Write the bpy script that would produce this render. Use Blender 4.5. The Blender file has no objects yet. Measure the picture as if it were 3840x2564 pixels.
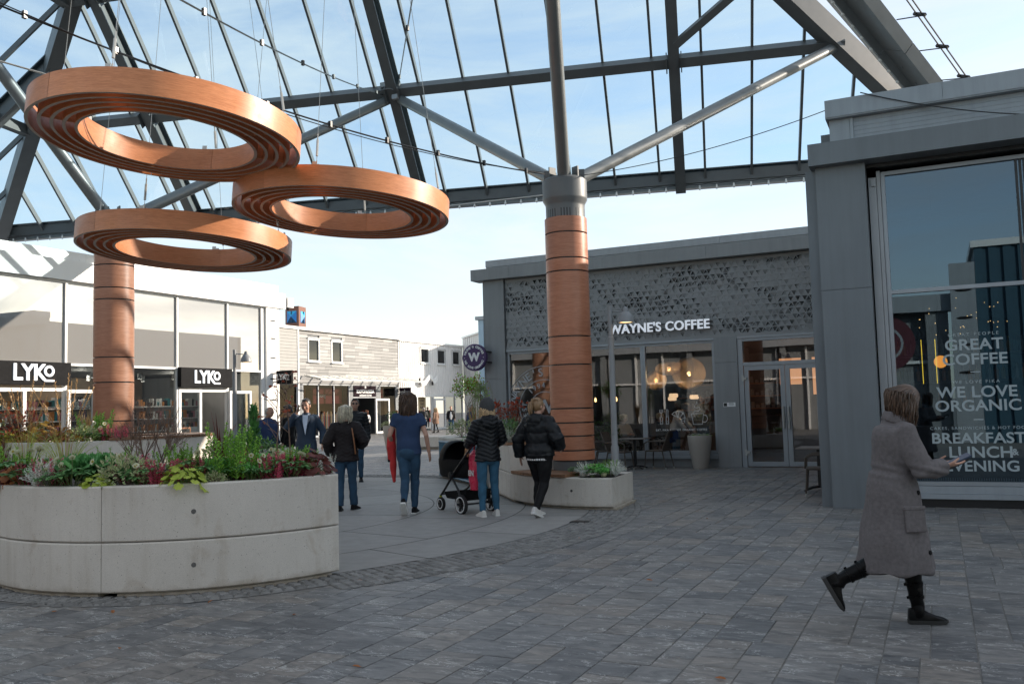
import bpy, math, random
import numpy as np
from mathutils import Vector, Matrix, noise
R_ = math.radians
scn = bpy.context.scene
COL = scn.collection
# ------------------------------------------------------------------ camera
cam_d = bpy.data.cameras.new("camera"); cam = bpy.data.objects.new("camera", cam_d); COL.objects.link(cam)
cam_d.sensor_width = 36.0; cam_d.lens = 31.34; cam_d.clip_end = 2000
cam.matrix_world = Matrix.Translation((0, 0, 1.55)) @ Matrix.Rotation(R_(25.466), 4, 'Z') @ Matrix.Rotation(R_(94.242), 4, 'X') @ Matrix.Rotation(R_(-1.618), 4, 'Z')
scn.camera = cam
# ------------------------------------------------------------------ sky, sun, exposure
SUN_AZ, SUN_EL = 50.0, 19.5          # azimuth from +Y towards +X
w = bpy.data.worlds.new("World"); scn.world = w; w.use_nodes = True
nt = w.node_tree; bg = nt.nodes["Background"]
sky = nt.nodes.new("ShaderNodeTexSky"); sky.sky_type = 'NISHITA'; sky.sun_disc = False
sky.sun_elevation = R_(SUN_EL); sky.sun_rotation = R_(SUN_AZ); sky.air_density = 1.0; sky.dust_density = .4; sky.ozone_density = 1.0
tc = nt.nodes.new("ShaderNodeTexCoord"); mp = nt.nodes.new("ShaderNodeMapping"); mp.inputs['Scale'].default_value = (1.0, 1.6, 4.5)
mp.inputs['Rotation'].default_value = (0.1, 0.15, 0.5)
nz = nt.nodes.new("ShaderNodeTexNoise"); nz.inputs['Scale'].default_value = 2.6; nz.inputs['Detail'].default_value = 9; nz.inputs['Roughness'].default_value = .62
nz.inputs['Distortion'].default_value = .6
rp = nt.nodes.new("ShaderNodeValToRGB"); rp.color_ramp.elements[0].position = .36; rp.color_ramp.elements[1].position = .74
rp.color_ramp.elements[0].color = (.34, .34, .34, 1); rp.color_ramp.elements[1].color = (.97, .97, .97, 1)
mx = nt.nodes.new("ShaderNodeMix"); mx.data_type = 'RGBA'
mx.inputs[7].default_value = (3.62, 3.68, 3.68, 1)
nt.links.new(tc.outputs['Generated'], mp.inputs[0]); nt.links.new(mp.outputs[0], nz.inputs['Vector']); nt.links.new(nz.outputs['Fac'], rp.inputs[0])
nt.links.new(rp.outputs[0], mx.inputs[0]); nt.links.new(sky.outputs[0], mx.inputs[6]); nt.links.new(mx.outputs[2], bg.inputs[0])
bg.inputs[1].default_value = 0.08
sd = bpy.data.lights.new("sun", 'SUN'); sd.energy = 2.35; sd.angle = R_(0.5); sd.color = (1.0, .88, .74)
sun = bpy.data.objects.new("sun", sd); COL.objects.link(sun)
sdir = Vector((math.sin(R_(SUN_AZ)) * math.cos(R_(SUN_EL)), math.cos(R_(SUN_AZ)) * math.cos(R_(SUN_EL)), math.sin(R_(SUN_EL))))
sun.rotation_euler = sdir.to_track_quat('Z', 'Y').to_euler()
vs = scn.view_settings; vs.view_transform = 'Standard'; vs.look = 'None'; vs.gamma = 1.0; vs.exposure = 1.78
cy = scn.cycles; cy.max_bounces = 10; cy.diffuse_bounces = 4; cy.glossy_bounces = 4; cy.transparent_max_bounces = 24; cy.transmission_bounces = 4
cy.caustics_reflective = False; cy.caustics_refractive = False; cy.use_denoising = True; cy.sample_clamp_indirect = 6
# ------------------------------------------------------------------ mesh helper
class MB:
    def __init__(s): s.v = []; s.f = []; s.m = []; s.s = []
    def add(s, vs, fs, mi=0, sm=False, M=None):
        b = len(s.v)
        if M is not None: vs = [tuple(M @ Vector(p)) for p in vs]
        s.v.extend([tuple(p) for p in vs])
        for f in fs: s.f.append(tuple(i + b for i in f)); s.m.append(mi); s.s.append(sm)
    def box(s, x0, y0, z0, x1, y1, z1, mi=0, M=None):
        x0, x1 = min(x0, x1), max(x0, x1); y0, y1 = min(y0, y1), max(y0, y1); z0, z1 = min(z0, z1), max(z0, z1)
        s.add([(x0,y0,z0),(x1,y0,z0),(x1,y1,z0),(x0,y1,z0),(x0,y0,z1),(x1,y0,z1),(x1,y1,z1),(x0,y1,z1)],
              [(0,3,2,1),(4,5,6,7),(0,1,5,4),(1,2,6,5),(2,3,7,6),(3,0,4,7)], mi, False, M)
    def bbox(s, x0, y0, z0, x1, y1, z1, b=.01, mi=0, M=None):     # bevelled box
        x0, x1 = min(x0, x1), max(x0, x1); y0, y1 = min(y0, y1), max(y0, y1); z0, z1 = min(z0, z1), max(z0, z1)
        lo = (x0, y0, z0); hi = (x1, y1, z1); V = []; idx = {}
        for ax in range(3):
            for c in range(8):
                p = [(hi[k] if c >> k & 1 else lo[k]) for k in range(3)]
                q = [p[k] + (b if (c >> k & 1) == 0 else -b) if k != ax else p[k] for k in range(3)]
                idx[(ax, c)] = len(V); V.append(q)
        F = []
        for ax in range(3):
            o = [k for k in range(3) if k != ax]
            for sgn in (0, 1):
                cs = [(sgn << ax) | (i << o[0]) | (j << o[1]) for i, j in ((0,0),(1,0),(1,1),(0,1))]
                F.append([idx[(ax, c)] for c in cs])
        for e in range(3):
            o = [k for k in range(3) if k != e]
            for i in (0, 1):
                for j in (0, 1):
                    c0 = (i << o[0]) | (j << o[1]); c1 = c0 | (1 << e)
                    F.append([idx[(o[0], c0)], idx[(o[0], c1)], idx[(o[1], c1)], idx[(o[1], c0)]])
        for c in range(8): F.append([idx[(0, c)], idx[(1, c)], idx[(2, c)]])
        cen = Vector(((x0+x1)/2, (y0+y1)/2, (z0+z1)/2)); G = []
        for f in F:
            P = [Vector(V[i]) for i in f]; n = (P[1]-P[0]).cross(P[2]-P[0])
            if n.dot(sum(P, Vector())/len(P) - cen) < 0: f = f[::-1]
            G.append(f)
        s.add(V, G, mi, False, M)
    def beam(s, p, q, wd, h, up=(0,0,1), mi=0):                    # box section between two points
        p = Vector(p); q = Vector(q); d = (q - p).normalized(); up = Vector(up)
        x = d.cross(up).normalized(); z = x.cross(d)
        vs = []
        for c in (p, q):
            for a, b in ((-1,-1),(1,-1),(1,1),(-1,1)): vs.append(c + x*a*wd/2 + z*b*h/2)
        s.add(vs, [(3,2,1,0),(4,5,6,7),(0,1,5,4),(1,2,6,5),(2,3,7,6),(3,0,4,7)], mi)
    def ibeam(s, p, q, wd, h, up=(0,0,1), t=.03, mi=0):
        p = Vector(p); q = Vector(q); d = (q - p).normalized(); x = d.cross(Vector(up)).normalized(); z = x.cross(d)
        s.beam(p + z*(h/2 - t/2), q + z*(h/2 - t/2), wd, t, up, mi); s.beam(p - z*(h/2 - t/2), q - z*(h/2 - t/2), wd, t, up, mi)
        s.beam(p, q, t, h - 2*t, up, mi)
    def tube(s, pts, r, n=8, mi=0, caps=True, sm=True, el=None, ref=None):
        pts = [Vector(p) for p in pts]; k = len(pts)
        rs = [r]*k if not hasattr(r, '__len__') else list(r)
        vs = []; x = None
        for i, p in enumerate(pts):
            d = (pts[min(i+1, k-1)] - pts[max(i-1, 0)])
            if d.length < 1e-9: d = Vector((0,0,1))
            d.normalize()
            if x is None:
                a = Vector(ref) if ref is not None else (Vector((1,0,0)) if abs(d.x) < .8 else Vector((0,1,0)))
                x = (a - d*a.dot(d)).normalized()
            else:
                x = (x - d*x.dot(d))
                x = x.normalized() if x.length > 1e-6 else d.orthogonal().normalized()
            y = d.cross(x)
            rr = rs[i]; rx, ry = (rr if hasattr(rr, '__len__') else (rr, rr))
            for j in range(n):
                t = 2*math.pi*j/n; vs.append(p + x*rx*math.cos(t) + y*ry*math.sin(t))
        fs = [(i*n+j, i*n+(j+1) % n, (i+1)*n+(j+1) % n, (i+1)*n+j) for i in range(k-1) for j in range(n)]
        if caps: fs += [tuple(range(n-1, -1, -1)), tuple((k-1)*n+j for j in range(n))]
        s.add(vs, fs, mi, sm)
    def lathe(s, prof, n=24, c=(0,0,0), mi=0, sm=True, M=None, a0=0, a1=2*math.pi):
        full = abs(a1 - a0 - 2*math.pi) < 1e-6; m = n if full else n + 1; k = len(prof); vs = []
        for r, z in prof:
            for j in range(m):
                t = a0 + (a1-a0)*j/n; vs.append((c[0]+r*math.cos(t), c[1]+r*math.sin(t), c[2]+z))
        fs = [(i*m+j, i*m+(j+1) % m, (i+1)*m+(j+1) % m, (i+1)*m+j) for i in range(k-1) for j in range(n)]
        s.add(vs, fs, mi, sm, M)
    def prism(s, poly, z0, z1, mi=0, M=None):
        n = len(poly); a = sum(poly[i][0]*poly[(i+1) % n][1]-poly[(i+1) % n][0]*poly[i][1] for i in range(n))
        if a < 0: poly = poly[::-1]
        vs = [(x,y,z0) for x,y in poly]+[(x,y,z1) for x,y in poly]
        s.add(vs, [tuple(range(n-1,-1,-1)), tuple(range(n,2*n))]+[(i,(i+1) % n,n+(i+1) % n,n+i) for i in range(n)], mi, False, M)
    def ell(s, c, r, nu=14, nv=9, mi=0, M=None):
        vs = [(0,0,-1)]+[(math.cos(2*math.pi*j/nu)*math.cos(p), math.sin(2*math.pi*j/nu)*math.cos(p), math.sin(p)) for p in [(-.5+(i+1)/nv)*math.pi for i in range(nv-1)] for j in range(nu)]+[(0,0,1)]
        fs = [(0,1+(j+1) % nu,1+j) for j in range(nu)]
        for i in range(nv-2):
            for j in range(nu): a = 1+i*nu; fs.append((a+j,a+(j+1) % nu,a+nu+(j+1) % nu,a+nu+j))
        a = 1+(nv-2)*nu; fs += [(a+j,a+(j+1) % nu,len(vs)-1) for j in range(nu)]
        T = Matrix.Translation(c) @ (M.to_4x4() if M is not None else Matrix.Identity(4)) @ Matrix.Diagonal((r[0],r[1],r[2],1))
        s.add(vs, fs, mi, True, T)
    def quad(s, a, b, c, d, mi=0): s.add([a,b,c,d], [(0,1,2,3)], mi)
    def mesh(s, name, mats):
        me = bpy.data.meshes.new(name); me.from_pydata(s.v, [], s.f); me.update()
        if s.f:
            me.polygons.foreach_set('material_index', s.m); me.polygons.foreach_set('use_smooth', s.s)
            if any(s.s): me.set_sharp_from_angle(angle=R_(38))
        for m in (mats if isinstance(mats, (list, tuple)) else [mats]): me.materials.append(m)
        return me
    def build(s, name, mats, parent=None, loc=None, world=False):
        if world and parent is not None:
            o = parent.location; s.v = [(x-o.x, y-o.y, z-o.z) for x, y, z in s.v]
        if world and parent is None and loc is not None: s.v = [(x-loc[0], y-loc[1], z-loc[2]) for x, y, z in s.v]
        ob = bpy.data.objects.new(name, s.mesh(name, mats)); COL.objects.link(ob)
        if parent is not None: ob.parent = parent
        if loc is not None: ob.location = loc
        return ob
def tag(o, label=None, cat=None, group=None, kind=None):
    for k, v in (('label', label), ('category', cat), ('group', group), ('kind', kind)):
        if v: o[k] = v
    return o
def thing(name, label, cat, loc=(0,0,0), rz=0, group=None):
    o = bpy.data.objects.new(name, None); COL.objects.link(o); o.location = loc; o.rotation_euler = (0, 0, rz); o.empty_display_size = .2
    return tag(o, label, cat, group)
def dup(root, loc=None, rz=None, label=None, group=None, sc=None):
    r = root.copy(); COL.objects.link(r)
    if loc is not None: r.location = loc
    if rz is not None: r.rotation_euler = (0, 0, rz)
    if sc is not None: r.scale = (sc, sc, sc)
    if label: r['label'] = label
    if group: r['group'] = group
    for ch in list(root.children):
        c = ch.copy(); COL.objects.link(c); c.parent = r
        for g in ch.children:
            d = g.copy(); COL.objects.link(d); d.parent = c
    return r
# ------------------------------------------------------------------ materials
def L(nt, a, b): nt.links.new(a, b)
def newmat(name):
    m = bpy.data.materials.new(name); m.use_nodes = True; t = m.node_tree
    return m, t, t.nodes["Principled BSDF"]
def coords(t, scale=(1,1,1), rot=(0,0,0)):
    c = t.nodes.new("ShaderNodeTexCoord"); mp = t.nodes.new("ShaderNodeMapping"); mp.inputs['Scale'].default_value = scale; mp.inputs['Rotation'].default_value = rot
    L(t, c.outputs['Object'], mp.inputs[0]); return mp.outputs[0]
def noisen(t, vec, scale, detail=4, rough=.55, dist=0):
    n = t.nodes.new("ShaderNodeTexNoise"); n.inputs['Scale'].default_value = scale; n.inputs['Detail'].default_value = detail
    n.inputs['Roughness'].default_value = rough; n.inputs['Distortion'].default_value = dist; L(t, vec, n.inputs['Vector']); return n.outputs['Fac']
def ramp(t, fac, stops):
    r = t.nodes.new("ShaderNodeValToRGB"); e = r.color_ramp.elements
    while len(e) < len(stops): e.new(.5)
    for x, (p, c) in zip(e, stops): x.position = p; x.color = (*c, 1) if len(c) == 3 else c
    L(t, fac, r.inputs[0]); return r.outputs[0]
def mixc(t, fac, a, b, mode='MIX'):
    m = t.nodes.new("ShaderNodeMix"); m.data_type = 'RGBA'; m.blend_type = mode
    for s_, v in ((0, fac), (6, a), (7, b)):
        if hasattr(v, 'is_linked') or hasattr(v, 'links'): L(t, v, m.inputs[s_])
        else: m.inputs[s_].default_value = v if s_ == 0 else (*v, 1)
    return m.outputs[2]
def bumpn(t, h, strength, dist=.01, prev=None):
    b = t.nodes.new("ShaderNodeBump"); b.inputs['Strength'].default_value = strength; b.inputs['Distance'].default_value = dist
    L(t, h, b.inputs['Height'])
    if prev is not None: L(t, prev, b.inputs['Normal'])
    return b.outputs[0]
def island(t): return t.nodes.new("ShaderNodeNewGeometry").outputs['Random Per Island']
def mul(c, k): return tuple(min(1, x*k) for x in c)
def mat(name, col, rough=.5, metal=0., var=.12, scale=5., bump=0., bscale=60., st=(1,1,1), isl=0., bdist=.004, spec=.5, coat=0., streak=0.):
    m, t, b = newmat(name); v = coords(t, st)
    n = noisen(t, v, scale, 5)
    c = ramp(t, n, [(.25, mul(col, 1-var)), (.75, mul(col, 1+var))])
    if streak: c = mixc(t, 1.0, c, ramp(t, noisen(t, coords(t, (3.5, 3.5, .22)), 1.7, 6, .7), [(.42, (1, 1, 1)), (.75, (1-streak,)*3)]), 'MULTIPLY')
    if isl:
        i = ramp(t, island(t), [(0, (1-isl,)*3), (1, (1, 1, 1))]); c = mixc(t, 1.0, c, i, 'MULTIPLY')
    L(t, c, b.inputs['Base Color'])
    r = t.nodes.new("ShaderNodeMapRange"); r.inputs[3].default_value = max(.02, rough-.07); r.inputs[4].default_value = min(1, rough+.07)
    L(t, noisen(t, v, scale*2.3, 3), r.inputs[0]); L(t, r.outputs[0], b.inputs['Roughness'])
    b.inputs['Metallic'].default_value = metal; b.inputs['Specular IOR Level'].default_value = spec
    if coat: b.inputs['Coat Weight'].default_value = coat
    if bump: L(t, bumpn(t, noisen(t, v, bscale, 4), bump, bdist), b.inputs['Normal'])
    return m
def leafmat(name, c0, c1, trans=.35, rough=.5):
    m, t, b = newmat(name); i = island(t)
    c = ramp(t, i, [(0, c0), (1, c1)]); c = mixc(t, .35, c, ramp(t, noisen(t, coords(t), 9, 2), [(.3, mul(c0, .6)), (.7, mul(c1, 1.15))]))
    L(t, c, b.inputs['Base Color']); b.inputs['Roughness'].default_value = rough; b.inputs['Specular IOR Level'].default_value = .35
    tr = t.nodes.new("ShaderNodeBsdfTranslucent"); L(t, c, tr.inputs[0]); ms = t.nodes.new("ShaderNodeMixShader"); ms.inputs[0].default_value = trans
    L(t, b.outputs[0], ms.inputs[1]); L(t, tr.outputs[0], ms.inputs[2]); L(t, ms.outputs[0], t.nodes["Material Output"].inputs[0]); return m
def glassmat(name, tint, refl, rough=0.0, fres=1.0, dust=0., gcol=(.95, .97, 1)):
    m, t, b = newmat(name); t.nodes.remove(b)
    tr = t.nodes.new("ShaderNodeBsdfTransparent"); tr.inputs[0].default_value = (*tint, 1)
    gl = t.nodes.new("ShaderNodeBsdfGlossy"); gl.inputs['Roughness'].default_value = rough; gl.inputs[0].default_value = (*gcol, 1)
    fr = t.nodes.new("ShaderNodeFresnel"); fr.inputs[0].default_value = 1.45
    ma = t.nodes.new("ShaderNodeMath"); ma.operation = 'MULTIPLY_ADD'; ma.use_clamp = True; ma.inputs[1].default_value = fres; ma.inputs[2].default_value = refl
    L(t, fr.outputs[0], ma.inputs[0]); ms = t.nodes.new("ShaderNodeMixShader"); L(t, ma.outputs[0], ms.inputs[0])
    # slightly wavy panes
    v = coords(t); L(t, bumpn(t, noisen(t, v, .55, 1), .06, .03), gl.inputs['Normal'])
    L(t, tr.outputs[0], ms.inputs[1]); L(t, gl.outputs[0], ms.inputs[2]); out = ms.outputs[0]
    if dust:
        df = t.nodes.new("ShaderNodeBsdfDiffuse"); df.inputs[0].default_value = (.62, .60, .57, 1); m2 = t.nodes.new("ShaderNodeMixShader"); m2.inputs[0].default_value = dust; L(t, out, m2.inputs[1]); L(t, df.outputs[0], m2.inputs[2]); out = m2.outputs[0]
    L(t, out, t.nodes["Material Output"].inputs[0]); return m
def emis(name, col, s):
    m, t, b = newmat(name); b.inputs['Base Color'].default_value = (*col, 1); b.inputs['Emission Color'].default_value = (*col, 1); b.inputs['Emission Strength'].default_value = s; return m
def woodmat(name, c0, c1, c2, st, rough=.38):
    m, t, b = newmat(name); v = coords(t, st)
    n1 = noisen(t, v, 2.2, 6, .6, 1.2); n2 = noisen(t, coords(t, tuple(x*4 for x in st)), 3.0, 4, .7)
    c = ramp(t, n1, [(.3, c0), (.5, c1), (.72, c2)]); c = mixc(t, .45, c, ramp(t, n2, [(.35, mul(c0, .8)), (.65, mul(c2, 1.05))]))
    i = ramp(t, island(t), [(0, (.80, .79, .78)), (1, (1.1, 1.07, 1.03))]); c = mixc(t, 1.0, c, i, 'MULTIPLY')
    L(t, c, b.inputs['Base Color']); L(t, ramp(t, noisen(t, coords(t), 2.5, 4), [(.3, (rough-.1,)*3), (.7, (rough+.14,)*3)]), b.inputs['Roughness']); b.inputs['Specular IOR Level'].default_value = .4
    L(t, bumpn(t, n2, .06, .003), b.inputs['Normal']); return m
MT = {}
MT['steel'] = mat('grey_steel_paint', (.115, .122, .125), .42, .0, .1, 3, .05, 120)
MT['steel_light'] = mat('light_steel_paint', (.20, .215, .22), .36, .25, .1, 3)
MT['galv'] = mat('galvanised', (.42, .42, .40), .4, .5, .12, 8)
MT['zinc'] = mat('zinc_sheet', (.255, .265, .27), .45, .1, .07, 1.2, .05, 300, streak=.16)
MT['zinc_b'] = mat('dimmed_blue_zinc', (.150, .172, .188), .42, .1, .07, 1.2, .05, 300, streak=.16)  # bluish zinc for the corner block, vignette darkening put into the colour
MT['zinc_bl'] = mat('pale_blue_sheet', (.30, .335, .365), .42, .15, .06, 1.5, streak=.16)
MT['zinc_l'] = mat('pale_sheet', (.36, .38, .40), .42, .15, .06, 1.5, streak=.16)
MT['white_sheet'] = mat('white_sheet', (.80, .79, .77), .42, .0, .03, 1.5)
MT['alu'] = mat('aluminium_frame', (.30, .325, .35), .38, .35, .05, 4)
MT['alu_w'] = mat('white_frame', (.74, .74, .73), .4, .0, .04, 4)
MT['black'] = mat('black_paint', (.012, .012, .013), .35, 0, .2, 6)
MT['rubber'] = mat('rubber', (.015, .015, .016), .7, 0, .2, 30)
MT['sign_black'] = mat('sign_board', (.012, .012, .013), .75, 0, .3, 12, spec=.12)
MT['white'] = mat('white_letters', (.85, .85, .84), .45, 0, .02, 4)
MT['white_lit'] = emis('lit_letters', (.80, .84, .9), .12)
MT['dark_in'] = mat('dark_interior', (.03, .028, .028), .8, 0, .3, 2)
MT['wood'] = woodmat('veneer', (.45, .165, .065), (.55, .215, .092), (.63, .27, .125), (.8, .8, 9))
MT['wood_col'] = woodmat('column_veneer', (.40, .155, .085), (.48, .20, .115), (.55, .25, .15), (.6, .6, 7))
MT['ring_edge'] = mat('ring_edge_band', (.44, .37, .32), .6, 0, .08, 8)
MT['plank'] = woodmat('bench_planks', (.17, .085, .045), (.23, .12, .065), (.30, .165, .09), (7, 1.2, 7), .5)
def concrete():
    m, t, b = newmat('cast_concrete'); v = coords(t)
    c = ramp(t, noisen(t, v, 1.3, 6, .6), [(.3, (.55, .51, .455)), (.7, (.65, .61, .55))])
    sp = t.nodes.new("ShaderNodeTexVoronoi"); sp.inputs['Scale'].default_value = 38; L(t, v, sp.inputs['Vector'])
    pit = ramp(t, sp.outputs['Distance'], [(.10, (.35, .33, .31)), (.17, (1, 1, 1))])
    gate = ramp(t, noisen(t, v, 22, 2), [(.50, (1, 1, 1)), (.56, (0, 0, 0))])
    c = mixc(t, 1.0, c, mixc(t, gate, pit, (1, 1, 1)), 'MULTIPLY')
    dr = ramp(t, noisen(t, coords(t, (5, 5, .55)), 1.6, 5, .65), [(.50, (1, 1, 1)), (.72, (.87, .85, .82))]); c = mixc(t, 1.0, c, dr, 'MULTIPLY')
    bl = ramp(t, noisen(t, v, 3.2, 4, .6, .5), [(.60, (1, 1, 1)), (.70, (.86, .82, .78))]); c = mixc(t, 1.0, c, bl, 'MULTIPLY')
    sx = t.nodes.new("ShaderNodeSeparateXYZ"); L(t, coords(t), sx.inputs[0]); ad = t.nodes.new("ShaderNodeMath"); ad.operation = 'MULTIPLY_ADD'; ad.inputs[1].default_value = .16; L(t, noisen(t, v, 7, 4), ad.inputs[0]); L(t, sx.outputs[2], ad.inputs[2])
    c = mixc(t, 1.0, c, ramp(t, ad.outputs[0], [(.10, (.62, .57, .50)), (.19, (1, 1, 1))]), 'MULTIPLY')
    fine = ramp(t, noisen(t, v, 160, 2), [(.3, (.82, .82, .82)), (.6, (1.05, 1.05, 1.05))]); c = mixc(t, .8, c, mixc(t, 1.0, c, fine, 'MULTIPLY'))
    L(t, c, b.inputs['Base Color']); b.inputs['Roughness'].default_value = .75
    L(t, bumpn(t, noisen(t, v, 140, 3), .25, .004), b.inputs['Normal']); return m
MT['conc'] = concrete()
MT['pot'] = mat('terrazzo_pot', (.36, .32, .28), .7, 0, .08, 60, .15, 150)
def paver():
    m, t, b = newmat('slate_paver'); isl = island(t)
    off = t.nodes.new("ShaderNodeVectorMath"); off.operation = 'ADD'; cmb = t.nodes.new("ShaderNodeCombineXYZ")
    k = t.nodes.new("ShaderNodeMath"); k.operation = 'MULTIPLY'; k.inputs[1].default_value = 53; L(t, isl, k.inputs[0]); L(t, k.outputs[0], cmb.inputs[0]); L(t, k.outputs[0], cmb.inputs[2])
    L(t, coords(t, (.9, 2.2, 1)), off.inputs[0]); L(t, cmb.outputs[0], off.inputs[1]); v = off.outputs[0]
    base = ramp(t, isl, [(0, (.112, .114, .117)), (.25, (.145, .146, .147)), (.5, (.175, .172, .168)), (.8, (.192, .175, .158)), (1, (.126, .128, .130))])
    n1 = noisen(t, v, 4.5, 8, .68, 1.0)
    c = mixc(t, 1.0, base, ramp(t, n1, [(.30, (.45, .47, .50)), (.5, (.95, .95, .95)), (.72, (1.5, 1.45, 1.4))]), 'MULTIPLY')
    # pale cleft scars
    rd = noisen(t, v, 4.2, 7, .62, 2.6); sc = ramp(t, rd, [(.535, (0, 0, 0)), (.56, (1, 1, 1)), (.585, (0, 0, 0))])
    g = ramp(t, noisen(t, v, 3.1, 2), [(.46, (0, 0, 0)), (.60, (.8, .8, .8))]); sc = mixc(t, 1.0, sc, g, 'MULTIPLY')
    c = mixc(t, sc, c, (.62, .62, .60))
    # damp stains in separate blotches
    wt = ramp(t, noisen(t, coords(t, (.6, 1.5, 1)), 3.4, 5, .6, .4), [(.64, (0, 0, 0)), (.70, (1, 1, 1))])
    wt = mixc(t, 1.0, wt, ramp(t, noisen(t, coords(t), .35, 2), [(.47, (0, 0, 0)), (.6, (1, 1, 1))]), 'MULTIPLY')
    c = mixc(t, wt, c, mixc(t, 1.0, c, (.38, .30, .27), 'MULTIPLY')); L(t, c, b.inputs['Base Color'])
    r = ramp(t, wt, [(0, (.52,)*3), (1, (.33,)*3)]); L(t, r, b.inputs['Roughness'])
    nb = bumpn(t, n1, .55, .012); nb = bumpn(t, noisen(t, v, 9, 6, .7), .45, .006, nb); L(t, nb, b.inputs['Normal']); return m
MT['paver'] = paver()
MT['joint'] = mat('joint_sand', (.19, .185, .175), .9, 0, .25, 14, .3, 80)
MT['screen'] = mat('screen_sheet', (.28, .285, .285), .5, .0, .05, 2)
MT['slab'] = mat('granite_slab', (.30, .29, .275), .68, 0, .12, 5, .12, 160, isl=.22)
MT['sett'] = mat('granite_sett', (.23, .225, .215), .8, 0, .2, 18, .5, 60, isl=.4)
MT['soil'] = mat('soil', (.022, .016, .012), .95, 0, .4, 25, .8, 40)
MT['blue'] = mat('blue_slats', (.035, .15, .24), .45, 0, .12, 6)
MT['roof_glass'] = glassmat('roof_glass', (.70, .86, .95), .02, 0, .6)
MT['jdark'] = mat('dark_joint', (.085, .083, .08), .9)
MT['shop_glass'] = glassmat('shop_glass', (.58, .63, .64), .07, 0, .9)
MT['soda_glass'] = glassmat('soda_glass', (.38, .40, .41), .0, 0, .35)
MT['cafe_glass'] = glassmat('cafe_glass', (.72, .74, .75), .12, 0, 1.0)
MT['mirror_glass'] = glassmat('coated_glass', (.30, .32, .33), .42, 0, .6, .30)
MT['block_glass'] = glassmat('dark_glass', (.30, .34, .38), .16, 0, 1.0, 0., (.42, .58, .70))
# ------------------------------------------------------------------ lettering
def text_into(mb, body, size, M, ext=.012, bold=0., mi=0, align='CENTER', space=1.0, xs=1.0):
    cu = bpy.data.curves.new('t', 'FONT'); cu.body = body; cu.size = size; cu.extrude = ext/2; cu.offset = bold; cu.align_x = align; cu.align_y = 'CENTER'; cu.space_character = space; cu.resolution_u = 4
    o = bpy.data.objects.new('t', cu); COL.objects.link(o); dg = bpy.context.evaluated_depsgraph_get(); dg.update()
    me = bpy.data.meshes.new_from_object(o.evaluated_get(dg)); bpy.data.objects.remove(o)
    mb.add([(v.co.x*xs, v.co.y, v.co.z) for v in me.vertices], [tuple(p.vertices) for p in me.polygons], mi, False, M)
    bpy.data.meshes.remove(me); bpy.data.curves.remove(cu)
def faceY(x, y, z): return Matrix(((1,0,0,x),(0,0,-1,y),(0,1,0,z),(0,0,0,1)))      # read from -Y
def faceX(x, y, z): return Matrix(((0,0,1,x),(1,0,0,y),(0,1,0,z),(0,0,0,1)))       # read from +X
def face_dir(p, az):                                                                 # plane facing compass az (from +Y to +X)
    n = Vector((math.sin(R_(az)), math.cos(R_(az)), 0)); r = Vector((0,0,1)).cross(n)
    return Matrix(((r.x,0,n.x,p[0]),(r.y,0,n.y,p[1]),(0,1,0,p[2]),(0,0,0,1)))
def ring_text(mb, body, rad, size, M, a0, a1, bold=0., ext=.01, inward=False, mi=0):
    n = len(body)
    for i, ch in enumerate(body):
        if ch == ' ': continue
        a = R_(a0 + (a1-a0)*(i+.5)/n)
        rot = a + math.pi/2 if inward else a - math.pi/2
        text_into(mb, ch, size, M @ Matrix.Translation((rad*math.cos(a), rad*math.sin(a), 0)) @ Matrix.Rotation(rot, 4, 'Z'), ext, bold, mi)
def hoop(mb, M, rad, t, z0, z1, n=48, mi=0, a0=0, a1=2*math.pi):
    mb.lathe([(rad-t, z0), (rad, z0), (rad, z1), (rad-t, z1), (rad-t, z0)], n, (0,0,0), mi, False, M, a0, a1)
def stroke(mb, pts, t, M, mi=0): mb.tube([M @ Vector((x, y, 0)) for x, y in pts], t/2, 5, mi, True, False)
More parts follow.
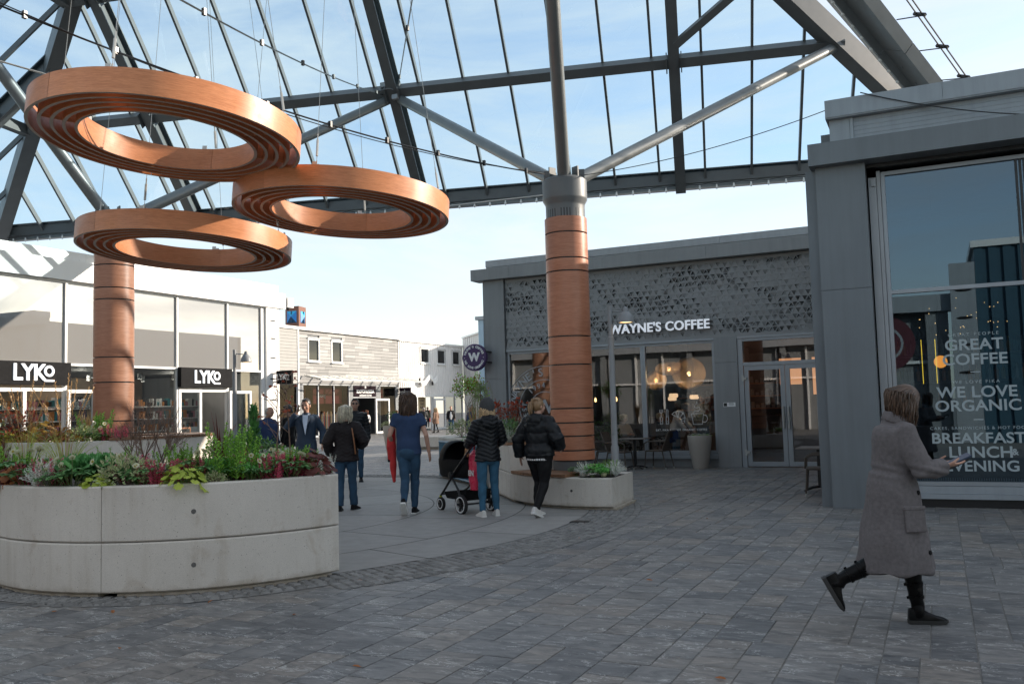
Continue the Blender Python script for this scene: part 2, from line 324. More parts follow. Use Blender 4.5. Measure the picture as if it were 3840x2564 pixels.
# ------------------------------------------------------------------ ground
rnd = random.Random(7)
g = MB(); g.quad((-400,-400,-.006), (400,-400,-.006), (400,400,-.006), (-400,400,-.006)); tag(g.build('ground', MT['joint']), kind='structure')
PC = (-11.73, 10.55); PR = 7.24
FPc = (-7.3, 7.5)
def edge_r(x, y):                                     # outer edge of the round plaza; the front planter cuts it off
    dx, dy = x-PC[0], y-PC[1]; r = PR+.72; d = math.hypot(dx, dy) or 1e-6; ux, uy = dx/d, dy/d; fx, fy = FPc[0]-PC[0], FPc[1]-PC[1]; bq = ux*fx+uy*fy; q = bq*bq-(fx*fx+fy*fy-2.36**2)
    if q > 0 and ux*.69+uy*-.72 > 0 and math.atan2(uy, ux) < R_(-30): r = min(r, bq+math.sqrt(q))
    return r
def paving():
    mb = MB(); x = -43.0
    def stone(x, y, wd, ln, near):
        cx, cy_ = x+wd/2, y+ln/2
        if math.hypot(cx-PC[0], cy_-PC[1]) < edge_r(cx, cy_)-.50 or (x > -1.2 and y > 14.1): return
        gp = .0026+.0016*rnd.random(); t = [rnd.uniform(-.0022, .0022) for _ in range(4)]; b = .003
        o = [(x+gp,y+gp), (x+wd-gp,y+gp), (x+wd-gp,y+ln-gp), (x+gp,y+ln-gp)]
        i_ = [(x+gp+b,y+gp+b), (x+wd-gp-b,y+gp+b), (x+wd-gp-b,y+ln-gp-b), (x+gp+b,y+ln-gp-b)]
        if near: mb.add([(p[0],p[1],-.006) for p in o]+[(p[0],p[1],t[j]) for j, p in enumerate(i_)], [(4,5,6,7),(0,1,5,4),(1,2,6,5),(2,3,7,6),(3,0,4,7)])
        else: mb.add([(p[0],p[1],t[j]) for j, p in enumerate(o)], [(0,1,2,3)])
    while x < 13:
        near_x = x > -24; wd = .52 if near_x else .8; y = -1.0-rnd.random()*.6
        while y < 62:
            near = y < 26 and near_x
            if not near: ln = rnd.choice((.4, .52, .65)); stone(x, y, wd, ln, False); y += ln; continue
            if rnd.random() < .28: ln = rnd.choice((.34, .42, .52)); stone(x, y, wd, ln, True); y += ln; continue
            S = rnd.choice((.63, .78, .84)); w1 = wd*rnd.choice((.4, .5, .6))
            for xa, w_ in ((x, w1), (x+w1, wd-w1)):
                q = rnd.choice(((.5, .5), (.34, .66), (.62, .38), (.33, .33, .34), (1,))); yy = y
                for f_ in q: stone(xa, yy, w_, S*f_, True); yy += S*f_
            y += S
        x += wd
    return tag(mb.build('paving', MT['paver']), kind='structure')
paving()
def sett(mb, cx, cy_, a, z0=0.):
    h = z0+.012+rnd.uniform(0,.007); s_ = .044+rnd.uniform(-.004,.004); tl = rnd.uniform(-.12,.12)+a; ca, sa = math.cos(tl), math.sin(tl); vs = []
    for q, z in ((s_, .004), (s_*.72, h)):
        for u, v in ((-1,-1),(1,-1),(1,1),(-1,1)): vs.append((cx+ca*u*q-sa*v*q, cy_+sa*u*q+ca*v*q, z+rnd.uniform(-.002,.002)*(z > .005)))
    mb.add(vs, [(4,5,6,7),(0,1,5,4),(1,2,6,5),(2,3,7,6),(3,0,4,7)])
def plaza():
    mb = MB(); n = 720
    P_ = [(PC[0]+math.cos(2*math.pi*i/n), PC[1]+math.sin(2*math.pi*i/n)) for i in range(n)]; rs_ = [edge_r(*p) for p in P_]
    mb.add([(PC[0]+(p[0]-PC[0])*r, PC[1]+(p[1]-PC[1])*r, .0035) for p, r in zip(P_, rs_)]+[(*PC, .0035)], [(i, (i+1) % n, n) for i in range(n)], 2)
    mb.add([(PC[0]+(p[0]-PC[0])*min(r-.06, PR-.03), PC[1]+(p[1]-PC[1])*min(r-.06, PR-.03), .0075) for p, r in zip(P_, rs_)]+[(*PC, .0075)], [(i, (i+1) % n, n) for i in range(n)], 1)
    rr = [.0, 1.5, 3.1, 4.7, 6.2, PR]; cnt = [6, 10, 16, 20, 24]
    for r0, r1, c in zip(rr, rr[1:], cnt):
        a = rnd.random()
        for i in range(c):
            a0 = a+2*math.pi*i/c; a1 = a+2*math.pi*(i+1)/c; gp = .009
            m = 6; vs = []
            for j in range(m+1): t = a0+gp/max(r1,.3)+(a1-a0-2*gp/max(r1,.3))*j/m; q1 = min(r1-gp, edge_r(PC[0]+math.cos(t), PC[1]+math.sin(t))-.03); vs.append((PC[0]+q1*math.cos(t), PC[1]+q1*math.sin(t), .0125))
            for j in range(m, -1, -1): t = a0+gp/max(r0,.3)+(a1-a0-2*gp/max(r0,.3))*j/m; vs.append((PC[0]+(r0+gp)*math.cos(t), PC[1]+(r0+gp)*math.sin(t), .0125))
            mb.add(vs, [tuple(range(len(vs)))], 0)
    tag(mb.build('plaza_slabs', [MT['slab'], MT['jdark'], MT['joint']]), kind='structure')
    mb = MB()
    for k in range(8):
        r = PR+.045+k*.094; c = int(2*math.pi*r/.105)
        for i in range(c):
            a = 2*math.pi*(i+.5*(k % 2)+rnd.uniform(-.08,.08))/c; cx, cy_ = PC[0]+(r+rnd.uniform(-.006,.006))*math.cos(a), PC[1]+(r)*math.sin(a)
            if (cx < -14 and cy_ < 14) or math.hypot(cx-PC[0], cy_-PC[1]) > edge_r(cx, cy_)-.01: continue
            sett(mb, cx, cy_, a)
    for k in range(3):
        r = 2.08+k*.098; c = int(2*math.pi*r/.105)
        for i in range(c):
            a = 2*math.pi*(i+.5*(k % 2))/c; cx, cy_ = FPc[0]+r*math.cos(a), FPc[1]+r*math.sin(a)
            if cy_ < 7.2 and math.hypot(cx-PC[0], cy_-PC[1]) < PR+.66: sett(mb, cx, cy_, a, .009)
    tag(mb.build('sett_ring', MT['sett']), kind='structure')
plaza()
t = MB(); t.bbox(-.13,-.09,.0,.13,.09,.022,.006); [t.box(-.11+.05*i,-.07,.0222,-.085+.05*i,.07,.0235) for i in range(5)]; t = t.build('drain_cover', MT['black'], None, (-4.42, 11.25, .0)); t.rotation_euler = (0,0,.1); tag(t, 'small dark drain cover set in the sett ring', 'drain cover')
# ------------------------------------------------------------------ window helper (local to a building root)
def frame_rect(mb, ax, pos, a0, a1, z0, z1, wd, dp, mi=0):
    """rectangular frame on plane x=pos or y=pos; a = the other horizontal axis"""
    def bx(u0, u1, z0_, z1_):
        if ax == 'x': mb.box(pos-dp, u0, z0_, pos+.03, u1, z1_, mi)
        else: mb.box(u0, pos-.03, z0_, u1, pos+dp, z1_, mi)
    bx(a0, a0+wd, z0, z1); bx(a1-wd, a1, z0, z1); bx(a0+wd, a1-wd, z0, z0+wd); bx(a0+wd, a1-wd, z1-wd, z1)
def pane(mb, ax, pos, a0, a1, z0, z1, mi=0):
    if ax == 'x': mb.quad((pos,a0,z0), (pos,a1,z0), (pos,a1,z1), (pos,a0,z1), mi)
    else: mb.quad((a0,pos,z0), (a1,pos,z0), (a1,pos,z1), (a0,pos,z1), mi)
def part(root, name, mats, fn, world=True):
    mb = MB(); fn(mb); return mb.build(name, mats, root, world=world)
def rivets(mb, pts, r=.012, mi=0):
    for p in pts: mb.ell(p, (r, r, r), 6, 4, mi)
# ------------------------------------------------------------------ cafe with the perforated metal screen
F = 21.55
cafe = thing('cafe_building', 'grey sheet-metal cafe with triangle-perforated screen above wide windows', 'building', (-6.5, F, 0))
def cafe_build():
    P = lambda n, m, fn: part(cafe, n, m, fn)
    def walls(b):
        b.box(-11.08, 21.86, 0, -10.9, 32, 5.2); b.box(-11.08, 31.8, 0, -1.35, 32, 5.2); b.box(-1.5, 24.2, 0, -1.36, 31.8, 5.0); b.box(-10.9, 21.95, 5.0, -1.5, 31.8, 5.2)
    P('wall', MT['zinc'], walls)
    P('screen_backing', MT['dark_in'], lambda b: b.box(-10.9, 21.9, 3.12, -1.5, 22.0, 5.0))
    def pil(b):
        b.box(-11.06, F, 0, -10.48, F+.3, 2.35); b.box(-11.06, F, 2.356, -10.48, F+.3, 5.03)
        b.box(-11.16, F+.1, 0, -11.062, F+.32, 5.03)
    P('corner_pilaster', MT['zinc'], pil)
    P('pilaster', MT['zinc'], lambda b: (b.box(-4.86, F, 0, -4.31, F+.3, 2.5), b.box(-4.86, F, 2.506, -4.31, F+.3, 3.12)))
    def fas(b):
        xs = [-11.36, -10.2, -7.55, -4.9, -1.2]
        for x0, x1 in zip(xs, xs[1:]): b.box(x0+.002, F-.22, 5.03, x1-.002, F+.3, 5.33)
    P('fascia', MT['zinc'], fas)
    def cop(b):
        xs = [-11.0, -9.2, -6.9, -4.6, -2.3, -1.2]
        for x0, x1 in zip(xs, xs[1:]): b.box(x0+.002, F+.02, 5.333, x1-.002, F+.6, 5.56); b.box(x0+.002, F-.01, 5.40, x1-.002, F+.017, 5.58)
        rivets(b, [(-10.8+.55*i, F-.015, 5.44) for i in range(17)])
    P('coping', MT['zinc_l'], cop)
    # laser-cut triangle screen with folded flaps
    r = random.Random(3)
    def scr(b):
        s = .158; h = s*.866; z0, z1 = 3.17, 4.98; x0, x1 = -10.44, -1.5; y = F+.06
        nr = int((z1-z0)/h); nc = int((x1-x0)/s)
        b.box(x0-.02, y-.004, z0-.05, x1, y+.01, z0); b.box(x0-.02, y-.004, z0+nr*h, x1, y+.01, z1+.04)
        for i in range(nr):
            zb = z0+i*h
            for j in range(nc*2+1):
                xx = x0+(j-1)*s/2; up = (i+j) % 2 == 0
                A = [(xx,zb), (xx+s,zb), (xx+s/2,zb+h)] if up else [(xx,zb+h), (xx+s/2,zb), (xx+s,zb+h)]
                A = [(max(x0-.02, min(x1, p[0])), p[1]) for p in A]
                c = (sum(p[0] for p in A)/3, sum(p[1] for p in A)/3); k = .78
                I = [(c[0]+(p[0]-c[0])*k, c[1]+(p[1]-c[1])*k) for p in A]
                pat = (math.sin(c[0]*2.1+i*.9)+math.sin(c[1]*3.7-c[0]*1.3)+r.uniform(-1.1,1.1))
                V = [(p[0],y,p[1]) for p in A]+[(p[0],y,p[1]) for p in I]
                fr = [(0,1,4,3),(1,2,5,4),(2,0,3,5)]
                if True:           # every triangle is a flap, bent in by a different amount
                    q_ = max(0., min(1., .5-pat*.15+r.uniform(-.2,.2))); dd = .010+.115*q_*q_ if not up else (.006+.012*r.random() if q_ < .62 else .03+.07*r.random()); e = ((0, 1, 2), (1, 2, 0), (2, 0, 1))[r.choice((0, 0, 1, 2)) if up else r.choice((2, 2, 1, 0))]
                    sh = 1-min(.35, (dd/.12)**2); mx_ = ((I[e[0]][0]+I[e[1]][0])/2, (I[e[0]][1]+I[e[1]][1])/2)
                    T = [(I[e[0]][0],y+.001,I[e[0]][1]), (I[e[1]][0],y+.001,I[e[1]][1]), (mx_[0]+(I[e[2]][0]-mx_[0])*sh,y+dd,mx_[1]+(I[e[2]][1]-mx_[1])*sh)]
                    b.add(V, fr); b.add(T, [(0,1,2)])
        for xx in (-8.9, -6.4, -5.15, -3.3): b.box(xx-.004, y-.006, z0, xx+.004, y+.004, z1)
    P('triangle_screen', MT['screen'], scr)
    for xx in (-8.7, -6.3, -4.45, -3.5): P('screen_post', MT['black'], lambda b: b.box(xx-.04, F+.2, 3.1, xx+.04, F+.3, 5.0))
    P('head_trim', MT['alu'], lambda b: b.box(-10.46, F+.02, 3.06, -1.5, F+.2, 3.115))
    def sill(b):
        b.box(-10.48, F+.14, 0, -4.87, F+.3, .2, 1); b.box(-10.48, F+.02, .2, -4.87, F+.3, .26); b.box(-10.48, F+.06, .262, -4.87, F+.3, .33)
    P('sill', [MT['alu'], MT['zinc']], sill)
    xs = [-10.46, -8.55, -6.68, -4.87]
    for x0, x1 in zip(xs, xs[1:]):
        wf = P('window_frame', MT['alu'], lambda b: frame_rect(b, 'y', F+.12, x0+.002, x1-.002, .335, 3.055, .06, .08))
        m = MB(); pane(m, 'y', F+.15, x0+.062, x1-.062, .395, 2.995); pn = m.build('pane', MT['cafe_glass'], wf, world=False)
        pn.location = (0,0,0); pn.data.transform(Matrix.Translation(-cafe.location))
    P('door_frame', MT['alu'], lambda b: (b.box(-4.305, F+.04, 0, -4.19, F+.24, 3.055), b.box(-4.188, F+.05, 2.40, -1.5, F+.22, 2.48), b.box(-4.188, F+.05, 2.99, -1.5, F+.22, 3.055)))
    P('transom_pane', MT['cafe_glass'], lambda b: pane(b, 'y', F+.14, -4.188, -1.5, 2.48, 2.99))
    for x0, x1, hx in ((-4.18, -3.245, -3.30), (-3.235, -2.30, -3.18)):
        d = P('door', MT['alu'], lambda b: (frame_rect(b, 'y', F+.1, x0, x1, .02, 2.395, .105, .05), b.box(x0+.2, F+.06, .05, x0+.27, F+.068, .07), b.box(x1-.27, F+.06, .05, x1-.2, F+.068, .07)))
        T = Matrix.Translation(-cafe.location)
        m = MB(); pane(m, 'y', F+.13, x0+.1, x1-.1, .12, 2.295); o = m.build('pane', MT['cafe_glass'], d); o.data.transform(T)
        m = MB(); m.tube([(hx, F-.0, .9), (hx, F-.0, 1.42)], .022, 10); m.box(hx-.03, F-.0, 1.08, hx+.03, F+.09, 1.24); o = m.build('handle', MT['galv'], d); o.data.transform(T)
        if hx < -3.25:
            m = MB()
            for z in (.35, 2.1): m = MB(); m.box(x0-.05, F+.03, z-.07, x0+.0, F+.07, z+.07); m.box(x0-.01, F+.02, z-.03, x0+.06, F+.068, z+.03); o = m.build('hinge', MT['galv'], d); o.data.transform(T)
    st = P('no_smoking_sticker', [MT['white'], MT['black']], lambda b: (b.box(-4.69, F-.004, 1.44, -4.40, F-.001, 1.54), b.box(-4.68, F-.006, 1.45, -4.60, F-.0045, 1.53, 1), text_into(b, 'Rökning\nförbjuden', .032, faceY(-4.50, F-.0045, 1.505), .002, .0005, 1)))
    # room
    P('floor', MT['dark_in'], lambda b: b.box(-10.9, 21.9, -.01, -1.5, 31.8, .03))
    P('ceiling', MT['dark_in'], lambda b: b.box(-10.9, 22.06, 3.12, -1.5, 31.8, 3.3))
    P('inner_wall', mat('cafe_inner', (.10, .085, .075), .7, 0, .35, 1.2), lambda b: (b.box(-10.88, 29.5, .03, -1.5, 29.6, 3.1), b.box(-5.6, 25.6, .03, -4.9, 26.2, 3.1)))
    P('counter', mat('cafe_counter', (.13, .075, .045), .5, 0, .2, 3), lambda b: (b.box(-8.2, 27.2, .03, -4.2, 27.9, 1.1), b.box(-8.3, 27.1, 1.1, -4.1, 28, 1.15)))
    P('menu_board', [emis('menu_warm', (1, .45, .20), .22), MT['black']], lambda b: (b.box(-4.1, 26.4, 2.0, -3.5, 26.45, 2.75), b.box(-3.2, 26.4, 1.7, -2.2, 26.45, 2.75), b.box(-2.95, 26.38, 2.2, -2.75, 26.39, 2.5, 1)))
    P('back_shelf', [MT['wood_col'], MT['pot']], lambda b: [(b.box(-7.8, 29.1, z, -4.4, 29.45, z+.04), [b.box(-7.7+.16*i, 29.15, z+.04, -7.6+.16*i, 29.3, z+.14+.1*((i*7) % 3)/2, 1) for i in range(20)]) for z in (1.3, 1.7, 2.1)])
    # lettering stuck on the glass
    def deco(b, what):
        y = F+.135; W_ = lambda x, z: faceY(x, y, z)
        if what == 't': text_into(b, 'EAT, FIKA & ENJOY ORGANIC COFFEE', .068, W_(-5.78, .90), .003, .0005, 0, 'CENTER', 1.12)
        s = .014
        M = W_(-6.22, 1.22)                                        # fork and knife
        for x, k in ((-.05, 0), (.1, 1)) if what == 'k' else ():
            stroke(b, [(x-.03,-.17), (x-.03,0), (x+.03,0), (x+.03,-.17), (x-.03,-.17)], s, M)
            for q in (-.1, -.14): stroke(b, [(x-.004,q), (x+.006,q)], s, M)
            if k == 0:
                stroke(b, [(x,0), (x,.1), (x-.035,.12), (x-.035,.19)], s, M); stroke(b, [(x,.1), (x,.19)], s, M); stroke(b, [(x,.1), (x+.035,.12), (x+.035,.19)], s, M)
            else: stroke(b, [(x-.02,0), (x-.025,.13), (x,.2), (x+.025,.17), (x+.02,0)], s, M)
        M = W_(-5.80, 1.22)                                        # croissant
        if what == 'c': stroke(b, [(-.2,.07), (-.12,.13), (0,.14), (.1,.08), (.13,-.02), (.11,-.14), (.05,-.16), (.03,-.07), (-.03,-.01), (-.12,.02), (-.2,.07)], s, M)
        for q in () if what != 'c' else ([(-.1,.12), (-.06,.0)], [(-.01,.14), (-.05,-.02)], [(.08,.09), (-.01,-.03)], [(.13,-.01), (.02,-.07)], [(.12,-.1), (.04,-.1)]): stroke(b, q, s, M)
        M = W_(-5.36, 1.19)                                        # steaming cup
        if what != 'u': return
        stroke(b, [(-.15,.1), (.15,.1), (.11,-.16), (-.11,-.16), (-.15,.1)], s, M)
        stroke(b, [(.15,.06)]+[(.16+.08*math.sin(t), -.02+.09*math.cos(t)) for t in np.linspace(.3, 2.8, 8)]+[(.12,-.1)], s, M)
        stroke(b, [(-.08,.12), (-.06,.17), (.02,.16), (.07,.2), (.05,.26), (-.02,.24), (-.07,.26), (-.05,.32), (.0,.35), (-.01,.4)], s, M)
    for nm, wh in (('window_lettering', 't'), ('cutlery_drawing', 'k'), ('croissant_drawing', 'c'), ('cup_drawing', 'u')): P(nm, MT['white'], lambda b: deco(b, wh))
    def roundel(b):
        y = F+.135; M = faceY(-9.42, y, 1.55)
        for r in (1.10, .74, .42): b.lathe([(r-.018, -.002), (r, -.002), (r, .002), (r-.018, .002)], 64, (0,0,0), 0, False, M)
        ring_text(b, "WAYNE'S COFFEE", .92, .30, M, 172, 8, .004, .003)
        ring_text(b, "EST. 1994 · NACKA", .58, .19, M, 205, -20, .003, .003)
        text_into(b, 'W', .5, M, .003, .012)
    P('window_roundel', MT['zinc_l'], roundel)
cafe_build()
def sign_letters():
    t = thing('lettering_sign', 'white raised capital letters spelling the cafe name across the perforated screen', 'sign', (-6.2, F-.02, 3.45))
    m = MB(); text_into(m, "WAYNE'S COFFEE", .318, faceY(0, -.04, 0), .05, .0065, 0, 'CENTER', 1.05, .97); m.build('letters', MT['white_lit'], t)
    m = MB(); text_into(m, "WAYNE'S COFFEE", .318, faceY(0, -.005, 0), .012, .010, 0, 'CENTER', 1.05, .97); m.box(-1.35, .0, -.06, 1.35, .03, -.04); m.box(-1.35, .0, .06, 1.35, .03, .08); m.build('mounting_rail', MT['black'], t)
sign_letters()
PURPLE = mat('sign_purple', (.065, .032, .115), .5, 0, .1, 8)
def round_sign():
    t = thing('round_sign', 'round purple hanging sign with a white W and circling letters', 'sign', (-11.24, 21.25, 2.94))
    m = MB(); M = Matrix.Rotation(R_(90), 4, 'X')
    m.lathe([(0,.05), (.35,.05), (.365,.035), (.365,-.05), (.35,-.06), (0,-.06)], 48, (0,0,0), 0, True, M); m.build('disc', PURPLE, t)
    m = MB(); Mf = faceY(0, -.055, 0); text_into(m, 'W', .30, Mf, .01, .016); ring_text(m, "WAYNE'S COFFEE", .285, .082, Mf, 163, 17, .004, .008); ring_text(m, "WE LOVE ORGANIC", .285, .082, Mf, 199, 341, .004, .008, True)
    for a in (4, 176): m.ell((.285*math.cos(R_(a)), -.057, .285*math.sin(R_(a))-.03), (.012, .004, .012), 8, 4)
    m.build('letters', MT['white'], t)
    m = MB(); m.box(.33, -.03, .12, .2+.0, .2, .16); m.box(.30, -.03, -.16, .36, .4, -.12); m.box(.30, -.03, .12, .36, .4, .16); m.build('bracket', MT['black'], t)
round_sign()
# ------------------------------------------------------------------ corner block
block = thing('corner_building', 'tall grey corner building with full-height dark shop window and white lettering', 'building', (-.7, 13.59, 0))
def block_build():
    P = lambda n, m, fn: part(block, n, m, fn); G = 14.0
    P('wall', MT['zinc_b'], lambda b: (b.box(-1.42, 14.25, 0, -1.25, 24, 5.6), b.box(-1.42, 24, 0, 34, 24.2, 5.6), b.box(-1.25, 14.3, 5.3, 34, 24, 5.5), b.box(33.8, 14.25, 0, 34, 24, 5.3), b.box(6, 14.05, 0, 33.8, 14.25, 4.93)))  # unseen length to the right added to keep the foreground paving in shade
    P('corner_pilaster', MT['zinc_b'], lambda b: (b.box(-1.46, 13.59, 0, -.78, 13.95, 3.12), b.box(-1.46, 13.59, 3.126, -.78, 13.95, 4.93), b.box(-1.62, 13.73, 0, -1.462, 14.2, 4.93)))
    P('fascia', MT['zinc_b'], lambda b: (b.box(-1.53, 13.4, 4.93, 2.2, 14.2, 5.25), b.box(2.204, 13.4, 4.93, 34, 14.2, 5.25)))
    P('upper_wall', MT['zinc_bl'], lambda b: ([b.box(-1.24, 13.72, 5.252+.065*i, 34, 14.2, 5.252+.065*i+.062) for i in range(6)], b.box(-1.24, 13.70, 5.25, -.96, 13.719, 5.64), b.box(-.955, 13.69, 5.25, -.91, 13.719, 5.64)))
    def cop(b):
        for x0, x1 in ((-1.28, .28), (.283, 34)): b.box(x0, 13.6, 5.642, x1, 14.3, 5.92)
        b.box(-1.28, 13.585, 5.66, 34, 13.597, 5.69); rivets(b, [(-1.15+.42*i, 13.595, 5.67) for i in range(9)], .012)
    P('coping', MT['zinc_bl'], cop)
    P('soffit', MT['black'], lambda b: b.box(-.78, 13.75, 4.88, 9, 14.2, 4.928))
    P('white_jamb', MT['zinc_l'], lambda b: (b.box(-.76, 13.86, .05, -.655, 14.1, 4.75), b.box(-.72, 13.83, 4.62, -.66, 13.86, 4.72), b.box(-.65, 13.9, .05, -.60, 14.1, 4.85)))
    def fr(b):
        frame_rect(b, 'y', G-.02, -.595, 6, .30, 4.84, .055, .1)
        b.box(-.54, G-.05, 3.04, 5.94, G+.05, 3.095); b.box(2.2, G-.05, .35, 2.26, G+.05, 4.8)
    P('window_frame', MT['alu'], fr)
    P('pane', MT['block_glass'], lambda b: (pane(b, 'y', G, -.54, 2.2, .355, 3.04), pane(b, 'y', G, -.54, 2.2, 3.095, 4.785), pane(b, 'y', G, 2.26, 5.94, .355, 4.785)))
    P('ribbed_panel', MT['black'], lambda b: [b.box(1.12+.05*i, G-.035, 3.10, 1.15+.05*i, G-.006, 4.78) for i in range(14)])
    def sill(b):
        b.box(-.64, G-.06, .0, 6, G+.1, .12, 1); b.box(-.64, G-.11, .12, 6, G+.1, .19); b.box(-.64, G-.08, .192, 6, G+.1, .295)
        for i in range(60): b.box(-.5+.03*i, G+.02, .36, -.488+.03*i, G+.06, .40)
    P('sill', [MT['zinc_bl'], MT['black']], sill)
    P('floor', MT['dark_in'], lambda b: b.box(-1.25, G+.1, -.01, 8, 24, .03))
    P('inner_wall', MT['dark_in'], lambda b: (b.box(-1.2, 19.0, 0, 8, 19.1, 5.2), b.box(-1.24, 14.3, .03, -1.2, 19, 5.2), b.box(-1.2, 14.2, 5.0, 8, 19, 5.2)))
    P('bar_counter', mat('bar_wood', (.06, .035, .02), .5, 0, .3, 3), lambda b: (b.box(-1.0, 16.6, .03, 1.5, 17.1, 1.05), [b.box(-1.1, 18.6, z, 2.6, 18.95, z+.04) for z in (1.3, 1.8, 2.3)]))
    gl = [((.85, .32, .10), (.6,.6,.55), (.05,.12,.16), (.6,.4,.1))[i] for i in range(4)]
    bm = [mat('bottle_%s' % n, c, .2, 0, .1, 5) for n, c in zip(('amber', 'pale', 'blue', 'gold'), gl)]
    P('bottle_row', bm, lambda b: [b.lathe([(0,0), (.035,0), (.035,.17), (.012,.22), (.012,.28), (0,.28)], 8, (-1.0+.11*i, 18.75, z+.04), (i*7+int(z*10)) % 4) for z in (1.3, 1.8, 2.3) for i in range(30)])
    P('light_strip', emis('yellow_strip', (1, .66, .05), .9), lambda b: [b.box(x, 15.6, 1.75, x+.009, 15.612, 2.45) for x in (-.22, -.02)])
    def spark(b):
        r = random.Random(4)
        for i in range(28): b.ell((r.uniform(-.3, 1.0), r.uniform(15, 17.5), 2.75+r.gauss(0, .16)), (.0065,)*3, 5, 4)
    P('fairy_lights', emis('spark_warm', (1, .6, .22), 1.5), spark)
    def txt(b):
        y = G-.012; x = .47
        T = lambda s, z, h, sp=1.02, bo=.004: text_into(b, s, h, faceY(x, y, z), .004, bo, 0, 'CENTER', sp, 1.08)
        T('GREAT PEOPLE', 2.40, .062, 1.5, .0); T('GREAT', 2.25, .215); T('COFFEE', 2.045, .215); b.box(x-.06, y-.002, 1.865, x+.06, y+.002, 1.88)
        T('WE LOVE FIKA', 1.735, .062, 1.4, 0.); T('WE LOVE', 1.59, .215); T('ORGANIC', 1.40, .215); b.box(x-.06, y-.002, 1.205, x+.06, y+.002, 1.22)
        T('CAKES, SANDWICHES & HOT FOOD', 1.095, .058, 1.25, 0.); T('BREAKFAST,', .95, .205); T('LUNCH', .755, .215); text_into(b, '&', .12, faceY(x+.42, y, .76), .004, .003); T('EVENING', .565, .205)
    P('window_lettering', mat('window_letters', (.36, .42, .44), .5, 0, .03, 3), txt)
block_build()
PEND = emis('amber_lamp', (1, .36, .05), .75)
t = thing('pendant_lamp', 'glowing amber globe lamp hanging inside the corner shop window', 'lamp', (.05, 15.9, 2.1)); m = MB(); m.ell((0,0,0), (.10,.10,.10), 16, 10); m.build('globe', PEND, t); m = MB(); m.tube([(0,0,.12),(0,0,2.88)], .006, 5); m.build('cord', MT['black'], t)
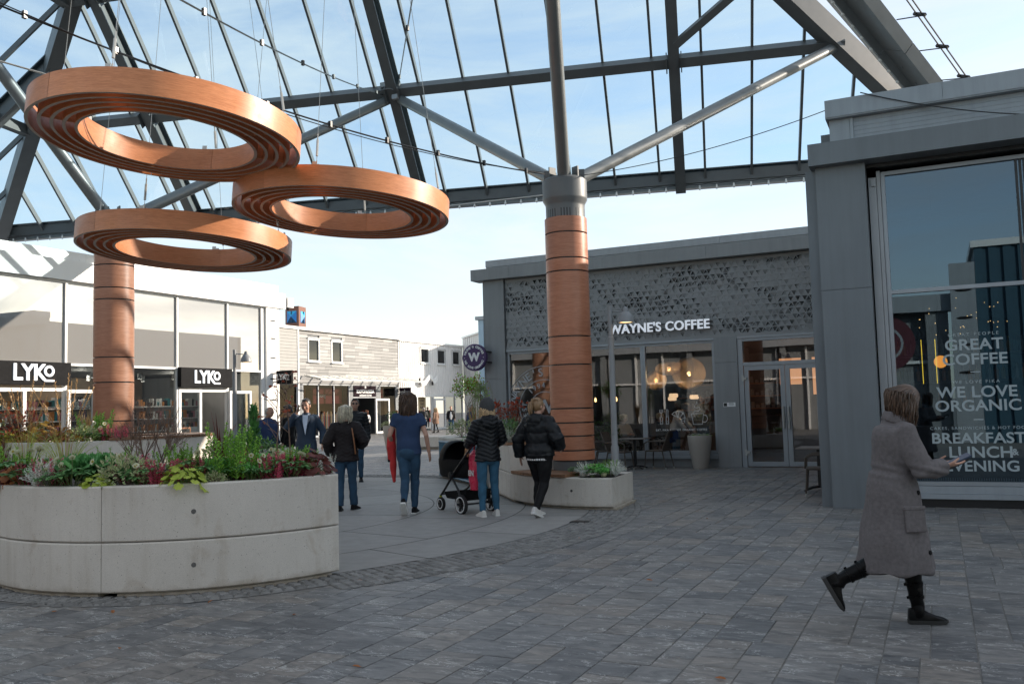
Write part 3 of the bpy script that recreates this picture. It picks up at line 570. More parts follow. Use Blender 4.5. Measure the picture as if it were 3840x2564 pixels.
# ------------------------------------------------------------------ beauty shop (facade faces +X)
X0 = -20.14
lyko = thing('glass_shop_building', 'white-edged glass shop building with bright reflecting upper panes', 'building', (X0, 14, 0))
def lyko_build():
    P = lambda n, m, fn: part(lyko, n, m, fn); YA, YB = 2.0, 23.12
    P('fascia', MT['white_sheet'], lambda b: [b.box(X0-.5, y0+.003, 5.14, X0+.16, y1-.003, 5.66) for y0, y1 in ((YA, 8), (8, 12.8), (12.8, 17.6), (17.6, 22.4), (22.4, 24.05))])
    def cop(b):
        for y0, y1 in ((YA, 7), (7, 11.6), (11.6, 16.2), (16.2, 20.8), (20.8, 23.8)): b.box(X0-.6, y0+.003, 5.663, X0+.05, y1-.003, 5.92)
        rivets(b, [(X0+.055, 4+.6*i, 5.72) for i in range(33)], .012); b.box(X0+.16, 17.2, 5.42, X0+.2, 17.3, 5.5)
    P('coping', MT['white_sheet'], cop)
    P('wall', MT['zinc_l'], lambda b: (b.box(X0-9, YB+.5, 0, X0-.4, YB+.6, 5.2), b.box(X0-9, YA, 5.1, X0-.3, 23.6, 5.3), b.box(X0-9, YA, 0, X0-8.8, 23.6, 5.2)))
    def pier(b):
        for z0, z1 in ((0, 1.0), (1.003, 2.38), (2.383, 3.74), (3.743, 5.137)): b.box(X0-.2, YB+.02, z0, X0+.10, 23.76, z1)
        for z in (1.35, 2.05, 2.75, 3.45, 4.1, 4.7): b.ell((X0+.1, 23.44, z), (.004, .16, .03), 14, 6, 1)
        for z in (.4, 1.2, 2.2, 3.2, 4.2): rivets(b, [(X0+.10, YB+.06, z), (X0+.10, 23.72, z)], .01)
    P('slotted_pier', [MT['white_sheet'], MT['black']], pier)
    ys = [YA, 5.2, 8.4, 12.0, 15.65, 19.36, 21.42, 22.98]
    def fr(b):
        for y in ys: b.box(X0-.09, y-.032, 0, X0+.03, y+.032, 5.137)
        for y0, y1 in zip(ys, ys[1:]): b.box(X0-.08, y0+.033, 2.96, X0+.02, y1-.033, 3.02); b.box(X0-.08, y0+.033, 5.08, X0+.02, y1-.033, 5.135); b.box(X0-.08, y0+.033, .02, X0+.02, y1-.033, .12)
        b.box(X0-.12, 22.985, 0, X0+.02, YB+.01, 5.137)
    P('window_frame', MT['alu_w'], fr)
    for y0, y1 in zip(ys, ys[1:]): P('upper_pane', MT['mirror_glass'], lambda b: pane(b, 'x', X0-.03, y0+.033, y1-.033, 3.021, 5.079))
    for y0, y1 in zip(ys, ys[1:]):
        if y0 in (12.0, 19.36): continue
        P('lower_pane', MT['shop_glass'], lambda b: pane(b, 'x', X0-.03, y0+.033, y1-.033, .121, 2.959))
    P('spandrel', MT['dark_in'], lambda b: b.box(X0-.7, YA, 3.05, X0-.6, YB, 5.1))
    # entrances: one leaf shut, the other swung open
    for y0, ym, y1, yo in ((12.05, 14.55, 15.62, 16.45), (19.4, 20.3, 21.38, 22.35)):
        d = P('door', MT['alu_w'], lambda b: (frame_rect(b, 'x', X0+.02, y0, ym, .02, 2.38, .09, .06), b.box(X0-.06, ym, 2.30, X0+.03, y1, 2.40)))
        T = Matrix.Translation(-lyko.location); m = MB(); pane(m, 'x', X0, y0+.09, ym-.09, .11, 2.29); o = m.build('pane', MT['shop_glass'], d); o.data.transform(T)
        d = P('open_door', MT['alu_w'], lambda b: frame_rect(b, 'x', X0+.12, y1, yo, .02, 2.34, .085, .05))
        m = MB(); pane(m, 'x', X0+.1, y1+.085, yo-.085, .105, 2.25); o = m.build('pane', MT['shop_glass'], d); o.data.transform(T)
        m = MB(); m.tube([(X0+.17, yo-.04, .9), (X0+.17, yo-.04, 1.3)], .018, 8); o = m.build('handle', MT['galv'], d); o.data.transform(T)
    P('floor', mat('shop_floor', (.25, .24, .23), .4, 0, .1, 2), lambda b: b.box(X0-8.8, YA, -.01, X0-.05, 23.5, .03))
    P('ceiling', mat('shop_ceiling', (.05, .05, .05), .7), lambda b: b.box(X0-8.8, YA, 2.98, X0-.6, 23.5, 3.05))
    P('back_wall', mat('shop_wall', (.34, .27, .20), .7, 0, .15, 1.5), lambda b: (b.box(X0-6.2, YA, .03, X0-6, 23.5, 2.97), [b.box(X0-6, YA, 2.2+.14*i, X0-5.985, 23.5, 2.21+.14*i) for i in range(5)]))
    pm = [mat('packs_'+n, c, .4) for n, c in (('white', (.7,.7,.68)), ('black', (.03,.03,.03)), ('orange', (.5,.2,.05)), ('teal', (.05,.25,.28)), ('pink', (.5,.2,.25)))]
    r = random.Random(9)
    def shelf(b, x, ya, yb):
        y = ya
        while y < yb:
            for z in (.35, .75, 1.15, 1.55, 1.95):
                b.box(x-.3, y, z-.03, x, y+1.1, z, 5); q = y+.03
                while q < y+1.02:
                    wd = r.uniform(.05, .1); b.box(x-.18, q, z, x-.02, q+wd, z+r.uniform(.12, .27), r.choice((0,0,1,1,2,3,4))); q += wd+.015
            y += 1.2
    P('product_shelf', pm+[MT['white']], lambda b: (shelf(b, X0-5.7, 9.0, 23), shelf(b, X0-2.4, 16.6, 19.2), shelf(b, X0-3.3, 20.2, 22.6)))
    P('gondola', MT['white'], lambda b: [b.bbox(X0-1.9, y, .03, X0-1.3, y+.9, 1.25, .02) for y in (13.0, 17.4, 20.7)])
    for y in (12.6, 14.2, 16.3, 17.3, 18.2, 18.9, 20.2, 22.0):
        for x in (1.0, 2.6):
            P('spotlight', [MT['white'], emis('spot_glow', (1, .93, .8), 6) if 'spot_glow' not in bpy.data.materials else bpy.data.materials['spot_glow']], lambda b: (b.lathe([(0,.16), (.055,.16), (.06,.0)], 10, (X0-x, y+.25*(x > 2), 2.72), 0), b.lathe([(0,.01), (.055,.01)], 10, (X0-x, y+.25*(x > 2), 2.72), 1)))
    P('wall_lettering', MT['black'], lambda b: (text_into(b, 'HAIRCARE', .2, faceX(X0-5.96, 15.6, 2.25), .01, .006), text_into(b, 'HAIRCARE', .2, faceX(X0-5.96, 20.6, 2.25), .01, .006)))
    P('chalkboard', [MT['black'], MT['wood'], MT['white']], lambda b: (b.box(X0-.5, 19.7, .1, X0-.46, 20.35, 1.25, 1), b.box(X0-.458, 19.74, .14, X0-.45, 20.31, 1.21, 0), text_into(b, 'VÄLKOMNA\nALLTING!\n20 %\nPÅ ALLT IDAG', .105, faceX(X0-.446, 20.02, .72), .003, .001, 2)))
lyko_build()
for i, (x, y) in enumerate(((-22.5, 13.8), (-22.5, 18), (-22.6, 21.5), (-24.5, 16), (-24.5, 20.5))):
    ld = bpy.data.lights.new('ceiling_spot', 'POINT'); ld.energy = 9; ld.color = (1, .90, .76); ld.shadow_soft_size = .12; lo = bpy.data.objects.new('ceiling_spot', ld); COL.objects.link(lo); lo.location = (x, y, 2.6)
def logo(mb, M, s, mi=0):                                           # L Y K and a raised ringed o over a bar
    text_into(mb, 'LYK', s*1.36, M @ Matrix.Translation((-.28*s, 0, 0)), .03, .03*s, mi, 'CENTER', .93, .95)
    O = M @ Matrix.Translation((1.02*s, .14*s, 0)); mb.lathe([(.20*s,-.015), (.34*s,-.015), (.34*s,.015), (.20*s,.015), (.20*s,-.015)], 28, (0,0,0), mi, False, O)
    mb.box(.70*s, -.50*s, -.015, 1.36*s, -.38*s, .015, mi, M)
def board_sign(label, ya, yb, z0, z1, yc, s):
    t = thing('shop_sign', label, 'sign', (X0+.05, (ya+yb)/2, z0))
    m = MB(); m.bbox(.0, (ya-yb)/2, 0, .14, (yb-ya)/2, z1-z0, .008); m.build('board', MT['sign_black'], t)
    m = MB(); logo(m, faceX(.158, yc-(ya+yb)/2, (z1-z0)*.5), s); m.build('letters', MT['white_lit'], t)
board_sign('black sign board with white logo, above the entrance left of the wooden column', 12.1, 15.68, 2.45, 3.02, 14.62, .41)
board_sign('black sign board with white logo, above the chalkboard entrance behind the lamp post', 19.34, 21.44, 2.44, 3.02, 20.36, .39)
t = thing('blade_sign', 'small black sign sticking out from the white slotted pier', 'sign', (X0+.1, 23.5, 2.57))
m = MB(); m.bbox(.12, -.05, 0, .76, .05, .44, .006); m.build('board', MT['sign_black'], t)
m = MB(); logo(m, faceY(.41, -.062, .22), .19); m.build('letters', MT['white'], t)
m = MB(); m.box(0, -.02, .06, .12, .02, .1); m.box(0, -.02, .34, .12, .02, .38); m.build('bracket', MT['black'], t)
t = thing('security_camera', 'small white dome security camera under the white roof corner', 'camera', (X0+.12, 24.2, 5.2))
m = MB(); m.bbox(-.1, -.12, 0, .1, .2, .34, .01); m.build('housing', MT['white_sheet'], t); m = MB(); m.lathe([(.06,0), (.06,-.03), (.045,-.07), (0,-.09)], 14); m.build('dome', MT['black'], t)
# ------------------------------------------------------------------ street beyond: plank-clad shop
XS = -36.5
def cladding(b, y0, y1, z0, z1, holes, rh, lmin, lmax, x, rr, gap=.012):
    z = z0
    while z < z1-.05:
        y = y0
        while y < y1-.02:
            l = min(rr.choice(np.linspace(lmin, lmax, 5)), y1-y); l = y1-y if y1-y-l < .25 else l; a, c = z+gap, min(z+rh, z1)-gap/2
            segs = [(y, y+l-gap/2)]
            for h in holes:
                if a < h[3] and c > h[2]:
                    segs = [q for s in segs for q in ([(s[0], min(s[1], h[0]))] if s[0] < h[0] else [])+([(max(s[0], h[1]), s[1])] if s[1] > h[1] else [])]
            for s in segs:
                if s[1]-s[0] > .02: b.box(x-.03, s[0], a, x+.02, s[1], c)
            y += l
        z += rh
def sash(root, x, y0, y1, z0, z1, fm, deep=.05):
    f = part(root, 'window', fm, lambda b: (frame_rect(b, 'x', x+.03, y0, y1, z0, z1, .1, .12), b.box(x, y0-.05, z0-.06, x+.16, y1+.05, z0), b.box(x, y0-.05, z1, x+.14, y1+.05, z1+.05)))
    m = MB(); pane(m, 'x', x-.02, y0+.1, y1-.1, z0+.1, z1-.1); o = m.build('pane', MT['cafe_glass2'], f); o.data.transform(Matrix.Translation(-root.location))
MT['cafe_glass2'] = glassmat('window_glass', (.16, .18, .2), .05, 0, .5)
MT['plank_clad'] = mat('fibre_plank', (.40, .395, .385), .7, 0, .05, 3, isl=.42)
MT['plank_pale'] = mat('pale_plank', (.36, .355, .34), .7, 0, .05, 3, isl=.1)
MT['plank_dark'] = mat('dark_plank', (.20, .21, .22), .7, 0, .05, 3, isl=.15)
MT['corr_white'] = mat('white_corrugated', (.78, .76, .74), .5, 0, .04, 2)
MT['red_banner'] = mat('red_banner', (.35, .02, .03), .6, 0, .1, 2)
soda = thing('fashion_shop_building', 'two-storey shop clad in mixed grey planks with two small upper windows', 'building', (XS, 48, 0))
def soda_build():
    P = lambda n, m, fn: part(soda, n, m, fn); rr = random.Random(5)
    P('wall', MT['plank_dark'], lambda b: (b.box(XS-9, 38, 3.4, XS-.05, 56.6, 6.9), b.box(XS-9, 38, 0, XS-8.8, 56.6, 3.4), b.box(XS-9, 56.4, 0, XS-.03, 56.62, 3.4), b.box(XS-9, 38, 0, XS-.4, 38.2, 3.4)))
    P('plank_cladding', MT['plank_clad'], lambda b: (cladding(b, 45.0, 56.6, 3.52, 6.85, [(45.98,47.18,4.85,6.46), (48.45,49.67,4.85,6.46)], .222, .8, 2.3, XS, rr)))
    P('pale_cladding', MT['plank_pale'], lambda b: [b.box(XS-.03, 38, 3.46+.2*i+.012, XS+.12, 44.84, 3.46+.2*(i+1)) for i in range(17)])
    P('corner_trim', MT['white_sheet'], lambda b: (b.box(XS, 44.85, 0, XS+.16, 44.97, 6.9),))
    P('roof_edge', MT['white_sheet'], lambda b: b.box(XS-9, 38, 6.9, XS+.2, 56.62, 7.08))
    for y in (45.98, 48.45): sash(soda, XS, y, y+1.21, 4.91, 6.41, MT['alu_w'])
    def fr(b):
        for y in (45.42, 47.0, 48.67, 50.37, 53.6, 54.1, 56.2): b.box(XS-.08, y-.04, .0, XS+.06, y+.04, 3.45)
        b.box(XS-.08, 45.4, 3.40, XS+.06, 56.2, 3.47); b.box(XS-.08, 45.4, .02, XS+.06, 50.4, .14); b.box(XS-.08, 50.4, 2.56, XS+.06, 53.6, 2.63)
    P('shop_frame', MT['zinc_l'], fr)
    P('pier', MT['plank_dark'], lambda b: [b.box(XS-.1, y0, .2*i+.01, XS+.07, y1, .2*i+.2) for y0, y1 in ((44.98,45.38), (50.42,50.8), (53.62,54.0), (56.22,56.6)) for i in range(17)])
    [P('shop_pane', MT['soda_glass'], lambda b: pane(b, 'x', XS, y0, y1, .14, 3.4)) for y0, y1 in ((45.46,50.33), (54.1,56.2), (38,44.8))]
    P('window_banner', [MT['red_banner'], MT['white']], lambda b: (b.box(XS-.5, 47.1, 2.2, XS-.45, 50.2, 3.25), b.box(XS-.5, 54.3, 2.6, XS-.45, 55.2, 3.35), text_into(b, 'Salong', .4, faceX(XS-.44, 47.9, 2.75), .01, .002, 1)))
    P('curtain', mat('curtain', (.38, .10, .05), .8, 0, .5, 6), lambda b: (b.box(XS-1.0, 46.3, .3, XS-.9, 46.9, 3.2),))
    P('inner_wall', mat('soda_inner', (.035, .026, .022), .8, 0, .4, 1), lambda b: b.box(XS-5, 38.3, 0, XS-4.8, 56.3, 3.4))
    P('clothes_rail', [mat('clothes_'+n, c, .8) for n, c in (('a',(.3,.05,.03)),('b',(.02,.02,.02)),('c',(.4,.28,.15)),('d',(.3,.3,.3)))], lambda b: [b.bbox(XS-2.2, 45.8+.13*i, .5, XS-1.8, 45.9+.13*i, 1.5+.1*(i % 3), .02, (i*5) % 4) for i in range(70)])
    d = P('open_door', MT['alu_w'], lambda b: frame_rect(b, 'x', XS+.25, 53.25, 55.0, .03, 2.5, .14, .06))
    m = MB(); pane(m, 'x', XS+.23, 53.4, 54.9, .15, 2.4); o = m.build('pane', MT['soda_glass'], d); o.data.transform(Matrix.Translation(-soda.location))
soda_build()
def soda_extras():
    t = thing('awning', 'grey slatted metal awning above the plank-clad shop front', 'awning', (XS+.1, 51.5, 3.7))
    def fins(b):
        for i in range(11):
            y = -6.0+i*1.16; b.beam((.05, y, .30), (1.35, y, .02), .05, .09)
        for i in range(7): x = .12+i*.2; b.beam((x, -6.1, .28-i*.045), (x, 6.3, .28-i*.045), .13, .015, (-.35, 0, 1))
    m = MB(); fins(m); m.build('slats', MT['galv'], t); m = MB(); m.beam((1.4,-6.15,0), (1.4,6.35,0), .06, .12); m.build('front_rail', MT['zinc_l'], t)
    for lab, bx, M, s, ps in (('dark fascia sign with crest and white serif lettering over the dark shop doorway', (XS-.02, 50.84, 2.66, XS+.12, 53.52, 3.42), faceX(XS+.135, 52.18, 3.0), .36, 1),
                              ('small dark blade sign with crest hanging at the seam of plank and corrugated walls', (XS+.2, 56.42, 2.72, XS+1.16, 56.54, 3.30), faceY(XS+.68, 56.4, 2.98), .15, .42)):
        t = thing('shop_sign', lab, 'sign', ((bx[0]+bx[3])/2, (bx[1]+bx[4])/2, bx[2])); o = t.location
        m = MB(); m.bbox(*bx, .015); m.build('board', mat('sign_plum', (.02, .012, .017), .8, spec=.08), t, world=True)
        m = MB(); text_into(m, 'SCOTCH & SODA', s*.9, M, .012, .012*ps, 0, 'CENTER', .92, .88); text_into(m, 'AMSTERDAM COUTURE', s*.42, M @ Matrix.Translation((0, -.75*s, 0)), .012, .004*ps, 0, 'CENTER', 1, .9)
        C = M @ Matrix.Translation((0, .72*s, 0)); m.box(-.22*s, -.1*s, -.005, .22*s, .42*s, .005, 0, C); m.build('lettering', MT['white'], t, world=True)
        m = MB(); m.box(-.14*s, -.02*s, .004, .0*s, .12*s, .012, 0, C); m.box(.03*s, .14*s, .004, .15*s, .3*s, .012, 0, C); m.build('crest', MT['sign_black'], t, world=True)
        if ps < 1: m = MB(); m.box(XS, 56.45, 2.8, XS+.2, 56.51, 2.86); m.box(XS, 56.45, 3.15, XS+.2, 56.51, 3.21); m.build('bracket', MT['black'], t, world=True)
soda_extras()
def corrugated_x(b, x, y0, y1, z0, z1, p=.30, d=.05, holes=()):
    y = y0
    while y < y1-.01:
        for a, c, o in ((0, .5, 0), (.5, .6, 1), (.6, .9, 2), (.9, 1, 3)):
            ya, yb = min(y+p*a, y1), min(y+p*c, y1)
            xa, xb = {0:(x,x),1:(x,x+d),2:(x+d,x+d),3:(x+d,x)}[o]
            segs = [(z0, z1)]
            for h in holes:
                if ya < h[1] and yb > h[0]: segs = [q for s in segs for q in ([(s[0], h[2])] if s[0] < h[2] else [])+([(h[3], s[1])] if s[1] > h[3] else [])]
            for s0, s1 in segs: b.quad((xa,ya,s0), (xb,yb,s0), (xb,yb,s1), (xa,ya,s1))
        y += p
corr = thing('corrugated_shop_building', 'white corrugated shop building with three small square upper windows', 'building', (XS, 61.5, 0))
def corr_build():
    P = lambda n, m, fn: part(corr, n, m, fn); H = [(59.8,61.15,5.2,6.55), (62.35,63.71,5.2,6.55), (64.87,66.17,5.2,6.55)]
    P('corrugated_wall', MT['corr_white'], lambda b: corrugated_x(b, XS+.02, 56.66, 66.6, 2.74, 6.86, holes=H))
    P('roof_edge', MT['white_sheet'], lambda b: b.box(XS-9, 56.64, 6.84, XS+.18, 66.6, 6.98))
    for h in H:
        sash(corr, XS, h[0], h[1], 5.26, 6.48, MT['alu_w'])
    P('wall', MT['dark_in'], lambda b: (b.box(XS-9, 56.66, 2.74, XS-.15, 66.6, 6.8), b.box(XS-4, 56.66, 0, XS-3.8, 66.6, 2.74)))
    def fr(b):
        for y in (57.0, 59.25, 61.42, 61.7, 63.5, 65.2, 66.5): b.box(XS-.08, y-.05, 0, XS+.05, y+.05, 2.72)
        b.box(XS-.08, 56.66, 2.62, XS+.06, 66.6, 2.735)
    P('shop_frame', MT['alu_w'], fr)
    [P('shop_pane', MT['soda_glass'], lambda b: pane(b, 'x', XS-.02, y0, y1, .1, 2.62)) for y0, y1 in ((57.05,59.2), (63.55,66.5))]
    P('open_door', MT['alu_w'], lambda b: frame_rect(b, 'x', XS+.12, 61.72, 63.45, .03, 2.5, .16, .06))
    P('door_card', [mat('kraft', (.42, .33, .2), .8), MT['black']], lambda b: (b.box(XS-.5, 60.1, 1.55, XS-.46, 61.3, 2.6), text_into(b, 'LOVE\nOUR\nPURE', .26, faceX(XS-.45, 60.7, 2.07), .01, .004, 1)))
    P('clothes_rail', [mat('corr_cl_'+n, c, .8) for n, c in (('a',(.35,.03,.04)),('b',(.03,.03,.04)),('c',(.35,.3,.25)))], lambda b: [b.bbox(XS-2.6, 57.2+.14*i, .6, XS-2.2, 57.32+.14*i, 1.6, .02, (i*5) % 3) for i in range(64)])
corr_build()
t = thing('ribbon_sign', 'white curled ribbon-shaped sign on the corrugated wall', 'sign', (XS+.25, 60.5, 3.5))
def ribbon(b):
    pts = [(-1.25, .32), (-1.0, -.02), (-.5, .02), (-.1, .35), (.2, .55), (.55, .42), (.75, .12), (1.15, .3), (1.4, .5)]; w_ = [.28, .34, .36, .36, .34, .36, .34, .36, .28]
    for k in range(len(pts)-1):
        (y0, z0), (y1, z1) = pts[k], pts[k+1]
        for j in range(3):
            u, v = j/3, (j+1)/3; q = [(y0+(y1-y0)*s, z0+(z1-z0)*s, w_[k]+(w_[k+1]-w_[k])*s) for s in (u, v)]
            b.add([(dx, y, z+dz) for (y, z, h) in q for dx in (0, .12) for dz in (0, h)], [(0,1,5,4),(2,6,7,3),(0,4,6,2),(1,3,7,5)], 0)
m = MB(); ribbon(m); m.build('ribbon', MT['white'], t)
m = MB(); m.box(-.02, -1.35, .1, .1, -1.22, .55); m.box(-.02, .6, .05, .1, .72, .4); m.build('fold', MT['black'], t)
far = thing('white_gable_building', 'taller white building closing the street behind the round sign', 'building', (-36.3, 66.6, 0))
def far_build():
    z_ = [(0,0), (3.6, -2.1)]
    m = MB(); d = Vector((3.6, -2.1, 0)).normalized()
    for i in range(14):
        a, c = d*(i*.3), d*(i*.3+.24); m.beam((a.x, a.y, 4.05), (a.x, a.y, 8.1) if False else (a.x+.0, a.y, 7.55+.03*i), .2, .08, (d.y, -d.x, 0))
    m.beam((0,.1,0), (0,.1,7.5), .1, .1, (1,0,0)); m.add([(0,.12,0), (4.4,-2.45,0), (4.4,-2.45,8.0), (0,.12,7.55)], [(0,1,2,3)]); m.build('wall', MT['corr_white'], far)
    m = MB(); m.beam((0,0,7.62), (4.4,-2.57,8.05), .4, .14); m.build('roof_edge', MT['white_sheet'], far)
    w_ = MB(); w_.beam((.45,-.4,4.6), (2.3,-1.48,4.6), .16, 1.3); w_.build('window', MT['alu_w'], far)
    w_ = MB(); w_.beam((.6,-.62,4.6), (1.75,-1.29,4.6), .1, 1.1); w_.build('pane', MT['mirror_glass'], far)
far_build()
t = thing('blue_clad_building', 'pale blue corrugated wall edge behind the cafe corner', 'building', (-17.9, 34.2, 0))
m = MB()
for i in range(12): m.box(.1+.28*i, -.05, 0, .28+.28*i, .02, 5.4)
m.box(0, .02, 0, 6, 5, 5.4); m.build('wall', mat('pale_blue_corr', (.38, .52, .62), .5, 0, .05, 3), t)
m = MB(); m.box(-.08, -.12, 5.4, 6, 5, 5.55); m.build('roof_edge', MT['zinc_l'], t)
tw = thing('brick_tower', 'square brown tower with a blue faceted emblem behind the roofs', 'tower', (-65.2, 79.8, 0))
def tower_build():
    tw.rotation_euler = (0, 0, R_(14)); m = MB(); m.box(-1.05, 0, 0, .62, 1.9, 13.72); m.build('wall', mat('tower_brick', (.20, .10, .075), .8, 0, .15, 6), tw)
    def em(b, M, s):
        v = [(-s,-s*1.15,0), (s,-s*1.15,0), (s,s*1.15,0), (-s,s*1.15,0), (0,.1*s,.22)]
        for k, f in enumerate(((0,1,4), (1,2,4), (2,3,4), (3,0,4))): b.add([v[i] for i in f], [(0,1,2)], (0,1,2,1)[k], False, M)
        b.box(-.07*s, .1*s, .05, .07*s, s*1.1, .16, 0, M); b.box(-.07*s, -s*1.1, .05, .07*s, -.2*s, .16, 0, M)
    m = MB(); em(m, faceY(-.22, -.03, 12.5), .58); em(m, faceX(.65, 1.0, 12.5), .58)
    m.build('emblem', [mat('emb_dark', (.01, .06, .14), .4), mat('emb_blue', (.01, .22, .62), .35), mat('emb_cyan', (.02, .42, .75), .35)], tw)
    m = MB(); m.box(-1.05, -.02, 11.2, -.95, 0, 13.7); m.build('edge_trim', MT['white_sheet'], tw)
tower_build()
# buildings at the photographer's back, seen only mirrored in the shop windows
bb = thing('blue_corrugated_building', 'dark blue corrugated house with white sash windows mirrored in the corner shop', 'building', (7, -5, 0))
def bb_build():
    mb = MB(); i = 0
    while i < 26:
        x = -5.7+i*.42; mb.box(x, 0, 0, x+.24, .07, 6.4); i += 1
    mb.box(-5.7, -6, 0, 6, 0, 6.4); mb.build('wall', mat('navy_corr', (.035, .085, .12), .5, 0, .1, 3), bb)
    for x in (-3.9, -.6, 2.6):
        for z in (3.4,):
            m = MB(); m.box(x, .07, z, x+1.3, .16, z+1.9); f = m.build('window', MT['zinc_l'], bb)  # white trim greyed, shade put into its colour
            m = MB()
            for k in range(3): m.box(x+.17, .162, z+.17+.55*k, x+1.13, .17, z+.65+.55*k)
            m.build('pane', MT['mirror_glass'], f)
    m = MB(); m.box(-5.8, -6, 6.4, 6, .15, 6.62); m.build('roof_edge', MT['white_sheet'], bb)
    m = MB(); m.box(-6.5, -.2, 0, -5.72, .3, 5.9)
    for z in (2.3, 3.2, 4.1, 5.0): m.ell((-6.1, .31, z), (.26, .01, .05), 12, 5, 1)
    m.build('slotted_pier', [MT['zinc_l'], MT['black']], bb)  # white pier coloured grey to stand in for shade on it
bb_build()
gb = thing('grey_shop_building', 'low grey shop with wide fascia mirrored beside the blue house', 'building', (-4.5, -5.2, 0))
def gb_build():
    m = MB(); m.box(-27, -6, 0, 4.7, -.3, 4.9); m.build('wall', MT['zinc'], gb)
    m = MB(); m.box(-27.2, -.4, 4.4, 5.0, .25, 4.95); m.build('fascia', MT['zinc_l'], gb)
    m = MB(); [pane(m, 'y', -.2, x, x+1.9, .3, 2.6) for x in (-26,-22,-18,-14,-10,-6)]; m.build('pane', MT['block_glass'], gb)
    m = MB(); m.box(4.2, -.3, 0, 4.9, .1, 4.4); [m.box(x, -.3, 0, x+.3, .1, 4.4) for x in (-26.4,-20,-13,-8,-3)]; m.build('pilaster', MT['zinc'], gb)
    m = MB(); [m.box(-26.5+1.55*i, -.3, 0, -26.42+1.55*i, -.1, 4.35) for i in range(20)]; m.box(-26.5, -.3, 2.68, 4.2, -.12, 2.78); m.build('window_frame', MT['white_sheet'], gb)
    m = MB(); M = Matrix.Translation((2.9, .0, 3.4)) @ Matrix.Rotation(R_(90), 4, 'X')
    for r0, r1, k in ((0, .16, 1), (.16, .5, 0), (.5, .58, 1), (.58, .95, 0)): m.lathe([(r0, 0), (r1, 0)], 36, (0,0,0), k, False, M)
    m.build('round_emblem', [mat('wine', (.09, .02, .03), .6), MT['zinc_l']], gb)
gb_build()
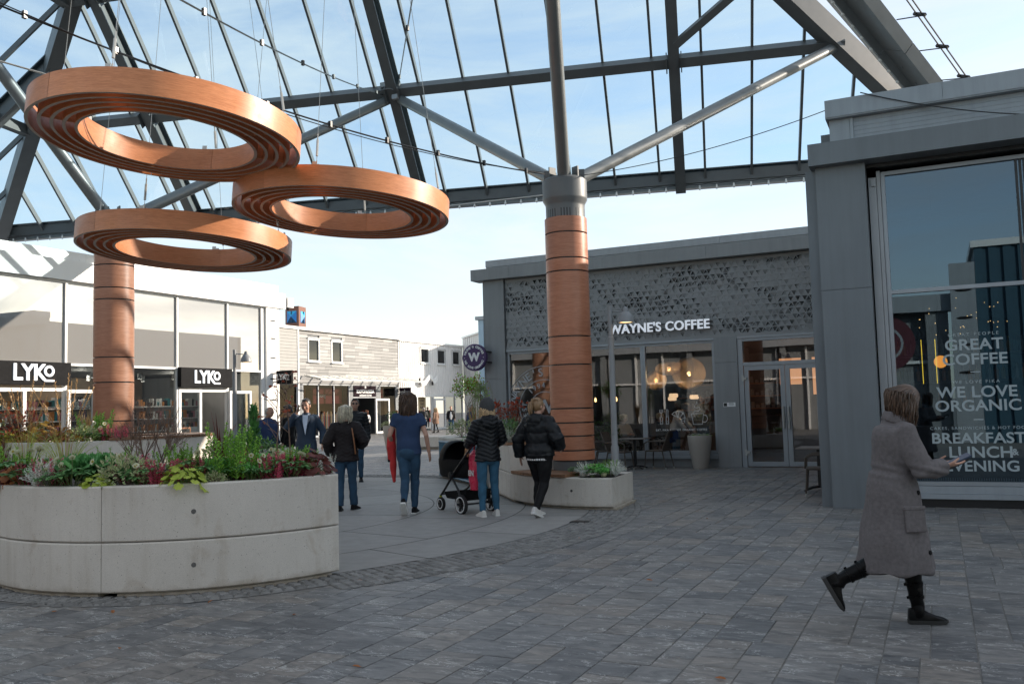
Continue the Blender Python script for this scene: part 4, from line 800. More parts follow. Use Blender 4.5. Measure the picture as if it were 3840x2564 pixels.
# ------------------------------------------------------------------ glass canopy
th = R_(13.5); SL = R_(46); TS = math.tan(SL); KX = .743
ce = Vector((math.cos(th), math.sin(th), 0)); cm = Vector((math.sin(th), -math.cos(th), 0)); P0 = Vector((-2.44, 21.9, 6.88))
def W(a, bh, z=0): return P0+ce*a+cm*bh+Vector((0,0,z))
def roofz(bh): return bh*TS
AL, AR, DP = -22.5, 3.5, 14.4; HR = DP/2; ZR = HR*TS; RL, RR = AL+HR/KX, AR-HR/KX
canopy = thing('glass_canopy', 'hipped glass canopy on dark steel beams spanning the square', 'canopy', tuple(W(-9.5, 7.2, -6.88)))
def canopy_build():
    P = lambda n, m, fn: part(canopy, n, m, fn)
    nf = Vector((0,0,1))*math.cos(SL)-cm*math.sin(SL)               # far slope normal (outward)
    def lo(a, bh, d=.0, far=True): return W(a, bh, roofz(bh))+(nf if far else Vector((0,0,1))*math.cos(SL)+cm*math.sin(SL))*d
    # eave beam (deep welded box with a lower flange)
    for n_, bh in (('eave_beam', 0), ('eave_beam', DP)):
        def eb(b, bh=bh):
            b.beam(W(AL-.1, bh, .12), W(AR+.1, bh, .12), .30, .30); b.beam(W(AL-.1, bh+.16*(1 if bh == 0 else -1), .1), W(AR+.1, bh+.16*(1 if bh == 0 else -1), .1), .02, .26)
            b.beam(W(AL-.1, bh, .29), W(AR+.1, bh, .29), .42, .03)
        P(n_, MT['steel'], eb)
    P('eave_channel', MT['steel_light'], lambda b: b.beam(W(AL, .02, -.09), W(AR, .02, -.09), .2, .11))
    # purlins on the far and near slopes
    for bh, a0, a1 in ((2.22, AL+2.22/KX, AR-2.22/KX), (4.3, AL+4.3/KX, AR-4.3/KX)):
        P('purlin', MT['steel'], lambda b: b.beam(lo(a0, bh, -.16), lo(a1, bh, -.16), .22, .26, nf))
        P('purlin', MT['steel'], lambda b: b.beam(W(a0, DP-bh, roofz(bh)-.15), W(a1, DP-bh, roofz(bh)-.15), .22, .26))
    P('ridge_beam', MT['steel'], lambda b: b.beam(W(RL, HR, ZR), W(RR, HR, ZR), .25, .35))
    # main rafters
    for a in (-16.0, -9.55, -3.05):
        top = min(HR, (a-AL)*KX, (AR-a)*KX)
        P('rafter', MT['steel'], lambda b: b.ibeam(lo(a, -.05, -.10), lo(a, top, -.10), .24, .42, nf, .03))
        P('rafter', MT['steel'], lambda b: b.ibeam(W(a, DP, -.1), W(a, DP-top, roofz(top)-.1), .24, .42, Vector((0,0,1))*math.cos(SL)+cm*math.sin(SL), .03))
    for a in (-16, -9.55, -3.05):
        for bh in (2.22, 4.3):
            c = lo(a, bh, -.2)
            for s_ in (-1, 1): P('joint_plate', MT['steel'], lambda b: b.beam(c+ce*(.16*s_)-nf*.2, c+ce*(.16*s_)+nf*.16, .025, .34, ce.cross(nf)))
    # hips
    for e0, e1 in ((W(AL, 0), W(RL, HR, ZR)), (W(AR, 0), W(RR, HR, ZR)), (W(AL, DP), W(RL, HR, ZR)), (W(AR, DP), W(RR, HR, ZR))):
        P('hip_beam', MT['steel'], lambda b: b.beam(e0-Vector((0,0,.12)), e1-Vector((0,0,.12)), .34, .46))
    # glazing bars
    n = 0
    for s_ in range(-21, 4):
        a = -9.55+1.083*(s_+9); a = AL+.55+1.083*(s_+21)
        if min(abs(a+16.0), abs(a+9.55), abs(a+3.05)) < .25 or a > AR-.3: continue
        top = min(HR, (a-AL)*KX, (AR-a)*KX)
        if top > .5:
            P('glazing_bar', MT['steel'], lambda b: b.beam(lo(a, .1, -.02), lo(a, top, -.02), .055, .13, nf))
            P('glazing_bar', MT['steel'], lambda b: b.beam(W(a, DP-.1, .1*TS), W(a, DP-top, roofz(top)), .055, .13))
    # left end slope
    SS = TS*KX
    def le(d, bh, dz=0): return W(AL+d, bh, d*SS+dz)
    for d in (2.22/KX, 4.3/KX): P('purlin', MT['steel'], lambda b: b.beam(le(d, d*KX, -.15), le(d, DP-d*KX, -.15), .22, .26))
    for bh in (3.4, 7.2, 11.0):
        top = min(bh, DP-bh)/KX; P('rafter', MT['steel'], lambda b: b.ibeam(le(0, bh, -.1), le(top, bh, -.1), .24, .42, (-.6*ce.x, -.6*ce.y, .8), .03))
    for i in range(12):
        bh = 1.15+1.1*i
        if min(abs(bh-3.4), abs(bh-7.2), abs(bh-11)) < .3: continue
        top = min(bh, DP-bh)/KX; P('glazing_bar', MT['steel'], lambda b: b.beam(le(0, bh), le(top, bh), .055, .13, (-.6*ce.x, -.6*ce.y, .8)))
    P('eave_beam', MT['steel'], lambda b: b.beam(W(AL, 0, .05), W(AL, DP, .05), .30, .36))
    # raised verge girder on the right end: runs up from the corner in the plane of the end slope
    us = (-ce+Vector((0,0,SS))).normalized(); ns = us.cross(cm).normalized(); C = W(AR, 0)
    q = lambda m_, u: C+cm*m_+us*u
    def verge(b):
        d = Vector((1, 1.07)).normalized(); pn = Vector((d.y, -d.x))
        for t0, t1 in ((.3, 4.1), (4.12, 8.2)):
            for o, wd, dp in ((.40, .62, .06),):
                A, B = d*t0+pn*o, d*t1+pn*o; b.beam(q(A.x, A.y), q(B.x, B.y), wd, dp, ns)
            A, B = d*t0+pn*.10, d*t1+pn*.10; b.beam(q(A.x, A.y)-ns*.08, q(B.x, B.y)-ns*.08, .05, .22, ns)
            A, B = d*t0+pn*.72, d*t1+pn*.72; b.beam(q(A.x, A.y)+ns*.05, q(B.x, B.y)+ns*.05, .06, .26, ns)
        for t in np.arange(.8, 8, .55): A = d*t+pn*.28; b.ell(q(A.x, A.y)-ns*.035, (.02,)*3, 6, 4)
    P('verge_girder', MT['steel_light'], verge)
    P('verge_soffit', MT['white_sheet'], lambda b: b.beam(q(.35, .62), q(5.2, 6.2), .13, .03, ns))
    def rail(b):
        d = Vector((1, 1.0)).normalized(); pn = Vector((d.y, -d.x))
        for o in (1.12, 1.26): A, B = d*-.2+pn*o, d*8+pn*o; b.tube([q(A.x, A.y)+ns*.25, q(B.x, B.y)+ns*.25], .014, 6)
        for t in np.arange(.2, 8, .95):
            A, B = d*t+pn*1.05, d*t+pn*1.33; b.beam(q(A.x, A.y)+ns*.25, q(B.x, B.y)+ns*.25, .05, .05, ns); A = d*t+pn*.75; b.tube([q(A.x, A.y)+ns*.1, q(B.x, B.y)+ns*.24], .012, 5)
    P('roof_rail', MT['black'], rail)
    # panes
    def gl(b):
        k = .03
        b.add([lo(AL+.2, .08, .05), lo(AR-.2, .08, .05), lo(RR, HR, .05), lo(RL, HR, .05)], [(0,1,2,3)])
        b.add([W(AL+.2, DP-.08, .1), W(RL, HR, ZR+.05), W(RR, HR, ZR+.05), W(AR-.2, DP-.08, .1)], [(0,1,2,3)])
        b.add([W(AL, .1, .1), W(RL, HR, ZR+.05), W(AL, DP-.1, .1)], [(0,1,2)])
    P('roof_pane', MT['roof_glass'], gl)
    for q0, q1 in ((lo(-3.0, 2.5, -.25), lo(-1.2, 3.45, -.25)), (lo(-16, 4.3, -.25), lo(-14, 5.4, -.25))): P('roof_brace', MT['steel'], lambda b: b.beam(q0, q1, .16, .16, nf))
    P('roof_post', MT['steel_light'], lambda b: b.tube([W(.05, .2, -1.3), W(.05, .2, -.1)], .07, 12))
canopy_build()
# columns with veneer cladding and tubular struts
CR = Vector((-5.46, 13.68, 0)); CLF = Vector((-13.83, 11.77, 0))
def column(c, lab, ends):
    t = thing('canopy_column', lab, 'column', c)
    bands = [.68, .845, 1.075, 1.29, 1.52, 2.23, 2.69, 3.76, 3.975, 4.40, 4.67]
    def clad(b):
        for z0, z1 in zip(bands, bands[1:]):
            b.lathe([(.30, z0+.012), (.352, z0+.012), (.352, z1-.012), (.30, z1-.012)], 56, (0,0,0), 0, True)
    m = MB(); clad(m); o = m.build('cladding', MT['wood_col'], t)
    m = MB(); m.tube([(0,0,0), (0,0,4.8)], .325, 40); m.build('core', MT['black'], t)
    m = MB(); m.lathe([(.33, 0), (.33, .665), (.3, .67)], 48); m.build('base_sleeve', MT['steel'], t)
    m = MB(); m.lathe([(.30,4.64), (.325,4.66), (.325,4.86), (.33,4.9), (.37,4.97), (.372,5.0), (.372,5.30), (.33,5.34), (0,5.34)], 48)
    for k in range(8):
        a = R_(45*k+20); m.box(.2, -.012, 5.3, .34, .012, 5.5, 0, Matrix.Rotation(a, 4, 'Z'))
    m.build('capital', MT['steel'], t)
    for e in ends:
        e = Vector(e)-Vector(c); s = Vector((0,0,5.30)); d = (e-s).normalized(); m = MB(); m.tube([s+Vector((d.x,d.y,0))*.16+d*.05, e], .105, 20); m.build('strut', MT['steel_light'], t)
    return t
N1 = W(-9.6, 2.2, 2.05)
column(CR, 'wood-clad round column rising behind the bench planter in front of the cafe', [N1+ce*.12, W(.35, 2.3, 2.15), W(-4.3, 12.2, 2.2)])
column(CLF, 'wood-clad round column standing among flowers in front of the glass shop', [N1-ce*.12, W(-19.1, 2.3, 2.1), W(-15.0, 11.0, 2.9)])
# bulbs on a cable under the far eave and along the verge
def bulbs():
    t = thing('string_lights', 'festoon of small white bulbs hanging under the far eave beam', 'string lights', tuple(W(-9.5, .12, -.2)))
    pts = []; k = 0; a = AL+.3
    while a < AR: pts.append(a); a += .40
    o = Vector(t.location); cm_ = MB(); r = random.Random(2)
    cab = []
    for i, a in enumerate(pts): cab += [W(a, .2, -.10)-o, W(a+.2, .2, -.07)-o]
    cm_.tube(cab, .008, 4); cm_.build('cable', MT['black'], t)
    b0 = MB(); b0.lathe([(0,.0), (.02,.0), (.022,-.04), (.034,-.075), (.03,-.10), (.012,-.115), (0,-.118)], 10); me = b0.mesh('bulb', MT['bulb'])
    for a in pts[:96]:
        ob = bpy.data.objects.new('bulb', me); COL.objects.link(ob); ob.parent = t; ob.location = W(a, .2, -.11)-o
    us = (-ce+Vector((0,0,TS*KX))).normalized(); C = W(AR, 0); d = Vector((1, 1.07)).normalized(); pn = Vector((d.y, -d.x))
    t = thing('string_lights', 'festoon of white bulbs running up the raised verge girder', 'string lights', tuple(C)); cab = []
    for i, s_ in enumerate(np.arange(.5, 8, .36)):
        A = d*s_-pn*.02; p = cm*A.x+us*A.y-Vector((0,0,.16)); cab.append(p); ob = bpy.data.objects.new('bulb', me); COL.objects.link(ob); ob.parent = t; ob.location = p; ob.scale = (1.15,)*3
    m = MB(); m.tube(cab, .011, 4); m.build('cable', MT['black'], t)
MT['bulb'] = mat('milk_bulb', (.82, .82, .80), .25, 0, .02, 5)
bulbs()
def sagline(b, p, q, sag, r, n=24):
    p = Vector(p); q = Vector(q); b.tube([p.lerp(q, i/n)-Vector((0,0,sag*4*(i/n)*(1-i/n))) for i in range(n+1)], r, 5)
def cable(lab, p, q, sag, r=.009, clips=0, mt='black'):
    t = thing('cable', lab, 'cable', tuple((Vector(p)+Vector(q))/2)); m = MB(); sagline(m, p, q, sag, r)
    for i in range(clips):
        u = (i+.5)/clips; c = Vector(p).lerp(Vector(q), u)-Vector((0,0,sag*4*u*(1-u))); m.box(c.x-.02, c.y-.02, c.z-.03, c.x+.02, c.y+.02, c.z+.05)
    m.build('wire', MT[mt], t, world=True)
# ------------------------------------------------------------------ ring lights
def ring_light(c, n, lab, tops):
    t = thing('ring_pendant', lab, 'ring light', c, 0, 'wooden ring pendants over the square')
    t.rotation_euler = Vector((0,0,1)).rotation_difference(Vector(n).normalized()).to_euler()
    rad = [1.5, 1.375, 1.25, 1.125, 1.0]
    for k, r in enumerate(rad):
        m = MB(); s0 = R_(25+50*k); h0, tk = (.0, .036)
        for j in range(3):
            a0 = s0+j*2*math.pi/3+.002; a1 = s0+(j+1)*2*math.pi/3-.002
            m.lathe([(r, h0), (r, .27)], 56, (0,0,0), 0, True, None, a0, a1); m.lathe([(r-tk, .27), (r-tk, h0)], 56, (0,0,0), 0, True, None, a0, a1)
            m.lathe([(r-tk, h0), (r, h0)], 56, (0,0,0), 1, False, None, a0, a1); m.lathe([(r, .27), (r-tk, .27)], 56, (0,0,0), 1, False, None, a0, a1)
        m.build('hoop', [MT['wood'], MT['ring_edge']], t)
    for k in range(8):
        a = R_(10+45*k); M = Matrix.Rotation(a, 4, 'Z'); m = MB(); m.box(1.001, -.012, .03, 1.347, .012, .24, 0, M); m.build('spacer', MT['wood'], t)
    m = MB()
    for k in range(4):
        M = Matrix.Rotation(R_(22+90*k), 4, 'Z')
        for q in (1.0, 1.12, 1.25, 1.37, 1.47): m.box(q-.02, -.03, .27, q-.014, .03, .32, 0, M)
    m.build('hanger_bracket', MT['galv'], t)
    T = t.matrix_basis.inverted() if False else (Matrix.Translation(Vector(c)) @ Vector((0,0,1)).rotation_difference(Vector(n).normalized()).to_matrix().to_4x4()).inverted()
    for k, tp in enumerate(tops):
        m = MB(); tb = MB(); a = R_(22+90*k); p = Vector((1.37*math.cos(a), 1.37*math.sin(a), .30)); q = T @ Vector(tp); m.tube([p, q], .0045, 4)
        d = (q-p).normalized(); tb.tube([p, p+d*.06], .009, 5); tb.tube([p+d*.12, p+d*.34], .016, 6); tb.tube([p+d*.34, p+d*.42], .009, 5)
        wi = m.build('wire', MT['galv'], t); tb.build('turnbuckle', MT['galv'], wi)
ra, rb, rc = (-7.98, 7.55, 4.756), (-7.468, 10.22, 4.335), (-9.875, 9.68, 3.96)
up4 = lambda c: [(c[0]+dx, c[1]+dy, 12.2) for dx, dy in ((.35,.25), (-.3,.5), (-.5,-.3), (.4,-.4))]
ring_light(ra, (.040, .074, 1), 'largest-looking wooden ring pendant, hanging highest of the three', up4(ra))
ring_light(rb, (.045, .057, 1), 'wooden ring pendant hanging between the big ring and the bare sky', up4(rb))
ring_light(rc, (.030, .059, 1), 'lowest wooden ring pendant, hanging in front of the wood-clad column by the glass shop', up4(rc))
capR = CR+Vector((-.25, -.2, 5.42)); capL = CLF+Vector((0, -.2, 5.4))
cable('long black cable bundle sagging from the column capital past the big ring', capR, (-8.56, 5.57, 5.86), .25, .012, 9)
cable('thin black wire beside the sagging cable bundle by the big ring', capR+Vector((0,0,.03)), (-8.56, 5.5, 5.9), .33, .007)
cable('black cable from the roof joint to the upper left past the glass bars', N1+Vector((-.2,-.1,.1)), (-6.81, 6.4, 5.84), .12, .012, 6)
cable('short taut dark cable rising from the roof joint', N1+Vector((.15,-.1,.1)), (-5.56, 9.15, 6.75), 0, .011, 2)
cable('pale steel rod behind the top edge of the big ring', (-11.4, 6.2, 6.4), (-9.2, 9.3, 5.75), 0, .013, 0, 'galv')
cable('pale steel rod from the column capital to behind the middle ring', CR+Vector((-.35,-.1,5.1)), (-8.45, 13.68, 5.19), 0, .014, 0, 'galv')
cable('thin black cable from the column capital to the corner building roof', CR+Vector((.3,-.1,5.34)), (-1.25, 13.65, 5.80), .12, .007)
cable('black cable draped over the pale wall of the corner building', (-.78, 13.57, 5.95), (1.3, 13.57, 5.27), .06, .009)
def junction():
    t = thing('junction_box', 'grey cable junction boxes clamped at the roof joint', 'junction box', tuple(N1)); m = MB()
    for p in ((-.25,-.2,.12), (-.12,-.25,.28), (.18,-.22,-.05)): m.bbox(p[0]-.08, p[1]-.05, p[2]-.06, p[0]+.08, p[1]+.05, p[2]+.06, .01)
    m.lathe([(.11,0), (.125,.012), (.11,.024)], 16, (.05,-.3,.1), 0, True); m.build('box', MT['zinc_l'], t)
junction()
# ------------------------------------------------------------------ concrete planters
def arc_block(b, c, Rr, a0, a1, z0, z1, tk=.12, bv=.012, n=20, mi=0):
    prof = [(Rr-tk, z0), (Rr-bv, z0), (Rr, z0+bv), (Rr, z1-bv), (Rr-bv, z1), (Rr-tk, z1)]; g_ = .003/Rr
    b.lathe(prof+[prof[0]], n, (c[0], c[1], 0), mi, False, None, a0+g_, a1-g_)
    for a, rev in ((a0+g_, 0), (a1-g_, 1)):
        vs = [(c[0]+r*math.cos(a), c[1]+r*math.sin(a), z) for r, z in prof]; b.add(vs, [tuple(range(6)) if rev else tuple(range(5, -1, -1))], mi)
FP = (-7.3, 7.5); FR = 2.1; FH = .97
AB = -.213; AJ = math.atan2(-1.93, .66)
def front_planter():
    t = thing('planter', 'large curved pale concrete planter in the foreground, two courses high, full of flowers', 'planter', (FP[0], FP[1], 0), 0, 'curved concrete planters')
    js = [AB, AJ, AJ-1.05, AJ-2.0]
    for a1, a0 in zip(js, js[1:]):
        for z0, z1 in ((.055, .482), (.49, FH)):
            m = MB(); arc_block(m, (0,0), FR, a0, a1, z0, z1); m.build('concrete_block', MT['conc'], t)
    m = MB(); arc_block(m, (0,0), FR-.035, AJ+.06, AB-.03, 0, .052, .14); arc_block(m, (0,0), FR-.035, js[3], AJ-.02, 0, .052, .14); m.build('plinth', MT['conc'], t)
    pB = Vector((FR*math.cos(AB), FR*math.sin(AB), 0)); pE = Vector((FR*math.cos(js[3]), FR*math.sin(js[3]), 0)); pM = Vector((-.55, 1.55, 0))
    for p, q in ((pB, pM), (pM, pE)):
        for z0, z1 in ((.055, .482), (.49, FH)):
            d = (q-p).normalized(); nrm = Vector((-d.y, d.x, 0)); m = MB(); m.beam(p+nrm*.062+d*.003+Vector((0,0,(z0+z1)/2)), q+nrm*.062-d*.003+Vector((0,0,(z0+z1)/2)), .12, z1-z0); m.build('concrete_block', MT['conc'], t)
    m = MB(); pts = [(FR-.1)*1 for _ in range(3)]
    poly = [((FR-.1)*math.cos(a), (FR-.1)*math.sin(a)) for a in np.linspace(js[3], AB, 30)]+[(pM.x, pM.y)]
    m.prism(poly, .6, .925); m.build('soil', MT['soil'], t)
    m = MB()
    for ax, az in ((math.atan2(-1.60, 1.36), .73), (math.atan2(-1.60, 1.36), .27), (-1.975, .73), (-1.975, .27)):
        M = Matrix.Translation((FR*math.cos(ax), FR*math.sin(ax), az)) @ Matrix.Rotation(ax, 4, 'Z') @ Matrix.Rotation(R_(90), 4, 'Y'); m.lathe([(0,.004), (.018,.004), (.021,.001), (.021,-.01)], 16, (0,0,0), 0, True, M)
    m.build('plug', mat('plug', (.12, .115, .11), .8), t)
front_planter()
def smooth(path, n=6):
    P = [Vector((x, y, 0)) for x, y in path]; out = []
    for i in range(len(P)-1):
        p0, p1, p2, p3 = P[max(i-1,0)], P[i], P[i+1], P[min(i+2, len(P)-1)]
        for j in range(n):
            u = j/n; out.append(.5*((2*p1)+(-p0+p2)*u+(2*p0-5*p1+4*p2-p3)*u*u+(-p0+3*p1-3*p2+p3)*u**3))
    return out+[P[-1]]
def strip_block(b, pts, tk, z0, z1, bv=.012, mi=0, rsgn=1):
    vs = []; k = len(pts)
    for i, p in enumerate(pts):
        d = (pts[min(i+1,k-1)]-pts[max(i-1,0)]).normalized(); nr = Vector((-d.y, d.x, 0))*rsgn
        for o, z in ((tk, z0), (bv, z0), (0, z0+bv), (0, z1-bv), (bv, z1), (tk, z1)): q = p+nr*o; vs.append((q.x, q.y, z))
    fs = [(i*6+j, (i+1)*6+j, (i+1)*6+(j+1) % 6, i*6+(j+1) % 6) for i in range(k-1) for j in range(6)]+[tuple(range(6)), tuple((k-1)*6+j for j in range(5, -1, -1))]
    b.add(vs, fs, mi)
LOWP = [(-6.45,13.34), (-6.02,12.95), (-5.52,12.68), (-4.98,12.54), (-4.42,12.56)]
HIP_ = [(-10.5,17.95), (-9.5,16.95), (-8.55,15.95), (-7.7,14.95), (-6.98,14.05), (-6.46,13.35)]
def right_planter():
    t = thing('planter', 'curved pale concrete planter with stepped wooden bench around the cafe-side column', 'planter', (-5.4, 13.2, 0), 0, 'curved concrete planters')
    lo_ = smooth(LOWP); hi_ = smooth(HIP_); B = lambda n, m, fn: part(t, n, m, fn)
    B('concrete_block', MT['conc'], lambda b: strip_block(b, lo_, 1.25, .055, .482))
    B('concrete_block', MT['conc'], lambda b: strip_block(b, hi_[19:], .9, .055, .482)); B('concrete_block', MT['conc'], lambda b: strip_block(b, hi_[19:], .9, .488, .93))
    B('concrete_block', MT['conc'], lambda b: strip_block(b, hi_[:13], .95, .055, .95, .03)); B('concrete_block', MT['conc'], lambda b: strip_block(b, hi_[12:20], .93, .055, .95, .03))
    ins = [p+Vector((.06,.06,0)) for p in lo_]
    B('plinth', MT['conc'], lambda b: (strip_block(b, ins[4:], 1.1, 0, .052), strip_block(b, [p+Vector((.05,.05,0)) for p in hi_], .8, 0, .052)))
    def planks(b, pts, z, dep, step=.105):
        acc = 0
        L_ = [pts[0]]; 
        tot = [0]
        for p, q in zip(pts, pts[1:]): tot.append(tot[-1]+(q-p).length)
        s = 0
        while s < tot[-1]-step:
            def at(u):
                for i in range(len(pts)-1):
                    if tot[i+1] >= u: return pts[i].lerp(pts[i+1], (u-tot[i])/max(1e-6, tot[i+1]-tot[i]))
                return pts[-1]
            p, q = at(s+.005), at(s+step-.005); d = (q-p).normalized(); n_ = Vector((-d.y, d.x, 0)); k = .75
            vs = [p-n_*.015, q-n_*.015, q.lerp(p, (1-k)*0)+n_*dep, p+n_*dep]; b.add([(v.x, v.y, z) for v in vs]+[(v.x, v.y, z+.045) for v in vs], [(3,2,1,0), (4,5,6,7), (0,1,5,4), (1,2,6,5), (2,3,7,6), (3,0,4,7)]); s += step
    B('bench_planks', MT['plank'], lambda b: planks(b, lo_[1:18], .484, .62)); B('bench_planks', MT['plank'], lambda b: planks(b, hi_[20:30], .932, .5))
    def soil(b, sp):
        for pts, i0, i1, z, w0, w1 in (sp,):
            P_ = pts[i0:i1]; a = []; c = []
            for k, p in enumerate(P_):
                d = (P_[min(k+1,len(P_)-1)]-P_[max(k-1,0)]).normalized(); n_ = Vector((-d.y, d.x, 0)); a.append(p+n_*w0); c.append(p+n_*w1)
            b.add([(v.x, v.y, z) for v in a+c[::-1]], [tuple(range(len(a)*2))])
    [B('soil', MT['soil'], lambda b: soil(b, sp)) for sp in ((lo_, 18, len(lo_), .484, .08, .8), (hi_, 4, 21, .952, .12, .85))]
    M = lambda p, a: Matrix.Translation(p) @ Matrix.Rotation(a, 4, 'Z') @ Matrix.Rotation(R_(90), 4, 'Y')
    B('plug', mat('plug2', (.08, .08, .08), .8), lambda b: b.lathe([(0,.004), (.02,.004), (.022,-.01)], 14, (0,0,0), 0, True, M((-5.06, 12.55, .29), R_(-105))))
    # blue slatted seat back fixed to the long side facing the square
    def slats(b, rail):
        pts = hi_[1:20]; tot = [0]
        for p, q in zip(pts, pts[1:]): tot.append(tot[-1]+(q-p).length)
        s = .15
        def at(u):
            for i in range(len(pts)-1):
                if tot[i+1] >= u: return pts[i].lerp(pts[i+1], (u-tot[i])/(tot[i+1]-tot[i])), (pts[i+1]-pts[i]).normalized()
            return pts[-1], (pts[-1]-pts[-2]).normalized()
        if rail:
            for z in (.10, .84): b.tube([at(u)[0]-Vector((-at(u)[1].y, at(u)[1].x, 0))*.05+Vector((0,0,z)) for u in np.linspace(.1, tot[-1]-.1, 30)], .028, 6)
            return
        while s < tot[-1]-.1:
            p, d = at(s); n_ = Vector((-d.y, d.x, 0)); b.beam(p-n_*.06+Vector((0,0,.10)), p-n_*.06+Vector((0,0,.84)), .035, .02, n_); s += .075
    B('slats', MT['blue'], lambda b: slats(b, 0)); B('slat_rail', MT['blue'], lambda b: slats(b, 1))
right_planter()
def rear_planter():
    t = thing('planter', 'tall round concrete planter with plank seat around the column by the glass shop', 'planter', tuple(CLF), 0, 'curved concrete planters'); h = 1.2
    for k in range(6):
        a0 = R_(-70+60*k)
        for z0, z1 in ((.05, .6), (.608, h)): m = MB(); arc_block(m, (0,0), 1.75, a0, a0+R_(60), z0, z1); m.build('concrete_block', MT['conc'], t)
    m = MB(); m.lathe([(0, h-.09), (1.64, h-.09)], 40); m.build('soil', MT['soil'], t)
    m = MB()
    for i in range(26):
        a = R_(-40+6.2*i); m.box(.9, -.085, h+.002, 1.77, .085, h+.045, 0, Matrix.Rotation(a, 4, 'Z'))
    m.build('bench_planks', MT['plank'], t)
rear_planter()
t = thing('planter', 'small low concrete block planter in the distance past the blue slats', 'planter', (-18.3, 31.2, 0)); m = MB(); m.bbox(-1.0,-.3,.08,.5,.5,.52,.03); m.build('concrete_block', MT['conc'], t); m = MB(); m.box(-.9,-.2,0,.4,.4,.08); m.build('plinth', MT['conc'], t)
# ------------------------------------------------------------------ plants
Lm = {}
def lm(k, c0, c1, tr=.38, ro=.5): g_ = 1.0 if max(c1) > .5 or k in ('redleaf', 'autumn') else 1.45 if k in ('maroon', 'rust', 'dred', 'straw') else 1.6 if k in ('lime', 'yellow') else 3.0; Lm[k] = leafmat('leaf_'+k, mul(c0, g_), mul(c1, g_), tr, ro)
lm('heath', (.055,.12,.018), (.13,.24,.035)); lm('pink', (.16,.02,.045), (.34,.06,.10)); lm('palepink', (.32,.14,.16), (.42,.24,.24)); lm('lime', (.20,.27,.03), (.36,.42,.08)); lm('maroon', (.06,.018,.016), (.16,.05,.04))
lm('rust', (.22,.07,.025), (.38,.16,.06)); lm('hell', (.03,.075,.028), (.065,.13,.045), .2, .35); lm('cream', (.62,.62,.38), (.72,.72,.55)); lm('kale', (.035,.10,.035), (.07,.17,.055)); lm('kale2', (.06,.17,.05), (.12,.26,.08))
lm('var_g', (.05,.10,.03), (.10,.17,.05)); lm('var_c', (.50,.50,.26), (.62,.62,.40)); lm('silver', (.24,.26,.22), (.40,.42,.36)); lm('straw', (.30,.17,.07), (.44,.28,.13)); lm('reed', (.12,.15,.03), (.22,.24,.06)); lm('dred', (.055,.012,.012), (.14,.035,.03), .2, .35)
lm('conif', (.018,.06,.018), (.045,.12,.03), .15); lm('gloss', (.02,.05,.018), (.055,.10,.03), .12, .28); lm('brown', (.10,.045,.022), (.19,.09,.045)); lm('autumn', (.24,.05,.02), (.36,.22,.03)); lm('green', (.05,.13,.025), (.14,.24,.04)); lm('yellow', (.40,.32,.03), (.55,.46,.08)); lm('redleaf', (.22,.03,.02), (.42,.10,.05)); lm('white', (.62,.62,.56), (.75,.75,.70)); lm('olive', (.05,.075,.03), (.10,.13,.05))
MT['twig'] = mat('twig', (.16, .10, .075), .75, 0, .2, 20); MT['stalk'] = mat('stalk', (.10, .14, .04), .6, 0, .2, 20)
PR_ = random.Random(21)
def U(a, b): return PR_.uniform(a, b)
def leaf(b, p, d, n, l, w, mi=0, fold=.15, droop=0.):
    d = d.normalized(); s = d.cross(n); s = s.normalized() if s.length > 1e-4 else d.orthogonal().normalized(); n = s.cross(d)
    q = [p, p+d*l*.35+s*w*.5+n*fold*w, p+d*l*.75+s*w*.38+n*fold*w-n*droop*l*.5, p+d*l-n*droop*l, p+d*l*.75-s*w*.38+n*fold*w-n*droop*l*.5, p+d*l*.35-s*w*.5+n*fold*w, p+d*l*.5-n*droop*l*.2]
    b.add(q, [(0,1,6), (1,2,6), (2,3,6), (3,4,6), (4,5,6), (5,0,6)], mi)
def rdir(zmin=-.2, zmax=1.): 
    z = U(zmin, zmax); a = U(0, 2*math.pi); r = math.sqrt(max(0, 1-z*z)); return Vector((r*math.cos(a), r*math.sin(a), z))
def p_heather(h=.45, n=26, spread=.15, lean=.22, mis=(0,), dens=46, ll=.016, tipmi=None):
    b = MB()
    for i in range(n):
        a = U(0, 2*math.pi); r = spread*math.sqrt(U(0,1)); p = Vector((r*math.cos(a), r*math.sin(a), 0)); hh = h*U(.65, 1.05); ln = Vector((math.cos(a), math.sin(a), 0))*lean*(r/spread)+Vector((U(-.06,.06), U(-.06,.06), 1)); ln.normalize()
        b.tube([p, p+ln*hh], (.003, .0015), 3, len(mis)+(tipmi is not None))
        for k in range(dens):
            u = .12+.88*k/dens; t_ = k*2.4+U(0,.5); rr = .016*(1-.75*max(0, u-.75)/.25)*(h/.45)**.3; d = Vector((math.cos(t_), math.sin(t_), U(.5, 1.0)))
            leaf(b, p+ln*hh*u, d, ln, ll*2.0*(1.15-.4*u), ll*.9, (tipmi if tipmi is not None and u > .35 else mis[i % len(mis)]), .1)
    return b
def lobed(b, p, d, n, r, mi, lobes=7, cup=.15):
    d = d.normalized(); s = d.cross(n).normalized(); n = s.cross(d); c = p+d*r; vs = [c+n*cup*r*-.4]; k = lobes*4
    for i in range(k+1):
        t_ = math.pi+2*math.pi*i/k; rr = r*(1+.16*math.cos(lobes*t_)+U(-.05,.05))*(.55+.45*min(1, abs(t_-math.pi)*1.5) if abs(t_-math.pi) < .6 or abs(t_-3*math.pi) < .6 else 1)
        vs.append(c+d*rr*math.cos(t_)+s*rr*math.sin(t_)+n*(cup*rr*U(.0,.45)))
    b.add(vs, [(0, i, i+1) for i in range(1, k+1)], mi)
